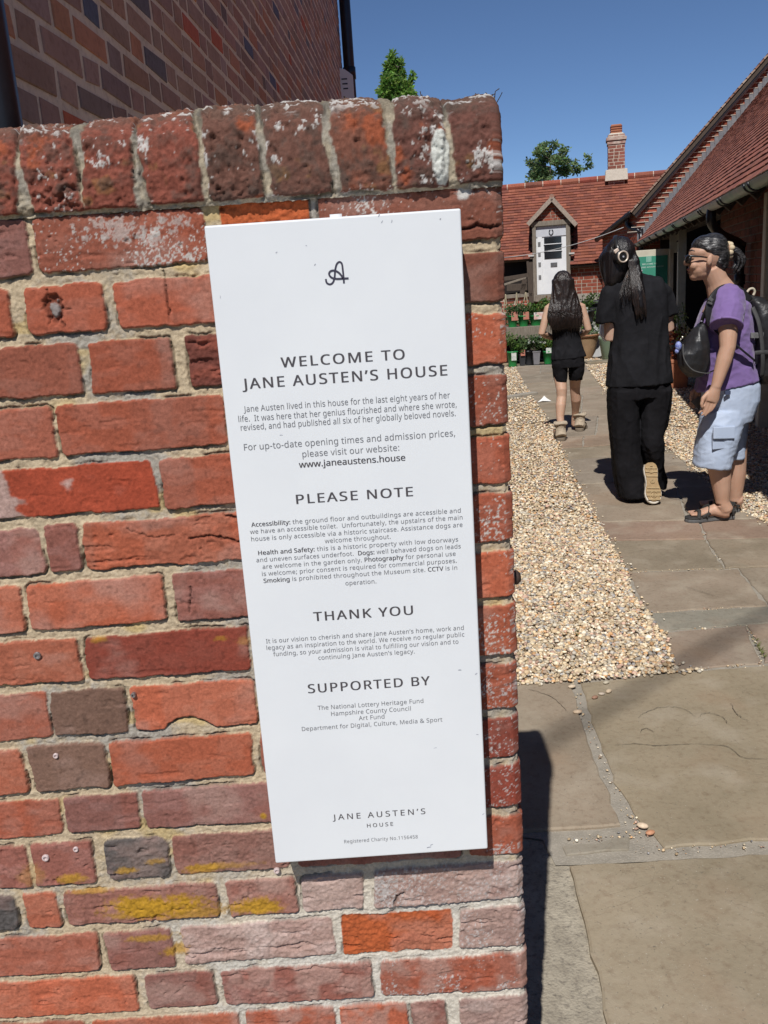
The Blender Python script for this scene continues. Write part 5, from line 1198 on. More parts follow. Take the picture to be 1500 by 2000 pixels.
m_pgreen = mat('green_plastic_pot', (.020, .24, .060), .4, var=(.018, .20, .05), scale=6)
m_pblack = mat('black_plastic_pot', (.022, .024, .028), .5, var=(.035, .035, .04), scale=8)
m_pgrey = mat('grey_plastic_pot', (.17, .165, .18), .55, var=(.22, .21, .22), scale=7)
m_lab = mat('plant_label', (.62, .62, .58), .5, var=(.40, .46, .42), scale=25)
m_labr = mat('red_plant_label', (.50, .14, .09), .5, var=(.40, .24, .18), scale=30)
m_stem = mat('green_stem', (.07, .12, .03), .7, var=(.10, .13, .04), scale=30)
GP_ = [(.10, .20, .040), (.135, .25, .05), (.075, .15, .033), (.18, .29, .075), (.11, .19, .055)]
GPd = [(.075, .145, .05), (.10, .175, .07), (.055, .11, .04), (.135, .21, .09)]
def potted(name, label, cat, base, r1, h, mm, group=None, lab=None, pal=GP_, fr=.16, fh=.20, nleaf=150, lsize=.055, flowers=None, seed=0, square=False, nfl=14):
    r = random.Random(seed); t = thing(name, label, cat, base, 0, group)
    q = MB(); n = 4 if square else 18
    q.lathe([(r1 * .74, 0), (r1 * .97, h * .9), (r1 * 1.06, h * .9), (r1 * 1.06, h), (r1 * .92, h), (r1 * .90, h * .93), (0.001, h * .92)], n=n, cap=False)
    if square: q.v = [tuple(Matrix.Rotation(math.pi / 4, 3, 'Z') @ Vector(v)) for v in q.v]
    q.build('pot', mm, t, smooth=not square)
    if lab is not None:
        q = MB(); q.box((r1 * lab[2], -r1 * 1.02, h * lab[1]), (lab[3], .004, lab[4])); q.build('plant_label', lab[0], t)
    q = MB()
    for k in range(7): a = r.uniform(0, 6.28); q.tube([(0, 0, h * .9), (math.cos(a) * fr * .4, math.sin(a) * fr * .4, h + fh * .5), (math.cos(a) * fr * .75, math.sin(a) * fr * .75, h + fh)], [.005, .004, .002], 5)
    q.build('stems', m_stem, t, smooth=True)
    mb = MB(); cl = [((r.uniform(-.5, .5) * fr, r.uniform(-.5, .5) * fr, h + fh * r.uniform(.3, 1.0)), (fr * .55, fr * .55, fh * .34)) for _ in range(6)]
    foliage(mb, cl, nleaf, lsize, pal, r); mb.build('foliage', m_leaf, t, colors=True, fixn=False)
    if flowers:
        mb = MB()
        for k in range(nfl):
            c = Vector((r.uniform(-1, 1) * fr * .8, r.uniform(-1, .3) * fr * .8, h + fh * r.uniform(.45, 1.15)))
            for j in range(6):
                mb.col = tuple(q * r.uniform(.85, 1.1) for q in flowers); leaf(mb, c, .03, r, .8, .2)
        mb.build('flowers', m_leaf, t, colors=True, fixn=False)
    return t
# bench with the display of plants
b0, b1 = G(960, 719), G(1150, 706); bd = (b1 - b0).normalized(); bz = V(1000, 641, b0.y + .35).z
bench = thing('plant_bench', 'weathered plank bench carrying the upper row of green plant pots', 'bench', b0)
bn = Vector((-bd.y, bd.x, 0)); bl_ = (b1 - b0).length
q = MB(); mid = b0 + bd * bl_ / 2 + bn * .55
Rb = Matrix.Rotation(math.atan2(bd.y, bd.x), 3, 'Z')
def bb_(c, d): q.box(Vector(c) - b0, d, Rb)
bb_(mid + UPZ * (bz - .10), (bl_, .05, .20)); q.build('front_board', m_oak, bench, bevel=.006)
for k in range(3): q = MB(); bb_(mid + bn * (.12 + .17 * k) + UPZ * (bz - .016), (bl_, .15, .032)); q.build('seat_plank', m_oak, bench, bevel=.005)
for k in (.08, .5, .92):
    q = MB(); bb_(b0 + bd * bl_ * k + bn * .80 + UPZ * (bz / 2 - .02), (.09, .40, bz - .04)); q.build('leg', m_oakd, bench, bevel=.006)
q = MB(); bb_(b0 + bd * bl_ / 2 + bn * 1.02 + UPZ * (bz / 2 - .02), (bl_, .03, bz - .06)); q.build('back_board', m_dark, bench)
def bpt(px, k, z=0.0):
    """a place on the display, k metres behind its front line"""
    d = ray(px, 700); p0 = b0 + bn * k; t = (p0 - Vector((0, 0, 0))).dot(bn) / (Vector((d.x, d.y, 0)).dot(bn)); return Vector((d.x * t, d.y * t, z))
L_ = 'potted plants for sale in the yard'
LAB = lambda m_, up, dx, w, h: (m_, up, dx, w, h)
potted('potted_plant', 'green pot with a white picture label, standing at the wall end of the lower row', 'potted plant', bpt(1001, .06), .095, .26, m_pgreen, L_, LAB(m_lab, .66, .1, .085, .13), fr=.15, fh=.25, seed=1)
potted('potted_plant', 'small black pot with a red flower label in the lower row', 'potted plant', bpt(1020, .12), .075, .20, m_pblack, L_, LAB(m_labr, 1.1, 0, .075, .10), pal=GPd, fr=.12, fh=.24, seed=2, square=True)
potted('potted_plant', 'black pot half hidden between the red label pot and the grey pot', 'potted plant', bpt(1032, .22), .085, .24, m_pblack, L_, None, pal=GPd, fr=.15, fh=.24, seed=3)
potted('potted_plant', 'grey pot with white flowers spilling over its rim', 'potted plant', bpt(1047, .16), .090, .23, m_pgrey, L_, None, pal=GPd, fr=.19, fh=.22, seed=4, flowers=(.70, .70, .66), square=True, nleaf=220)
potted('potted_plant', 'green pot with yellow flowers in the lower row beside the girl', 'potted plant', bpt(1070, .12), .085, .22, m_pgreen, L_, LAB(m_lab, 1.05, .0, .09, .09), fr=.15, fh=.2, seed=5, flowers=(.55, .50, .05), nfl=5)
potted('potted_plant', 'black pot behind the girl in the lower row', 'potted plant', bpt(1096, .14), .085, .22, m_pblack, L_, None, fr=.15, fh=.2, seed=6)
potted('potted_plant', 'green pot with a rusty red label at the wall end of the bench', 'potted plant', bpt(1003, .72, bz), .095, .20, m_pgreen, L_, LAB(m_labr, .95, .25, .11, .15), fr=.19, fh=.20, seed=7, pal=GPd)
potted('potted_plant', 'green pot with an orange red label, second along the bench', 'potted plant', bpt(1024.5, .72, bz), .10, .19, m_pgreen, L_, LAB(m_labr, .98, .30, .10, .13), fr=.19, fh=.20, seed=8, pal=GPd)
potted('potted_plant', 'green pot with a pink and white label, third along the bench', 'potted plant', bpt(1049, .72, bz), .12, .18, m_pgreen, L_, LAB(mat('pink_plant_label', (.62, .30, .25), .5, var=(.66, .66, .62), scale=9), .95, .2, .17, .12), fr=.19, fh=.18, seed=9)
potted('potted_plant', 'slim green pot on the bench just left of the girl', 'potted plant', bpt(1072, .74, bz), .06, .20, m_pgreen, L_, LAB(m_lab, 1.0, 0, .05, .05), fr=.12, fh=.2, seed=10)
potted('potted_plant', 'green pot on the bench behind the girl', 'potted plant', bpt(1096, .74, bz), .10, .20, m_pgreen, L_, None, fr=.2, fh=.22, seed=12)
potted('potted_plant', 'leafy dark pot on the bench to the right of the girl', 'potted plant', bpt(1150, .74, bz), .11, .20, m_pblack, L_, LAB(m_lab, .8, -.8, .10, .20), fr=.22, fh=.24, seed=13, nleaf=220, pal=[(.09, .17, .03), (.13, .21, .05), (.05, .10, .025)])
def shrub(name, label, c, clumps, n, size, pal, seed, cat='shrub', group=None, stems=6):
    r = random.Random(seed); t = thing(name, label, cat, c, 0, group)
    q = MB()
    for k in range(stems): cc = clumps[k % len(clumps)][0]; q.tube([(r.uniform(-.05, .05), r.uniform(-.05, .05), 0), (cc[0] * .5, cc[1] * .5, cc[2] * .5), cc], [.012, .009, .004], 5)
    q.build('stems', m_bark, t, smooth=True)
    mb = MB(); foliage(mb, clumps, n, size, pal, r); mb.build('foliage', m_leaf, t, colors=True, fixn=False); return t
def at_Y(px, py, Y, c): a = V(px, py, Y); return (a.x - c.x, a.y - c.y, a.z - c.z)
c = bpt(1062, 1.6)
cl = [(at_Y(px, py, c.y, c), (rx, .22, rz)) for px, py, rx, rz in [(1046, 622, .22, .16), (1060, 612, .26, .2), (1075, 600, .24, .18), (1056, 632, .3, .2), (1086, 595, .2, .16), (1078, 622, .3, .2), (1100, 606, .25, .2)]]
shrub('red_tinged_shrub', 'shrub with green and reddish leaves behind the bench below the loft door', c, cl, 900, .065, [(.07, .12, .025), (.10, .15, .03), (.16, .09, .03), (.05, .09, .02), (.20, .12, .04)], 21)
c = bpt(1012, 1.5)
cl = [(at_Y(px, py, c.y, c), (.22, .2, .13)) for px, py in [(992, 626), (1004, 618), (1018, 622), (1030, 620), (1010, 630), (1036, 612), (1026, 604)]]
shrub('climbing_shrub', 'dark green leafy shrub behind the bench below the cottage brick', c, cl, 650, .06, GPd, 22)
# hoops of pale cane behind the plants
for k, (px0, px1, py) in enumerate([(984, 991, 575), (1006, 1012, 572), (1020, 1034, 571)]):
    a, b = V(px0, 612, 17.5), V(px1, 612, 17.5); tp = V((px0 + px1) / 2, py, 17.5); q = MB()
    q.tube(smooth_pts([Vector((a.x, a.y, 0)), a, a.lerp(tp, .8), tp, tp.lerp(b, .4), Vector((b.x, b.y, b.z))], 4), .012, 6)
    tag(q.build('cane_hoop', mat('pale_cane', (.42, .36, .24), .8, var=(.3, .26, .17), scale=20), smooth=True), ['pale cane hoop nearest the garden wall, behind the potted plants', 'tall narrow pale cane hoop in the middle, behind the potted plants', 'widest pale cane hoop, beside the cottage door post'][k], 'garden hoop', 'cane hoops behind the plants')
# urn, disc, sage pot, trough
c = G(1146, 699); u = thing('terracotta_urn', 'buff terracotta urn with white flowers to the right of the girl', 'plant pot', c)
q = MB(); q.lathe([(.10, 0), (.12, .03), (.17, .22), (.205, .36), (.215, .38), (.235, .385), (.235, .42), (.205, .42), (.20, .385), (.001, .38)], n=28, cap=False); q.build('pot', mat('buff_clay', (.40, .27, .15), .8, var=(.33, .21, .12), scale=8, bump=.1), u, smooth=True)
for z in (.352, .398): q = MB(); q.lathe([(.203 if z < .36 else .237, z), (.212 if z < .36 else .241, z + .008), (.207 if z < .36 else .238, z + .018)], n=28, cap=False); q.build('rim_band', m_terr, u, smooth=True)
mb = MB(); r = random.Random(31); foliage(mb, [((r.uniform(-.14, .14), r.uniform(-.1, .1), .46 + r.uniform(0, .12)), (.10, .1, .07)) for _ in range(6)], 200, .05, GP_, r); mb.build('foliage', m_leaf, u, colors=True, fixn=False)
mb = MB()
for k in range(16):
    cc = Vector((r.uniform(-.17, .17), r.uniform(-.18, 0), .46 + r.uniform(-.02, .18)))
    for j in range(6): mb.col = (.72, .72, .66); leaf(mb, cc, .032, r, .8)
mb.build('flowers', m_leaf, u, colors=True, fixn=False)
c = G(1166, 698); dz = thing('metal_disc', 'big round pale metal disc leaning between the urn and the sage green pot', 'disc', c)
q = MB(); Rd = Matrix.Rotation(math.radians(68), 3, 'X') ; q.lathe([(.001, -.01), (.29, -.01), (.30, 0), (.29, .012), (.001, .012)], n=40, cap=False); q.v = [tuple(Matrix.Rotation(.35, 3, 'Z') @ (Rd @ Vector(v) + Vector((0, .10, .275)))) for v in q.v]; q.build('plate', mat('galvanised_sheet', (.50, .50, .49), .5, var=(.40, .40, .40), scale=6, metal=.2), dz)
q = MB(); q.tube([(0, .30, .0), (0, .22, .3)], .012, 6); q.build('prop', m_oakd, dz)
c = G(1192, 702); s_ = thing('sage_pot', 'tapered sage green pot standing behind the woman in black', 'plant pot', c)
q = MB(); q.lathe([(.12, 0), (.14, .02), (.19, .34), (.20, .36), (.20, .39), (.18, .39), (.175, .35), (.001, .345)], n=28, cap=False); q.build('pot', mat('sage_glaze', (.22, .29, .20), .45, var=(.18, .25, .17), scale=6), s_, smooth=True)
mb = MB(); foliage(mb, [((r.uniform(-.12, .12), r.uniform(-.1, .1), .48 + r.uniform(0, .1)), (.12, .12, .09)) for _ in range(5)], 160, .055, GP_, r); mb.build('foliage', m_leaf, s_, colors=True, fixn=False)
c = bpt(1160, 1.4); cl = [(at_Y(px, py, c.y, c), (.20, .2, .17)) for px, py in [(1142, 645), (1150, 632), (1160, 640), (1170, 630), (1156, 620), (1164, 652), (1176, 645)]]
shrub('leafy_shrub', 'bright green shrub behind the metal disc', c, cl, 650, .06, [(.09, .17, .03), (.05, .10, .025), (.13, .20, .05)], 33)
c = bpt(1158, 1.95); q = MB(); q.box((0, 0, .45), (.30, .35, .9)); q.box((0, -.02, .93), (.36, .42, .07)); o = q.build('wheelie_bin', m_pblack, bevel=.02); o.location = (c.x, c.y, 0); tag(o, 'black lidded bin half hidden behind the bright green shrub', 'bin')
# trough, red foliage and foxgloves beside the outbuilding
c = G(1322, 757) + Vector((-.16, -.05, 0)); tr = thing('terracotta_trough', 'terracotta trough with red leaved plants and white foxgloves by the outbuilding', 'planter', c, -.27)
q = MB(); q.box((0, .16, .17), (.52, .30, .34), taper=(1.06, 1.1)); q.build('trough', m_terr, tr, bevel=.012)
q = MB(); q.box((0, .16, .335), (.57, .345, .045)); q.build('rim', m_terr, tr, bevel=.008)
mb = MB(); r = random.Random(41); foliage(mb, [((r.uniform(-.24, .24), r.uniform(-.02, .25), .40 + r.uniform(-.02, .34)), (.11, .1, .1)) for _ in range(14)], 520, .05, [(.20, .045, .025), (.26, .07, .035), (.14, .035, .02), (.30, .11, .06)], r); mb.build('red_foliage', m_leaf, tr, colors=True, fixn=False)
mb = MB(); foliage(mb, [((r.uniform(-.25, .25), r.uniform(.05, .3), .78 + r.uniform(-.02, .15)), (.12, .1, .1)) for _ in range(8)], 320, .05, [(.13, .17, .06), (.09, .13, .04), (.17, .16, .08)], r); mb.build('green_foliage', m_leaf, tr, colors=True, fixn=False)
for (px, py0, py1, wht) in [(1336, 590, 645, 1), (1324, 605, 645, 0)]:
    a, b = V(px - 3, py0, c.y - .1), V(px + 7, py1 + 20, c.y - .1); q = MB(); loc = lambda v: Matrix.Rotation(.27, 3, 'Z') @ (Vector(v) - c)
    q.tube([loc(b), loc(a)], [.008, .004], 5); q.build('foxglove_stem', m_stem, tr, smooth=True); mb = MB()
    for k in range(46 if wht else 30):
        t = r.random(); pz = b.lerp(a, t * .95 + .05); w = .055 * (1 - t) + .012; s2 = .03 * (1 - t * .6)
        cc = loc(pz + Vector((r.uniform(-w, w), r.uniform(-w, w), 0)))
        mb.col = ((.66, .66, .52) if t < .5 else (.42, .50, .24)) if wht else (.25, .36, .12)
        mb.tube([cc, cc + Vector((r.uniform(-.02, .02), r.uniform(-.02, .0), -s2))], [s2 * .25, s2 * .5], 6)
    mb.build('foxglove_bells', m_leaf, tr, colors=True)
# ------------------------------------------------------------------ people
from mathutils import noise as mn
def fold(obj, amp, sc, st=(1, 1, 1), seed=0, zmask=None):
    """cloth folds: push the surface along its normals"""
    me = obj.data; me.update(); out = []
    for v in me.vertices:
        p = v.co; q = Vector((p.x * st[0] * sc + seed, p.y * st[1] * sc, p.z * st[2] * sc))
        k = mn.noise(q) + .5 * mn.noise(q * 2.1 + Vector((3, 1, 7)))
        k = (1 - abs(k)) ** 2 - .5
        a = amp * (zmask(p) if zmask else 1); out.append(p + v.normal * (k * a))
    for v, p in zip(me.vertices, out): v.co = p
    me.update()
def meld(name, mb, voxel, mm, parent, smooth_it=6, fac=.5, attr=None):
    """grow one continuous surface over the shapes in mb"""
    me = bpy.data.meshes.new(name + '_t'); me.from_pydata(mb.v, [], mb.f); o = link(bpy.data.objects.new(name + '_t', me))
    bm = bmesh.new(); bm.from_mesh(me); bmesh.ops.recalc_face_normals(bm, faces=bm.faces); bm.to_mesh(me); bm.free()
    r_ = o.modifiers.new('r', 'REMESH'); r_.mode = 'VOXEL'; r_.voxel_size = voxel; r_.adaptivity = 0
    s_ = o.modifiers.new('s', 'SMOOTH'); s_.factor = fac; s_.iterations = smooth_it
    bpy.context.view_layer.update(); dg = bpy.context.evaluated_depsgraph_get()
    m2 = bpy.data.meshes.new_from_object(o.evaluated_get(dg)); m2.name = name; bpy.data.objects.remove(o); bpy.data.meshes.remove(me)
    m2.materials.clear(); m2.materials.append(mm); m2.polygons.foreach_set('use_smooth', [True] * len(m2.polygons))
    return link(bpy.data.objects.new(name, m2), parent)
def loft(mb, rings, n=24, pw=2.0, caps=True):
    vs = []; fs = []
    for c, rx, ry, tx in rings:
        for k in range(n):
            a = 2 * math.pi * k / n; ca, sa = math.cos(a), math.sin(a)
            x = rx * math.copysign(abs(ca) ** (2 / pw), ca); y = ry * math.copysign(abs(sa) ** (2 / pw), sa)
            vs.append(Vector(c) + Vector((x, y, tx * x)))
    for i in range(len(rings) - 1):
        for k in range(n): a = i * n + k; b = i * n + (k + 1) % n; fs.append((a, b, b + n, a + n))
    if caps: fs.append(tuple(range(n - 1, -1, -1))); fs.append(tuple(range((len(rings) - 1) * n, len(rings) * n)))
    mb.add(vs, fs)
def skin(name, a, b): return mat(name, a, .55, var=b, scale=9, sub=.12, bump=.03, bscale=160, spec=.35)
def hairmat(name, a, b): return mat(name, a, .34, var=b, scale=26, stretch=(7, 7, .7), bump=.5, bscale=38, spec=.6, lo=.45, hi=.7)
def local(o, root):                     # world-built mesh -> child of its root
    return keep(o, root)
m_hair = hairmat('black_hair', (.008, .007, .008), (.018, .013, .012))
m_hairb = hairmat('dark_brown_hair', (.011, .008, .007), (.040, .022, .016))
m_hairg = mat('greying_hair', (.010, .0095, .010), .34, var=(.085, .08, .08), scale=26, stretch=(.8, 5, 7), bump=.4, bscale=30, spec=.6, lo=.46, hi=.68)
m_shoe = mat('beige_suede', (.46, .38, .28), .9, var=(.38, .31, .23), scale=30, bump=.2)
m_sole = mat('tan_rubber', (.36, .25, .125), .8, var=(.30, .20, .10), scale=40, bump=.3, bscale=60)
m_whr = mat('white_rubber', (.66, .62, .54), .7, var=(.55, .5, .42), scale=30)
m_blk = mat('black_jersey', (.0125, .0125, .0145), .95, var=(.018, .018, .021), scale=14, bump=.12, bscale=300, spec=.12)
m_blk2 = mat('black_trouser_cloth', (.0066, .0063, .0076), .9, var=(.0105, .010, .012), scale=9, bump=.12, bscale=260, spec=.15)
def fingers(mb, palm, dirs, spread, lens, rad, curl):
    for i, l in enumerate(lens):
        p = palm + spread * (i - 1.5); d = dirs.normalized(); k1 = p + d * l * .45 + curl * .010; k2 = k1 + d * l * .32 + curl * .018; k3 = k2 + d * l * .23 + curl * .022
        mb.tube([p - d * .02, p, k1, k2, k3], [rad, rad, rad * .95, rad * .85, rad * .6], 8)

# ---- woman in the purple shirt, in profile
YW = 4.98
wm = thing('person', 'woman in purple shirt and pale blue capri trousers looking left, carrying black bags', 'person', (1.98, YW, 0))
w_ = lambda px, py, dy=0.0: V(px, py, YW + dy)
mpx = (w_(1400, 700) - w_(1399, 700)).length
def LW(o): return local(o, wm)
m_skw = skin('tanned_skin', (.46, .268, .182), (.50, .31, .22))
mb = MB()
mb.ell(w_(1390, 494), (.100, .076, .100), 20, 14); mb.ell(w_(1372, 493), (.074, .066, .047), 18, 12); mb.ell(w_(1371, 511), (.072, .062, .088), 18, 12); mb.ell(w_(1367, 531), (.060, .054, .045), 16, 10); mb.ell(w_(1357, 539), (.030, .034, .026), 14, 10)
mb.tube([w_(1350, 497), w_(1342, 509), w_(1339, 514)], [.012, .013, .014], 10); mb.ell(w_(1341.5, 515), (.018, .018, .012), 12, 8); mb.ell(w_(1370, 519), (.062, .067, .058), 18, 12); mb.ell(w_(1364, 526), (.056, .060, .046), 18, 12)
mb.ell(w_(1354, 495), (.016, .048, .014), 12, 8); mb.ell(w_(1356, 519, -.030), (.030, .028, .026), 12, 8); mb.ell(w_(1356, 519, .030), (.030, .028, .026), 12, 8)
mb.ell(w_(1346.5, 526), (.013, .022, .0075), 12, 8); mb.ell(w_(1348.5, 532), (.013, .021, .0085), 12, 8)
for s in (-1, 1): mb.ell(w_(1386, 508, .083 * s), (.017, .012, .030), 12, 10, Matrix.Rotation(.15, 3, 'Y')); mb.ell(w_(1384.5, 516, .079 * s), (.011, .010, .014), 10, 8)
mb.tube([w_(1388, 524), w_(1400, 550), w_(1412, 575), w_(1416, 600)], [(.062, .060), (.062, .062), (.072, .085), (.10, .13)], 18)
mb.tube([w_(1424, 760), w_(1418, 690), w_(1416, 630), w_(1416, 585)], [.10, .095, .10, .09], 18); mb.tube([w_(1424, 588, -.15), w_(1416, 590), w_(1414, 588, .15)], .05, 14)
# arms
for s in (-1, 1):
    if s < 0:
        sh, el, wr, hn_ = w_(1424, 588, -.16), w_(1421, 680, -.235), w_(1398, 757, -.25), w_(1391, 778, -.25)
    else:
        sh, el, wr, hn_ = w_(1414, 588, .16), w_(1405, 680, .22), w_(1378, 748, .16), w_(1368, 766, .15)
    mb.tube([sh, sh.lerp(el, .5), el, el.lerp(wr, .3), el.lerp(wr, .7), wr], [.055, .055, .042, .042, .034, .0275], 14)
    dr = (hn_ - wr).normalized()
    mb.tube([wr, wr.lerp(hn_, .55), hn_, hn_ + dr * .02], [(.028, .024), (.036, .022), (.041, .019), (.038, .016)], 14, upv=(0, 1, 0))
    fsp = Vector((.0185, -.002, .002))
    fingers(mb, hn_ + dr * .022, Vector((-.16, .0, -1)), fsp, [.062, .078, .082, .066], .0088, Vector((-.55, .1, .1)))
    mb.tube([wr.lerp(hn_, .4) + Vector((-.028, .004, 0)), hn_ + Vector((-.052, -.006, .004)), hn_ + Vector((-.060, -.008, -.028)), hn_ + Vector((-.055, -.008, -.048))], [.014, .0125, .0105, .008], 10)
# legs
na, fa = G(1412, 1009, .03), G(1436, 994, .03)
for (kn, cfk, an, foot_toe, z) in ((w_(1402, 905, -.09), w_(1408, 935, -.09), w_(1411, 982, -.09), G(1352, 1016), 0), (w_(1436, 885, .09), w_(1437, 925, .09), w_(1435, 978, .09), G(1372, 996), 1)):
    mb.tube([w_(1418 + 6 * z, 790, -.08 + .16 * z), kn + Vector((0, 0, .1)), kn, cfk, cfk.lerp(an, .45), cfk.lerp(an, .85), an], [.062, .066, .066, .058, .050, .040, .039], 16)
    hl = Vector((an.x + .022, an.y, .052)); toe = Vector((foot_toe.x, foot_toe.y, .038)); fd = (toe - hl); fd.z = 0; fd.normalize()
    mb.tube([an, hl + Vector((0, 0, .02)), Vector((hl.x, hl.y, .055))], [.040, .041, .032], 14)
    mb.tube([hl - fd * .02, hl, hl.lerp(toe, .35) + UPZ * .020, hl.lerp(toe, .65) + UPZ * .006, hl.lerp(toe, .86), toe - fd * .014], [(.026, .026), (.032, .034), (.035, .036), (.043, .026), (.046, .018), (.030, .012)], 14, upv=(0, 0, 1))
    sd_ = Vector((-fd.y, fd.x, 0))
    for k in range(5): a = hl.lerp(toe, .82) + sd_ * (.036 - .018 * k) + UPZ * .004; mb.tube([a, a + fd * (.040 + .005 * k) + UPZ * -.004], [.0105 + .0010 * (k == 4 or k == 3), .0085], 8)
body = LW(meld('body', mb, .0042, m_skw, wm, 6)); 
# lips a shade redder, as a thin skin part of the face
mb = MB(); mb.ell(w_(1344.6, 526.5), (.0085, .018, .0048), 12, 8); mb.ell(w_(1346.6, 531.5), (.0085, .017, .0055), 12, 8); LW(mb.build('lips', mat('lip_skin', (.34, .12, .10), .5, var=(.30, .10, .09), scale=30), wm, smooth=True))
mb = MB(); mb.tube([w_(1347, 490.5, -.042), w_(1351, 488.5, -.055), w_(1357, 490.5, -.066)], [.0035, .0045, .0025], 6); mb.tube([w_(1347, 490.5, .042), w_(1351, 488.5, .055), w_(1357, 490.5, .066)], [.0035, .0045, .0025], 6)
LW(mb.build('eyebrows', m_hair, wm, smooth=True))
# shirt
mb = MB()
def R3(y, xl, xr, ry, dy=0.0, tx=0.0): c = w_((xl + xr) / 2, y, dy); return (c, (xr - xl) / 2 * mpx, ry, tx)
loft(mb, [R3(574, 1396, 1432, .085, 0, .15), R3(582, 1386, 1444, .150, 0, .1), R3(598, 1377, 1455, .178, 0, .05), R3(625, 1368, 1462, .178), R3(650, 1361, 1465, .176), R3(680, 1363, 1466, .168), R3(710, 1367, 1469, .165, 0, .05), R3(732, 1366, 1475, .172, 0, .12), R3(750, 1361, 1480, .178, 0, .19)], 30, 2.3)
for s in (-1, 1):
    a, b = (w_(1424, 584, -.135), w_(1419, 634, -.225)) if s < 0 else (w_(1414, 584, .135), w_(1408, 634, .215))
    b = b + (b - a) * .06
    mb.tube([a - Vector((0, s * .05, -.01)), a, a.lerp(b, .5), b], [.075, .081, .083, .083], 18)
shirt = LW(meld('shirt', mb, .0062, mat('purple_cotton', (.195, .125, .315), .9, var=(.165, .100, .275), scale=7, bump=.15, bscale=260, sheen=.2), wm, 5))
fold(shirt, .011, 6.0, (1.2, 1.2, .8), 3); fold(shirt, .004, 16, (1, 1, 1.3), 9)
mb = MB()                                  # sleeve and bottom hems
b = w_(1419, 634.5, -.226); b = b + (b - w_(1424, 584, -.135)) * .05; ax_ = (b - w_(1424, 584, -.135)).normalized(); sx_ = ax_.orthogonal().normalized(); sy_ = ax_.cross(sx_)
mb.tube([b + (sx_ * math.cos(a) + sy_ * math.sin(a)) * .083 for a in np.linspace(0, 6.283, 25)], [(.004, .007)] * 25, 6)
LW(mb.build('sleeve_hem', mat('purple_hem', (.215, .14, .34), .9, var=(.18, .11, .29), scale=20), wm, smooth=True))
mb = MB()
for (px, py, l) in [(1369, 626, .020), (1368, 644, .012), (1367, 652, .016), (1365, 660, .012)]: c = w_(px, py, -.105); mb.box(c + Vector((-.012, -.045, 0)), (.020, .003, .006), Matrix.Rotation(.7, 3, 'Z'))
LW(mb.build('shirt_print', mat('pale_print_lilac', (.55, .50, .62), .7, var=(.45, .4, .55), scale=20), wm))
# trousers
mb = MB()
loft(mb, [R3(736, 1376, 1477, .155), R3(752, 1374, 1480, .168), R3(780, 1373, 1477, .172), R3(805, 1371, 1469, .17), R3(822, 1369, 1463, .165)], 28, 2.3)
loft(mb, [R3(800, 1371, 1462, .10, -.075), R3(825, 1367, 1452, .105, -.09), R3(850, 1362, 1443, .108, -.09), R3(880, 1357.5, 1434, .108, -.09), R3(900, 1356, 1428, .108, -.09), R3(911, 1356, 1425, .106, -.09, -.12)], 24, 2.3)
loft(mb, [R3(800, 1385, 1468, .10, .075), R3(825, 1392, 1460, .10, .09), R3(850, 1400, 1456, .10, .09), R3(880, 1408, 1452, .095, .09), R3(894, 1412, 1451, .092, .09)], 24, 2.3)
tr_ = LW(meld('trousers', mb, .0062, mat('pale_blue_cotton', (.43, .50, .63), .9, var=(.38, .45, .58), scale=8, bump=.15, bscale=240), wm, 4))
fold(tr_, .008, 5.5, (1.2, 1.2, .7), 5); fold(tr_, .004, 13, (.8, .8, 1.7), 2, lambda p: max(.2, min(1, (1.0 - p.z) * 2)))
q = MB(); a = w_(1392, 834, -.207); b = w_(1435, 832, -.19); c_ = w_(1434, 856, -.196); d_ = w_(1392, 857, -.212); q.prism([a, b, c_, d_], (0, -.012, 0)); LW(q.build('pocket_flap', tr_.data.materials[0], wm, bevel=.004))
q = MB(); a = w_(1391, 840, -.200); b = w_(1433, 838, -.183); c_ = w_(1431, 874, -.185); d_ = w_(1391, 878, -.206); q.prism([a, b, c_, d_], (0, -.006, 0)); LW(q.build('cargo_pocket', tr_.data.materials[0], wm, bevel=.003))
q = MB(); q.box(w_(1421, 767, -.176), (.030, .012, .020)); LW(q.build('waist_tab', mat('navy_tab', (.05, .07, .13), .8, var=(.04, .05, .1), scale=20), wm))
# hair, pulled back
mb = MB(); mb.ell(w_(1392, 487), (.086, .082, .088), 22, 14); mb.ell(w_(1402, 499), (.062, .078, .076), 20, 12); mb.ell(w_(1407, 515), (.042, .060, .044), 16, 10); mb.ell(w_(1380, 479.5), (.082, .074, .058), 18, 12); mb.ell(w_(1379, 488), (.060, .083, .034), 16, 10, Matrix.Rotation(.35, 3, 'Y')); mb.ell(w_(1404, 521), (.034, .062, .036), 14, 10); mb.ell(w_(1398, 512), (.034, .079, .048), 16, 10)
hr = LW(meld('hair', mb, .0055, m_hairg, wm, 4)); 
for v in hr.data.vertices:                       # combed lines
    p = v.co; v.co = p + v.normal * (.0007 * math.sin(p.z * 300 + p.x * 60 + 2 * math.sin(p.y * 30)))
mb = MB()
for k in range(16):
    o_ = Vector((pr.uniform(-.014, .014), pr.uniform(-.022, .022), pr.uniform(-.014, .014)))
    mb.tube(smooth_pts([w_(1421, 491) + o_ * .5, w_(1432, 489) + o_, w_(1443, 498) + o_ * 1.2, w_(1446, 512) + o_ * 1.3, w_(1439 + pr.uniform(-4, 3), 528 + pr.uniform(-4, 3)) + o_], 4), [.010] * 12 + [.008] * 4 + [.002], 6)
LW(mb.build('ponytail', m_hairg, wm, smooth=True))
mb = MB()
for k in range(9): a = k / 9 * 6.283; mb.ell(w_(1424.5, 489) + Vector((.004 * math.sin(a * 3), .028 * math.cos(a), .034 * math.sin(a))), (.017, .016, .016), 10, 8)
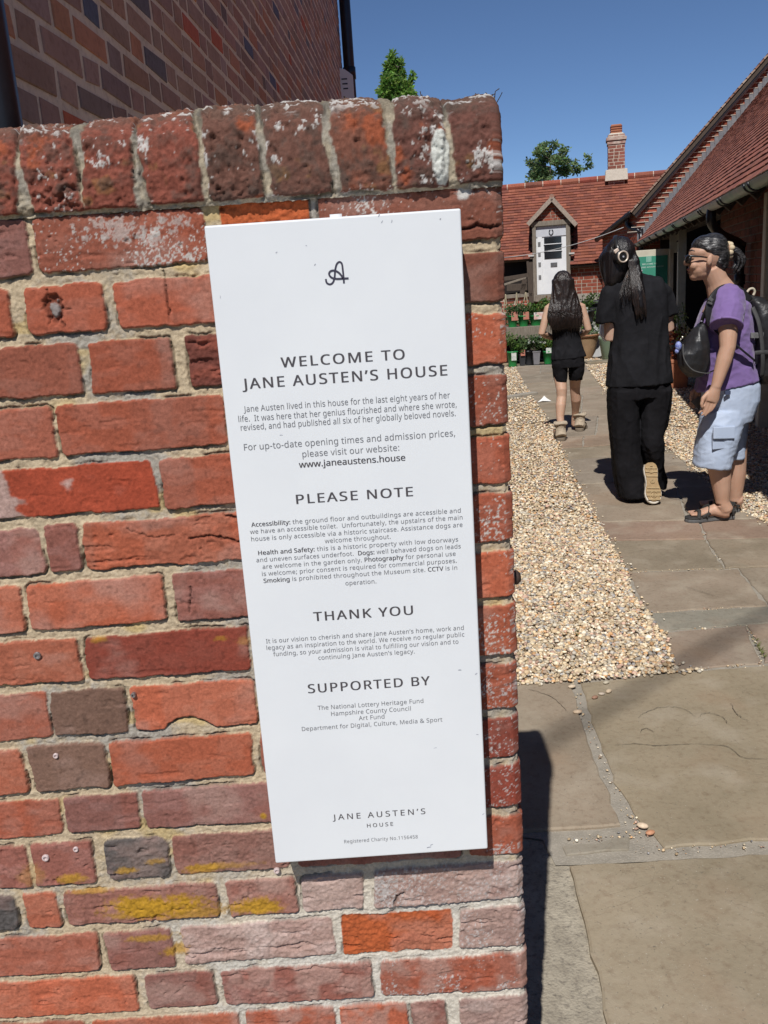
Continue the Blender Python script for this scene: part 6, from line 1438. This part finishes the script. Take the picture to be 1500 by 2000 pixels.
LW(mb.build('scrunchie', mat('cream_scrunchie', (.62, .52, .36), .8, var=(.45, .35, .22), scale=40), wm, smooth=True))
m_frame = mat('black_acetate', (.012, .011, .011), .25, var=(.02, .018, .018), scale=20)
mb = MB()
for s in (-1, 1): mb.tube([w_(1342, 501, .054 * s), w_(1349, 500, .062 * s), w_(1366, 501, .072 * s), w_(1384, 503, .081 * s)], [.0075, .0062, .0045, .0038], 8)
mb.tube([w_(1338, 500.5, -.012), w_(1337, 500.0, 0), w_(1338, 500.5, .012)], .0035, 6)
LW(mb.build('sunglasses', m_frame, wm, smooth=True))
mb = MB()
for s in (-1, 1): mb.ell(w_(1344.5, 506, .036 * s), (.017, .032, .0235), 18, 12)
LW(mb.build('sunglass_lens', mat('dark_lens', (.012, .010, .010), .08, var=(.02, .018, .016), scale=5, spec=.7), wm, smooth=True))
# sandals
m_sand = mat('black_sandal_strap', (.022, .021, .020), .8, var=(.04, .037, .034), scale=30, bump=.15)
m_sand2 = mat('grey_sandal_sole', (.13, .13, .13), .75, var=(.08, .08, .08), scale=18)
for (hp, tp) in ((G(1431, 1012), G(1338, 1020)), (G(1443, 999), G(1366, 1000))):
    d = (tp - hp); L_s = d.length; d.normalize(); s = Vector((-d.y, d.x, 0))
    pr_ = [(0, .030), (.04, .040), (.12, .034), (.2, .047), (.245, .046), (.275, .030), (.285, .008)]; k = L_s / .285
    loop = [hp + d * a * k + s * b for a, b in pr_] + [hp + d * a * k - s * b for a, b in pr_[::-1]]
    q = MB(); q.prism([p + UPZ * .002 for p in loop], (0, 0, .020)); so_ = LW(q.build('sandal', m_sand2, wm, bevel=.004))
    q = MB(); q.prism([p + UPZ * .022 for p in loop], (0, 0, .010)); o = q.build('footbed', m_sand, so_, bevel=.003); o.matrix_parent_inverse = (wm.matrix_world @ so_.matrix_parent_inverse).inverted() if False else Matrix.Translation(-Vector(wm.location)).inverted() @ Matrix.Translation(-Vector(wm.location)); 
    q = MB()
    for (a0, a1, zt_, r_) in ((.175, .150, .086, .014), (.225, .205, .066, .011), (.075, .112, .122, .014), (.02, .02, .085, .016)):
        w0 = .046 if a0 > .15 else .042
        pts = [hp + d * (a0 * k) + s * w0 + UPZ * .028, hp + d * ((a0 + a1) / 2 * k) + s * w0 * .7 + UPZ * (zt_ * .8), hp + d * (a1 * k) + UPZ * zt_ + (-d * .022 if a0 < .05 else Vector()), hp + d * ((a0 + a1) / 2 * k) - s * w0 * .7 + UPZ * (zt_ * .8), hp + d * (a0 * k) - s * w0 + UPZ * .028]
        q.tube(smooth_pts(pts, 5), [(r_, .0035)] * 21, 8)
    q.tube(smooth_pts([hp + s * .036 + UPZ * .045, hp + d * .10 * k + s * .040 + UPZ * .07, hp + d * .2 * k + s * .046 + UPZ * .035], 5), [(.004, .011)] * 11, 8)
    q.tube(smooth_pts([hp - s * .036 + UPZ * .045, hp + d * .10 * k - s * .040 + UPZ * .07, hp + d * .2 * k - s * .046 + UPZ * .035], 5), [(.004, .011)] * 11, 8)
    LW(q.build('sandal_straps', m_sand, wm, smooth=True))
# the leaflet, the bags
q = MB(); q.prism([w_(1371, 772, .10), w_(1349, 784, .10), w_(1371, 806, .10), w_(1385, 790, .10)], (0, .006, 0)); o = q.build('leaflet', mat('dark_card', (.10, .09, .08), .8, var=(.13, .11, .1), scale=20)); tag(o, 'dark folded leaflet held behind the hand of the woman in purple', 'leaflet')
m_nyl = mat('black_nylon', (.012, .012, .013), .42, var=(.022, .022, .024), scale=12, bump=.15, bscale=120, spec=.5)
m_nyl2 = mat('grey_webbing', (.10, .10, .10), .7, var=(.06, .06, .06), scale=40)
c = w_(1356, 690, -.13)
bag = thing('shoulder_bag', 'shiny black half moon bag hanging in front of the woman in purple', 'bag', (c.x, c.y, c.z))
LB = lambda o: local(o, bag)
def keep3(o, root): o.matrix_parent_inverse = Matrix.Translation(-Vector(root.location)); return o
mb = MB()
loft(mb, [(w_(1369, 632, -.12), .012, .03, 0), (w_(1365, 645, -.13), .035, .05, 0), (w_(1359, 665, -.14), .060, .068, 0), (w_(1355, 690, -.14), .082, .075, 0), (w_(1356, 710, -.14), .088, .073, 0), (w_(1360, 725, -.14), .072, .06, 0), (w_(1362, 734, -.14), .045, .04, 0)], 22, 2.2)
o = keep3(meld('pouch', mb, .0055, m_nyl, bag, 4), bag); fold(o, .013, 7, (1.3, 1.3, .45), 4); fold(o, .003, 22, (1, 1, .6), 2)
q = MB(); q.tube(smooth_pts([w_(1334, 672, -.205), w_(1336, 700, -.215), w_(1352, 722, -.225), w_(1376, 729, -.215), w_(1388, 728, -.20)], 5), .0035, 6); keep3(q.build('zip_piping', m_nyl2, bag, smooth=True), bag)
q = MB(); q.tube(smooth_pts([w_(1368, 636, -.13), w_(1377, 610, -.17), w_(1389, 588, -.165), w_(1402, 571, -.12), w_(1420, 566, -.05)], 5), [(.012, .003)] * 21, 8); q.tube(smooth_pts([w_(1386, 727, -.17), w_(1398, 722, -.20), w_(1420, 712, -.16), w_(1445, 700, -.10)], 5), [(.012, .003)] * 16, 8); keep3(q.build('strap', m_nyl, bag, smooth=True), bag)
q = MB(); q.ell(w_(1325, 676, -.16), (.018, .018, .026), 12, 8); q.ell(w_(1322, 686, -.16), (.012, .012, .014), 10, 8); keep3(q.build('charm', mat('blue_beads', (.06, .09, .42), .5, var=(.35, .4, .6), scale=150), bag, smooth=True), bag)
q = MB(); q.tube([w_(1331, 661, -.17), w_(1328, 666, -.165), w_(1325, 671, -.16)], .003, 6); q.ell(w_(1333, 659, -.175), (.008, .006, .008), 8, 6); keep3(q.build('zip_pull', mat('bright_metal', (.6, .58, .5), .3, var=(.5, .48, .4), scale=30, metal=.9), bag, smooth=True), bag)
c = w_(1492, 680, 0)
bp_ = thing('backpack', 'bulky black backpack worn by the woman in the purple shirt', 'backpack', (c.x, c.y, c.z))
mb = MB()
loft(mb, [(w_(1466, 578), .045, .10, 0), (w_(1474, 592), .075, .135, -.2), (w_(1484, 620), .098, .155, -.15), (w_(1492, 660), .112, .165, 0), (w_(1496, 700), .118, .165, 0), (w_(1497, 728), .105, .155, 0), (w_(1494, 745), .06, .11, 0)], 26, 2.8)
loft(mb, [(w_(1520, 650), .05, .11, 0), (w_(1524, 680), .075, .12, 0), (w_(1524, 715), .07, .12, 0), (w_(1518, 735), .04, .1, 0)], 20, 2.8)
o = keep3(meld('pack', mb, .0075, m_nyl, bp_, 4), bp_); fold(o, .016, 6, (1, 1, .6), 8); fold(o, .003, 20, (1, 1, 1), 3)
q = MB()
for pts in ([w_(1470, 600, -.135), w_(1482, 630, -.165), w_(1488, 668, -.178), w_(1490, 705, -.178), w_(1488, 735, -.150)], [w_(1474, 690, -.172), w_(1490, 688, -.182), w_(1512, 690, -.165)]): q.tube(smooth_pts(pts, 5), [(.012, .0035)] * (5 * (len(pts) - 1) + 1), 8, upv=(0, 1, 0))
keep3(q.build('compression_strap', mat('black_webbing', (.035, .035, .036), .7, var=(.05, .05, .05), scale=40), bp_, smooth=True), bp_)
q = MB(); q.tube(smooth_pts([w_(1391, 636, -.165), w_(1386, 612, -.175), w_(1390, 590, -.17), w_(1404, 571, -.135), w_(1424, 564, -.115), w_(1446, 572, -.115), w_(1462, 590, -.115)], 5), [(.028, .007)] * 31, 10, upv=(0, 1, 0))
q.tube(smooth_pts([w_(1396, 640, .165), w_(1384, 612, .17), w_(1392, 590, .17), w_(1404, 573, .135), w_(1424, 566, .115), w_(1446, 574, .115), w_(1462, 590, .115)], 5), [(.028, .007)] * 31, 10, upv=(0, 1, 0))
q.tube(smooth_pts([w_(1391, 636, -.170), w_(1404, 652, -.20), w_(1426, 664, -.222), w_(1450, 684, -.208), w_(1474, 704, -.175)], 5), [(.012, .004)] * 21, 8)
keep3(q.build('shoulder_straps', m_nyl, bp_, smooth=True), bp_)
q = MB(); q.box(w_(1388, 585, -.188), (.026, .012, .018), Matrix.Rotation(.6, 3, 'Y')); q.box(w_(1386.5, 592, -.188), (.026, .012, .012), Matrix.Rotation(.4, 3, 'Y')); keep3(q.build('strap_buckle', m_nyl2, bp_, bevel=.002), bp_)
q = MB(); q.tube(smooth_pts([w_(1459, 571, -.04), w_(1464, 565, -.04), w_(1471, 564, -.04), w_(1474, 570, -.04), w_(1471, 577, -.04)], 5), .007, 8); keep3(q.build('grab_handle', mat('cream_webbing', (.55, .48, .38), .8, var=(.45, .4, .3), scale=40), bp_, smooth=True), bp_)
q = MB(); q.box(w_(1478, 655, -.160), (.07, .02, .030), Matrix.Rotation(.05, 3, 'Y')); keep3(q.build('reflective_band', mat('silver_band', (.07, .07, .07), .5, var=(.2, .2, .2), scale=30), bp_, bevel=.003), bp_)

# ---- the person in black, seen from behind
YT = 5.52
tn = thing('person', 'person in a black shirt and wide black trousers walking away, wearing headphones', 'person', (1.64, YT, 0))
t_p = lambda px, py, dy=0.0: V(px, py, YT + dy)
mpt = (t_p(1241, 700) - t_p(1240, 700)).length
LT = lambda o: keep3(o, tn)
m_skt = skin('pale_skin', (.50, .315, .225), (.53, .35, .26))
def RT(y, xl, xr, ry, dy=0.0, tx=0.0): c = t_p((xl + xr) / 2, y, dy); return (c, (xr - xl) / 2 * mpt, ry, tx)
mb = MB()
mb.ell(t_p(1211, 502, .03), (.076, .095, .105), 18, 12); mb.ell(t_p(1203, 520, .09), (.055, .055, .075), 16, 10); mb.tube([t_p(1203, 515, .150), t_p(1202, 524, .165)], [.010, .014], 8)
mb.tube([t_p(1218, 515, .02), t_p(1234, 540, -.02), t_p(1241, 560, -.02)], [.058, .056, .085], 14)
mb.tube([t_p(1243, 568), t_p(1246, 620), t_p(1247, 700), t_p(1247, 770)], [.075, .085, .085, .085], 18); mb.tube([t_p(1196, 574), t_p(1243, 566), t_p(1292, 568)], .045, 14)
for s in (-1, 1):
    sh, el, wr = (t_p(1196, 572), t_p(1193, 655, .02), t_p(1214, 648, .24)) if s < 0 else (t_p(1292, 566), t_p(1304, 637, .02), t_p(1284, 632, .24))
    mb.tube([sh, sh.lerp(el, .6), el - Vector((0, 0, .012)), el.lerp(wr, .25) - Vector((0, 0, .005)), el.lerp(wr, .7), wr], [.050, .046, .041, .041, .032, .026], 14)
    d = (wr - el).normalized(); hp = wr + d * .07
    mb.tube([wr, wr.lerp(hp, .6), hp], [(.026, .022), (.036, .019), (.036, .016)], 12); fingers(mb, hp, d + Vector((0, 0, -.3)), Vector((.004 * s, 0, -.017)), [.06, .072, .068, .055], .0085, Vector((-.7 * s, 0, 0)))
    mb.tube([wr.lerp(hp, .3) + UPZ * .022, hp + UPZ * .045, hp + UPZ * .045 + d * .035], [.013, .011, .008], 8)
for (hx, kn, an) in (((1228, 790), t_p(1232, 870), t_p(1236, 955, .0)), ((1270, 790), t_p(1272, 862, -.02), t_p(1276, 922, .03))):
    mb.tube([t_p(hx[0], hx[1]), kn, kn.lerp(an, .4), an], [.065, .055, .050, .036], 14)
f0 = G(1244, 968); mb.tube([t_p(1236, 955), Vector((f0.x - .01, f0.y, .05)), Vector((f0.x - .01, f0.y + .12, .04)), Vector((f0.x - .01, f0.y + .2, .03))], [(.036, .036), (.035, .035), (.042, .025), (.03, .015)], 12)
mb.tube([t_p(1276, 922, .03), t_p(1275, 945, .05), t_p(1275, 974, .03)], [(.036, .034), (.04, .03), (.038, .02)], 12)
LT(meld('body', mb, .0048, m_skt, tn, 3))
# shirt
mb = MB()
loft(mb, [RT(534, 1222, 1252, .055), RT(541, 1208, 1268, .080, 0, .10), RT(552, 1194, 1288, .105, 0, .10), RT(570, 1188, 1298, .120, 0, .07), RT(600, 1192, 1300, .128), RT(640, 1196, 1300, .128), RT(690, 1193, 1303, .132), RT(725, 1189, 1307, .140), RT(750, 1187, 1311, .146, 0, .03)], 30, 2.4)
for pts, rd in (([t_p(1208, 560), t_p(1194, 576), t_p(1186, 605), t_p(1184, 631)], [.075, .072, .066, .064]), ([t_p(1276, 562), t_p(1291, 570), t_p(1301, 592), t_p(1307, 615)], [.064, .062, .058, .058])): mb.tube(pts, rd, 18)
o = LT(meld('shirt', mb, .0062, m_blk, tn, 5)); fold(o, .018, 5.5, (1.5, 1.5, .45), 13); fold(o, .003, 15, (1, 1, .8), 4)
q = MB(); cc = t_p(1236, 533.5, -.005); q.tube([cc + Vector((.052 * math.cos(a), .045 * math.sin(a) - .002, .004 - .012 * math.cos(a) * -.4)) for a in np.linspace(0, 6.283, 21)], [(.006, .009)] * 21, 6); LT(q.build('white_collar', mat('white_cotton', (.72, .70, .72), .8, var=(.66, .62, .66), scale=20), tn, smooth=True))
# trousers
mb = MB()
loft(mb, [RT(735, 1194, 1304, .125), RT(755, 1190, 1307, .135), RT(775, 1188.5, 1308, .135)], 28, 2.4)
loft(mb, [RT(760, 1189, 1250, .13), RT(800, 1189, 1246, .115), RT(840, 1192, 1247, .11), RT(880, 1196, 1248, .11, .0), RT(920, 1199, 1254, .115), RT(950, 1204, 1258, .12), RT(967, 1208, 1260, .12)], 24, 2.3)
loft(mb, [RT(760, 1247, 1308, .13), RT(800, 1250, 1306, .115), RT(832, 1249, 1300, .11, -.01), RT(850, 1249, 1291, .105, -.03), RT(866, 1251, 1294, .105, -.03), RT(890, 1254, 1293, .10, .0), RT(915, 1256, 1294, .10, .05), RT(935, 1258, 1300, .10, .08), RT(950, 1262, 1299, .10, .10)], 24, 2.3)
o = LT(meld('trousers', mb, .0065, m_blk2, tn, 4)); fold(o, .016, 6.5, (1.5, 1.5, .22), 7); fold(o, .004, 13, (1, 1, 1.1), 3)
# trainers: the left flat, the right up on its toe with the tread showing
SHP = [(0, .22), (.012, .42), (.04, .62), (.085, .78), (.15, .86), (.25, .84), (.36, .76), (.47, .73), (.57, .80), (.66, .93), (.74, 1.0), (.82, .97), (.89, .86), (.945, .68), (.98, .44), (1.0, .16)]
def shoe_outline(L_, w): return [(a * L_, -.5 * w * b) for a, b in SHP] + [(a * L_, .5 * w * b * (1.0 if a > .5 else .98)) for a, b in SHP[::-1]]
def trainer(root, org, fwd, up, L_, w, upper, tread, mm_side, keepf, lug=True):
    fwd = Vector(fwd).normalized(); up = Vector(up); up = (up - fwd * up.dot(fwd)).normalized(); sd = fwd.cross(up); P = lambda a, b, c: Vector(org) + fwd * a + sd * b + up * c
    ol = shoe_outline(L_, w)
    q = MB(); q.prism([P(a, b, .006) for a, b in ol], up * .026); sh = keepf(q.build('trainer', mm_side, root, bevel=.006))
    q = MB(); q.prism([P(.012 * L_ * 2 + a * .96 - .01, b * .90, .0) for a, b in ol], up * .008); keepf(q.build('outsole', tread, root, bevel=.003))
    if lug:
        q = MB()
        for a, l in ((.11, .66), (.20, .72), (.31, .66), (.60, .70), (.68, .82), (.78, .86), (.88, .7)): q.beam(P(a * L_, -.5 * w * l, -.002), P(a * L_ + .006, .5 * w * l, -.002), .010, .008, up=up)
        for a, r0_ in ((.80, .026), (.16, .022), (.45, .013)):
            for rr_ in (r0_, r0_ * .5): q.tube([P(a * L_ + math.cos(t) * rr_, math.sin(t) * rr_, -.003) for t in np.linspace(0, 6.283, 15)], .0032, 6)
        keepf(q.build('tread_pattern', mat('tread_rubber', (.42, .31, .17), .8, var=(.34, .24, .12), scale=40), root))
    q = MB(); rings = []
    pts = [P(.02 * L_, 0, .045), P(.18 * L_, 0, .062), P(.38 * L_, 0, .060), P(.62 * L_, 0, .045), P(.85 * L_, 0, .034), P(.97 * L_, 0, .028)]
    q.tube(pts, [(.030, .030), (.037, .050), (.037, .045), (.042, .030), (.040, .020), (.020, .010)], 16, upv=up); keepf(q.build('trainer_upper', upper, root, smooth=True))
a = G(1275, 986); trainer(tn, (a.x, a.y + .055, .262), (.0, -.10, -.262 + .004), (.0, 1, -.3), .262, .108, m_shoe, m_sole, m_whr, LT)
f0 = G(1243, 971); trainer(tn, (f0.x, f0.y, .0), (.05, 1, 0), (0, 0, 1), .26, .098, m_shoe, m_sole, m_whr, LT, lug=False)
# hair and headphones
mb = MB(); mb.ell(t_p(1211, 497, .0), (.092, .105, .108), 22, 14)
loft(mb, [RT(476, 1188, 1228, .09, .03), RT(500, 1171, 1222, .105, .05), RT(525, 1173, 1216, .10, .06), RT(545, 1179, 1212, .085, .05), RT(560, 1184, 1206, .06, .03), RT(570, 1189, 1200, .03, .01)], 20, 2.2)
loft(mb, [RT(490, 1180, 1238, .10, .0), RT(515, 1180, 1234, .095, -.005), RT(535, 1182, 1224, .075, -.02), RT(552, 1184, 1212, .05, -.03), RT(564, 1190, 1202, .02, -.03)], 20, 2.2)
mb.tube(smooth_pts([t_p(1226, 490, -.03), t_p(1238, 515, -.06), t_p(1246, 540, -.09), t_p(1252, 570, -.135), t_p(1255, 600, -.15), t_p(1254, 624, -.145)], 4), [(.035, .04)] * 5 + [(.030, .03)] * 4 + [(.034, .02)] * 4 + [(.032, .014)] * 4 + [(.014, .007)] * 4, 14)
o = LT(meld('hair', mb, .006, m_hair, tn, 7)); fold(o, .0035, 26, (1.4, 1.4, .12), 1)
mb = MB()
for k in range(70):
    u_ = pr.uniform(-1, 1); x0 = 1238 + u_ * 8
    mb.tube(smooth_pts([t_p(x0 - 8, 505, -.085), t_p(x0, 530, -.105), t_p(x0 + 6 + u_ * 3, 560, -.145), t_p(x0 + 11 + u_ * 5, 590 + pr.uniform(-6, 6), -.160), t_p(x0 + 14 + u_ * 4, 618 + pr.uniform(-22, 6), -.158)], 3), [.0030] * 10 + [.0020] * 2 + [.0006], 4)
for k in range(60):                                  # a thin fall of brownish hair over the left shoulder blade
    x0 = 1212 + pr.uniform(0, 44); y0 = 548 + abs(x0 - 1238) * .25
    mb.tube(smooth_pts([t_p(1236 + (x0 - 1236) * .35, 524, -.085), t_p(1234 + (x0 - 1234) * .8, y0 - 4, -.122), t_p(x0 + pr.uniform(-3, 4), y0 + 22, -.150), t_p(x0 + pr.uniform(-4, 8), y0 + 36 + pr.uniform(-14, 16), -.153)], 3), [.0011] * 7 + [.0009, .0007, .0003], 4)
LT(mb.build('loose_hair', m_hairb, tn, smooth=True, fixn=False))
ec = t_p(1214, 502, -.112); ax_ = Vector((.25, -1, .05)).normalized()
def ringl(mb, c, ax, prof, n=28, cap=True):
    sx = ax.orthogonal().normalized(); sy = ax.cross(sx); vs = []; fs = []
    for r_, h in prof:
        for k in range(n): a = 2 * math.pi * k / n; vs.append(c + sx * math.cos(a) * r_ + sy * math.sin(a) * r_ + ax * h)
    for i in range(len(prof) - 1):
        for k in range(n): a = i * n + k; b = i * n + (k + 1) % n; fs.append((a, b, b + n, a + n))
    fs += [tuple(range((len(prof) - 1) * n, len(prof) * n))] if cap else []; mb.add(vs, fs)
hp_ = bpy.data.objects.new('headphones', None); link(hp_, tn)
mb = MB(); ringl(mb, ec, ax_, [(.042, -.03), (.044, .0), (.040, .014), (.030, .018)]); LTh = lambda o: keep3(o, tn)
m_hpb = mat('black_headphone', (.012, .012, .013), .35, var=(.02, .02, .02), scale=20)
o = mb.build('ear_cup', m_hpb, hp_, smooth=True); o.matrix_parent_inverse = Matrix.Translation(-Vector(tn.location))
mb = MB(); ringl(mb, ec + ax_ * .016, ax_, [(.035, 0), (.036, .006), (.029, .009), (.026, .002)], 28, False); o = mb.build('cup_ring', mat('champagne_metal', (.66, .56, .46), .35, var=(.56, .46, .38), scale=20, metal=.25), hp_, smooth=True); o.matrix_parent_inverse = Matrix.Translation(-Vector(tn.location))
mb = MB(); ringl(mb, ec + ax_ * .021, ax_, [(.006, 0), (.005, .003)], 12); o = mb.build('cup_logo_dot', mat('grey_dot', (.4, .42, .46), .4, var=(.3, .3, .34), scale=20), hp_); o.matrix_parent_inverse = Matrix.Translation(-Vector(tn.location))
mb = MB(); mb.tube(smooth_pts([t_p(1211, 493, -.11), t_p(1205, 482, -.10), t_p(1202, 468, -.055), t_p(1202, 462, .0), t_p(1200, 466, .06), t_p(1197, 490, .10)], 5), [(.006, .014)] * 26, 8); o = mb.build('headband', m_hpb, hp_, smooth=True); o.matrix_parent_inverse = Matrix.Translation(-Vector(tn.location))
mb = MB(); mb.box(t_p(1204, 490, -.116), (.030, .010, .024), Matrix.Rotation(-.5, 3, 'Y')); o = mb.build('slider', mat('champagne_slider', (.62, .50, .42), .4, var=(.52, .42, .34), scale=20), hp_, bevel=.004); o.matrix_parent_inverse = Matrix.Translation(-Vector(tn.location))
q = MB(); q.prism([t_p(1177, 626, .14), t_p(1186, 628, .14), t_p(1184, 668, .16), t_p(1176, 655, .16)], (.012, .12, .0)); tag(q.build('leaflet', mat('pale_blue_card', (.45, .60, .80), .6, var=(.7, .74, .8), scale=12)), 'pale blue leaflet held by the person in black', 'leaflet')

# ---- the girl further up the path
YG = 8.12
gl = thing('person', 'girl with long dark hair in a black vest and shorts walking up the path', 'person', (1.78, YG, 0))
g_p = lambda px, py, dy=0.0: V(px, py, YG + dy)
mpg = (g_p(1101, 700) - g_p(1100, 700)).length
LGf = lambda o: keep3(o, gl)
def RG(y, xl, xr, ry, dy=0.0, tx=0.0): c = g_p((xl + xr) / 2, y, dy); return (c, (xr - xl) / 2 * mpg, ry, tx)
m_skg = skin('warm_skin', (.47, .285, .195), (.51, .33, .235))
mb = MB(); mb.ell(g_p(1101, 553, .02), (.078, .095, .108), 18, 12); mb.ell(g_p(1101, 565, .08), (.05, .05, .06), 14, 10); mb.ell(g_p(1101, 562, .128), (.011, .016, .014), 8, 6)
mb.tube([g_p(1102, 570), g_p(1103, 585), g_p(1103, 597)], [.045, .045, .07], 12)
mb.tube([g_p(1103, 596), g_p(1104, 620), g_p(1107, 660), g_p(1108, 705)], [.07, .075, .072, .08], 18)
for s, (sh, el, wr) in ((-1, (g_p(1071, 603), g_p(1058, 651, -.03), g_p(1082, 661, .13))), (1, (g_p(1136, 600), g_p(1149, 643, -.03), g_p(1131, 657, .13)))):
    mb.tube([g_p(1103 + 22 * s, 598), sh, sh.lerp(el, .5), el, el.lerp(wr, .3), wr], [.05, .040, .037, .033, .033, .024], 12)
    d = (wr - el).normalized(); hp = wr + d * .06; mb.tube([wr, hp], [(.024, .02), (.032, .016)], 10); fingers(mb, hp, d + Vector((0, 0, .2)), Vector((0, 0, -.015)), [.05, .06, .058, .046], .0078, Vector((-.5 * s, 0, 0))); mb.tube([wr + UPZ * .012, hp + UPZ * .036], [.012, .009], 8)
lg = ((g_p(1094, 735), g_p(1097, 762, -.06), g_p(1097, 775, -.06), g_p(1095, 792, -.09), g_p(1094, 815, -.12), g_p(1096, 833, -.15)), (g_p(1124, 733), g_p(1123, 752, .06), g_p(1123, 765, .08), g_p(1125, 780, .1), g_p(1124, 800, .16), g_p(1123, 815, .2)))
for pts in lg: mb.tube([pts[0] + UPZ * .10] + list(pts), [.058, .060, .050, .046, .048, .036, .031], 14)
for pts, s in zip(lg, (-1, 1)): a = pts[-1]; mb.tube([a, Vector((a.x, a.y, .07)), Vector((a.x + .02 * s, a.y + .1, .05)), Vector((a.x + .03 * s, a.y + .15, .04))], [.034, .036, .034, .02], 12)
LGf(meld('body', mb, .0048, m_skg, gl, 3))
mb = MB(); loft(mb, [RG(604, 1082, 1124, .085), RG(615, 1078, 1128, .095), RG(635, 1077, 1131, .10), RG(655, 1080, 1131, .092), RG(675, 1080, 1136, .10), RG(692, 1077, 1142, .118), RG(699, 1077, 1144, .12, 0, .06)], 26, 2.2)
mb.tube([g_p(1086, 606, -.05), g_p(1084, 592, 0), g_p(1086, 604, .06)], .02, 8); mb.tube([g_p(1121, 606, -.05), g_p(1122, 592, 0), g_p(1120, 604, .06)], .02, 8)
o = LGf(meld('vest_top', mb, .006, m_blk, gl, 4)); fold(o, .010, 9, (1.2, 1.2, .7), 3)
mb = MB(); loft(mb, [RG(692, 1080, 1140, .105), RG(705, 1078, 1141, .12), RG(716, 1078, 1141, .12)], 24, 2.3)
loft(mb, [RG(708, 1078, 1108, .105), RG(725, 1080, 1108, .098), RG(738, 1082, 1107, .092), RG(744, 1083.5, 1106.5, .088)], 20, 2.4); loft(mb, [RG(708, 1110, 1141, .105), RG(725, 1111, 1140, .098), RG(736, 1111.5, 1137.5, .092, .01), RG(742, 1112, 1136.5, .088, .02)], 20, 2.4)
o = LGf(meld('shorts', mb, .0055, m_blk2, gl, 4)); fold(o, .005, 14, (1, 1, 1), 3)
mb = MB(); mb.ell(g_p(1099, 551, -.0), (.086, .10, .102), 20, 14)
loft(mb, [RG(545, 1079, 1120, .09, -.01), RG(565, 1079, 1122, .075, -.035), RG(585, 1076, 1128, .065, -.055), RG(605, 1071, 1135, .055, -.085), RG(622, 1070, 1138, .048, -.10), RG(634, 1074, 1137, .035, -.105), RG(642, 1080, 1132, .02, -.105)], 26, 2.2)
o = LGf(meld('hair', mb, .006, m_hairb, gl, 4)); fold(o, .008, 22, (1.6, 1.2, .12), 5)
mb = MB(); r = random.Random(12)
for k in range(400):
    u_ = r.uniform(-1, 1); a = 1100 + 20 * u_; b = 1103 + 33 * u_; c = 1104 + 33 * u_ + r.uniform(-3, 3); e = 641 + r.uniform(-36, 8) + 3 * (1 - u_ * u_); dd_ = -.02 * (1 - u_ * u_)
    mb.tube(smooth_pts([g_p(1100 + 4 * u_, 532 + 2 * u_ * u_, .03), g_p(1099.5 + 15 * u_, 537 + 5 * u_ * u_, -.066 + .05 * u_ * u_), g_p(a - .5, 553 + 4 * abs(u_), -.100 + .085 * u_ * u_), g_p((a + b) / 2 + 1, 580, -.106 + .05 * u_ * u_), g_p(b, 608, -.132 + .03 * u_ * u_), g_p(c, (608 + e) / 2, -.148 + .03 * u_ * u_ + r.uniform(-.006, .006)), g_p(c + r.uniform(-3, 3), e, -.135 + .03 * u_ * u_)], 3), [.0026] * 14 + [.0024] * 3 + [.0016, .0005], 4)
LGf(mb.build('hair_strands', m_hairb, gl, smooth=True, fixn=False))
for (px, py, ang, lab) in ((1097, 862, -.05, 0), (1131, 843, -.42, 1)):
    a = G(px, py); fw = Vector((math.sin(-ang), math.cos(ang), 0)); sd = Vector((fw.y, -fw.x, 0)); Rm = Matrix((sd, fw, UPZ)).transposed()
    P = lambda x, y, z: a + Rm @ Vector((x, y, z)); ol = shoe_outline(.235, .098)
    q = MB(); q.prism([P(b, u - .01, .002) for u, b in ol], UPZ * .030); LGf(q.build('boot_sole', mat('taupe_rubber', (.20, .16, .115), .85, var=(.15, .12, .09), scale=30), gl, bevel=.005))
    q = MB(); q.tube([P(0, .02, .040), P(0, .045, .075), P(0, .05, .12), P(0, .045, .165)], [(.050, .050), (.048, .055), (.046, .052), (.050, .054)], 18, upv=(0, 1, 0)); q.tube([P(0, .04, .05), P(0, .12, .055), P(0, .18, .046), P(0, .215, .036)], [(.046, .04), (.046, .036), (.043, .024), (.02, .01)], 16, upv=(0, 0, 1))
    o = LGf(meld('boot', q, .006, m_shoe, gl, 3)); fold(o, .004, 30, (1, 1, 1), 2)
    q = MB(); q.tube([P(math.cos(t) * .054, .046 + math.sin(t) * .058, .160 + .006 * math.sin(3 * t)) for t in np.linspace(0, 6.283, 21)], .010, 8); q.tube([P(-.052, .03, .12), P(-.056, .06, .105), P(-.04, .085, .10)], .009, 8); LGf(q.build('boot_cuff', m_shoe, gl, smooth=True))
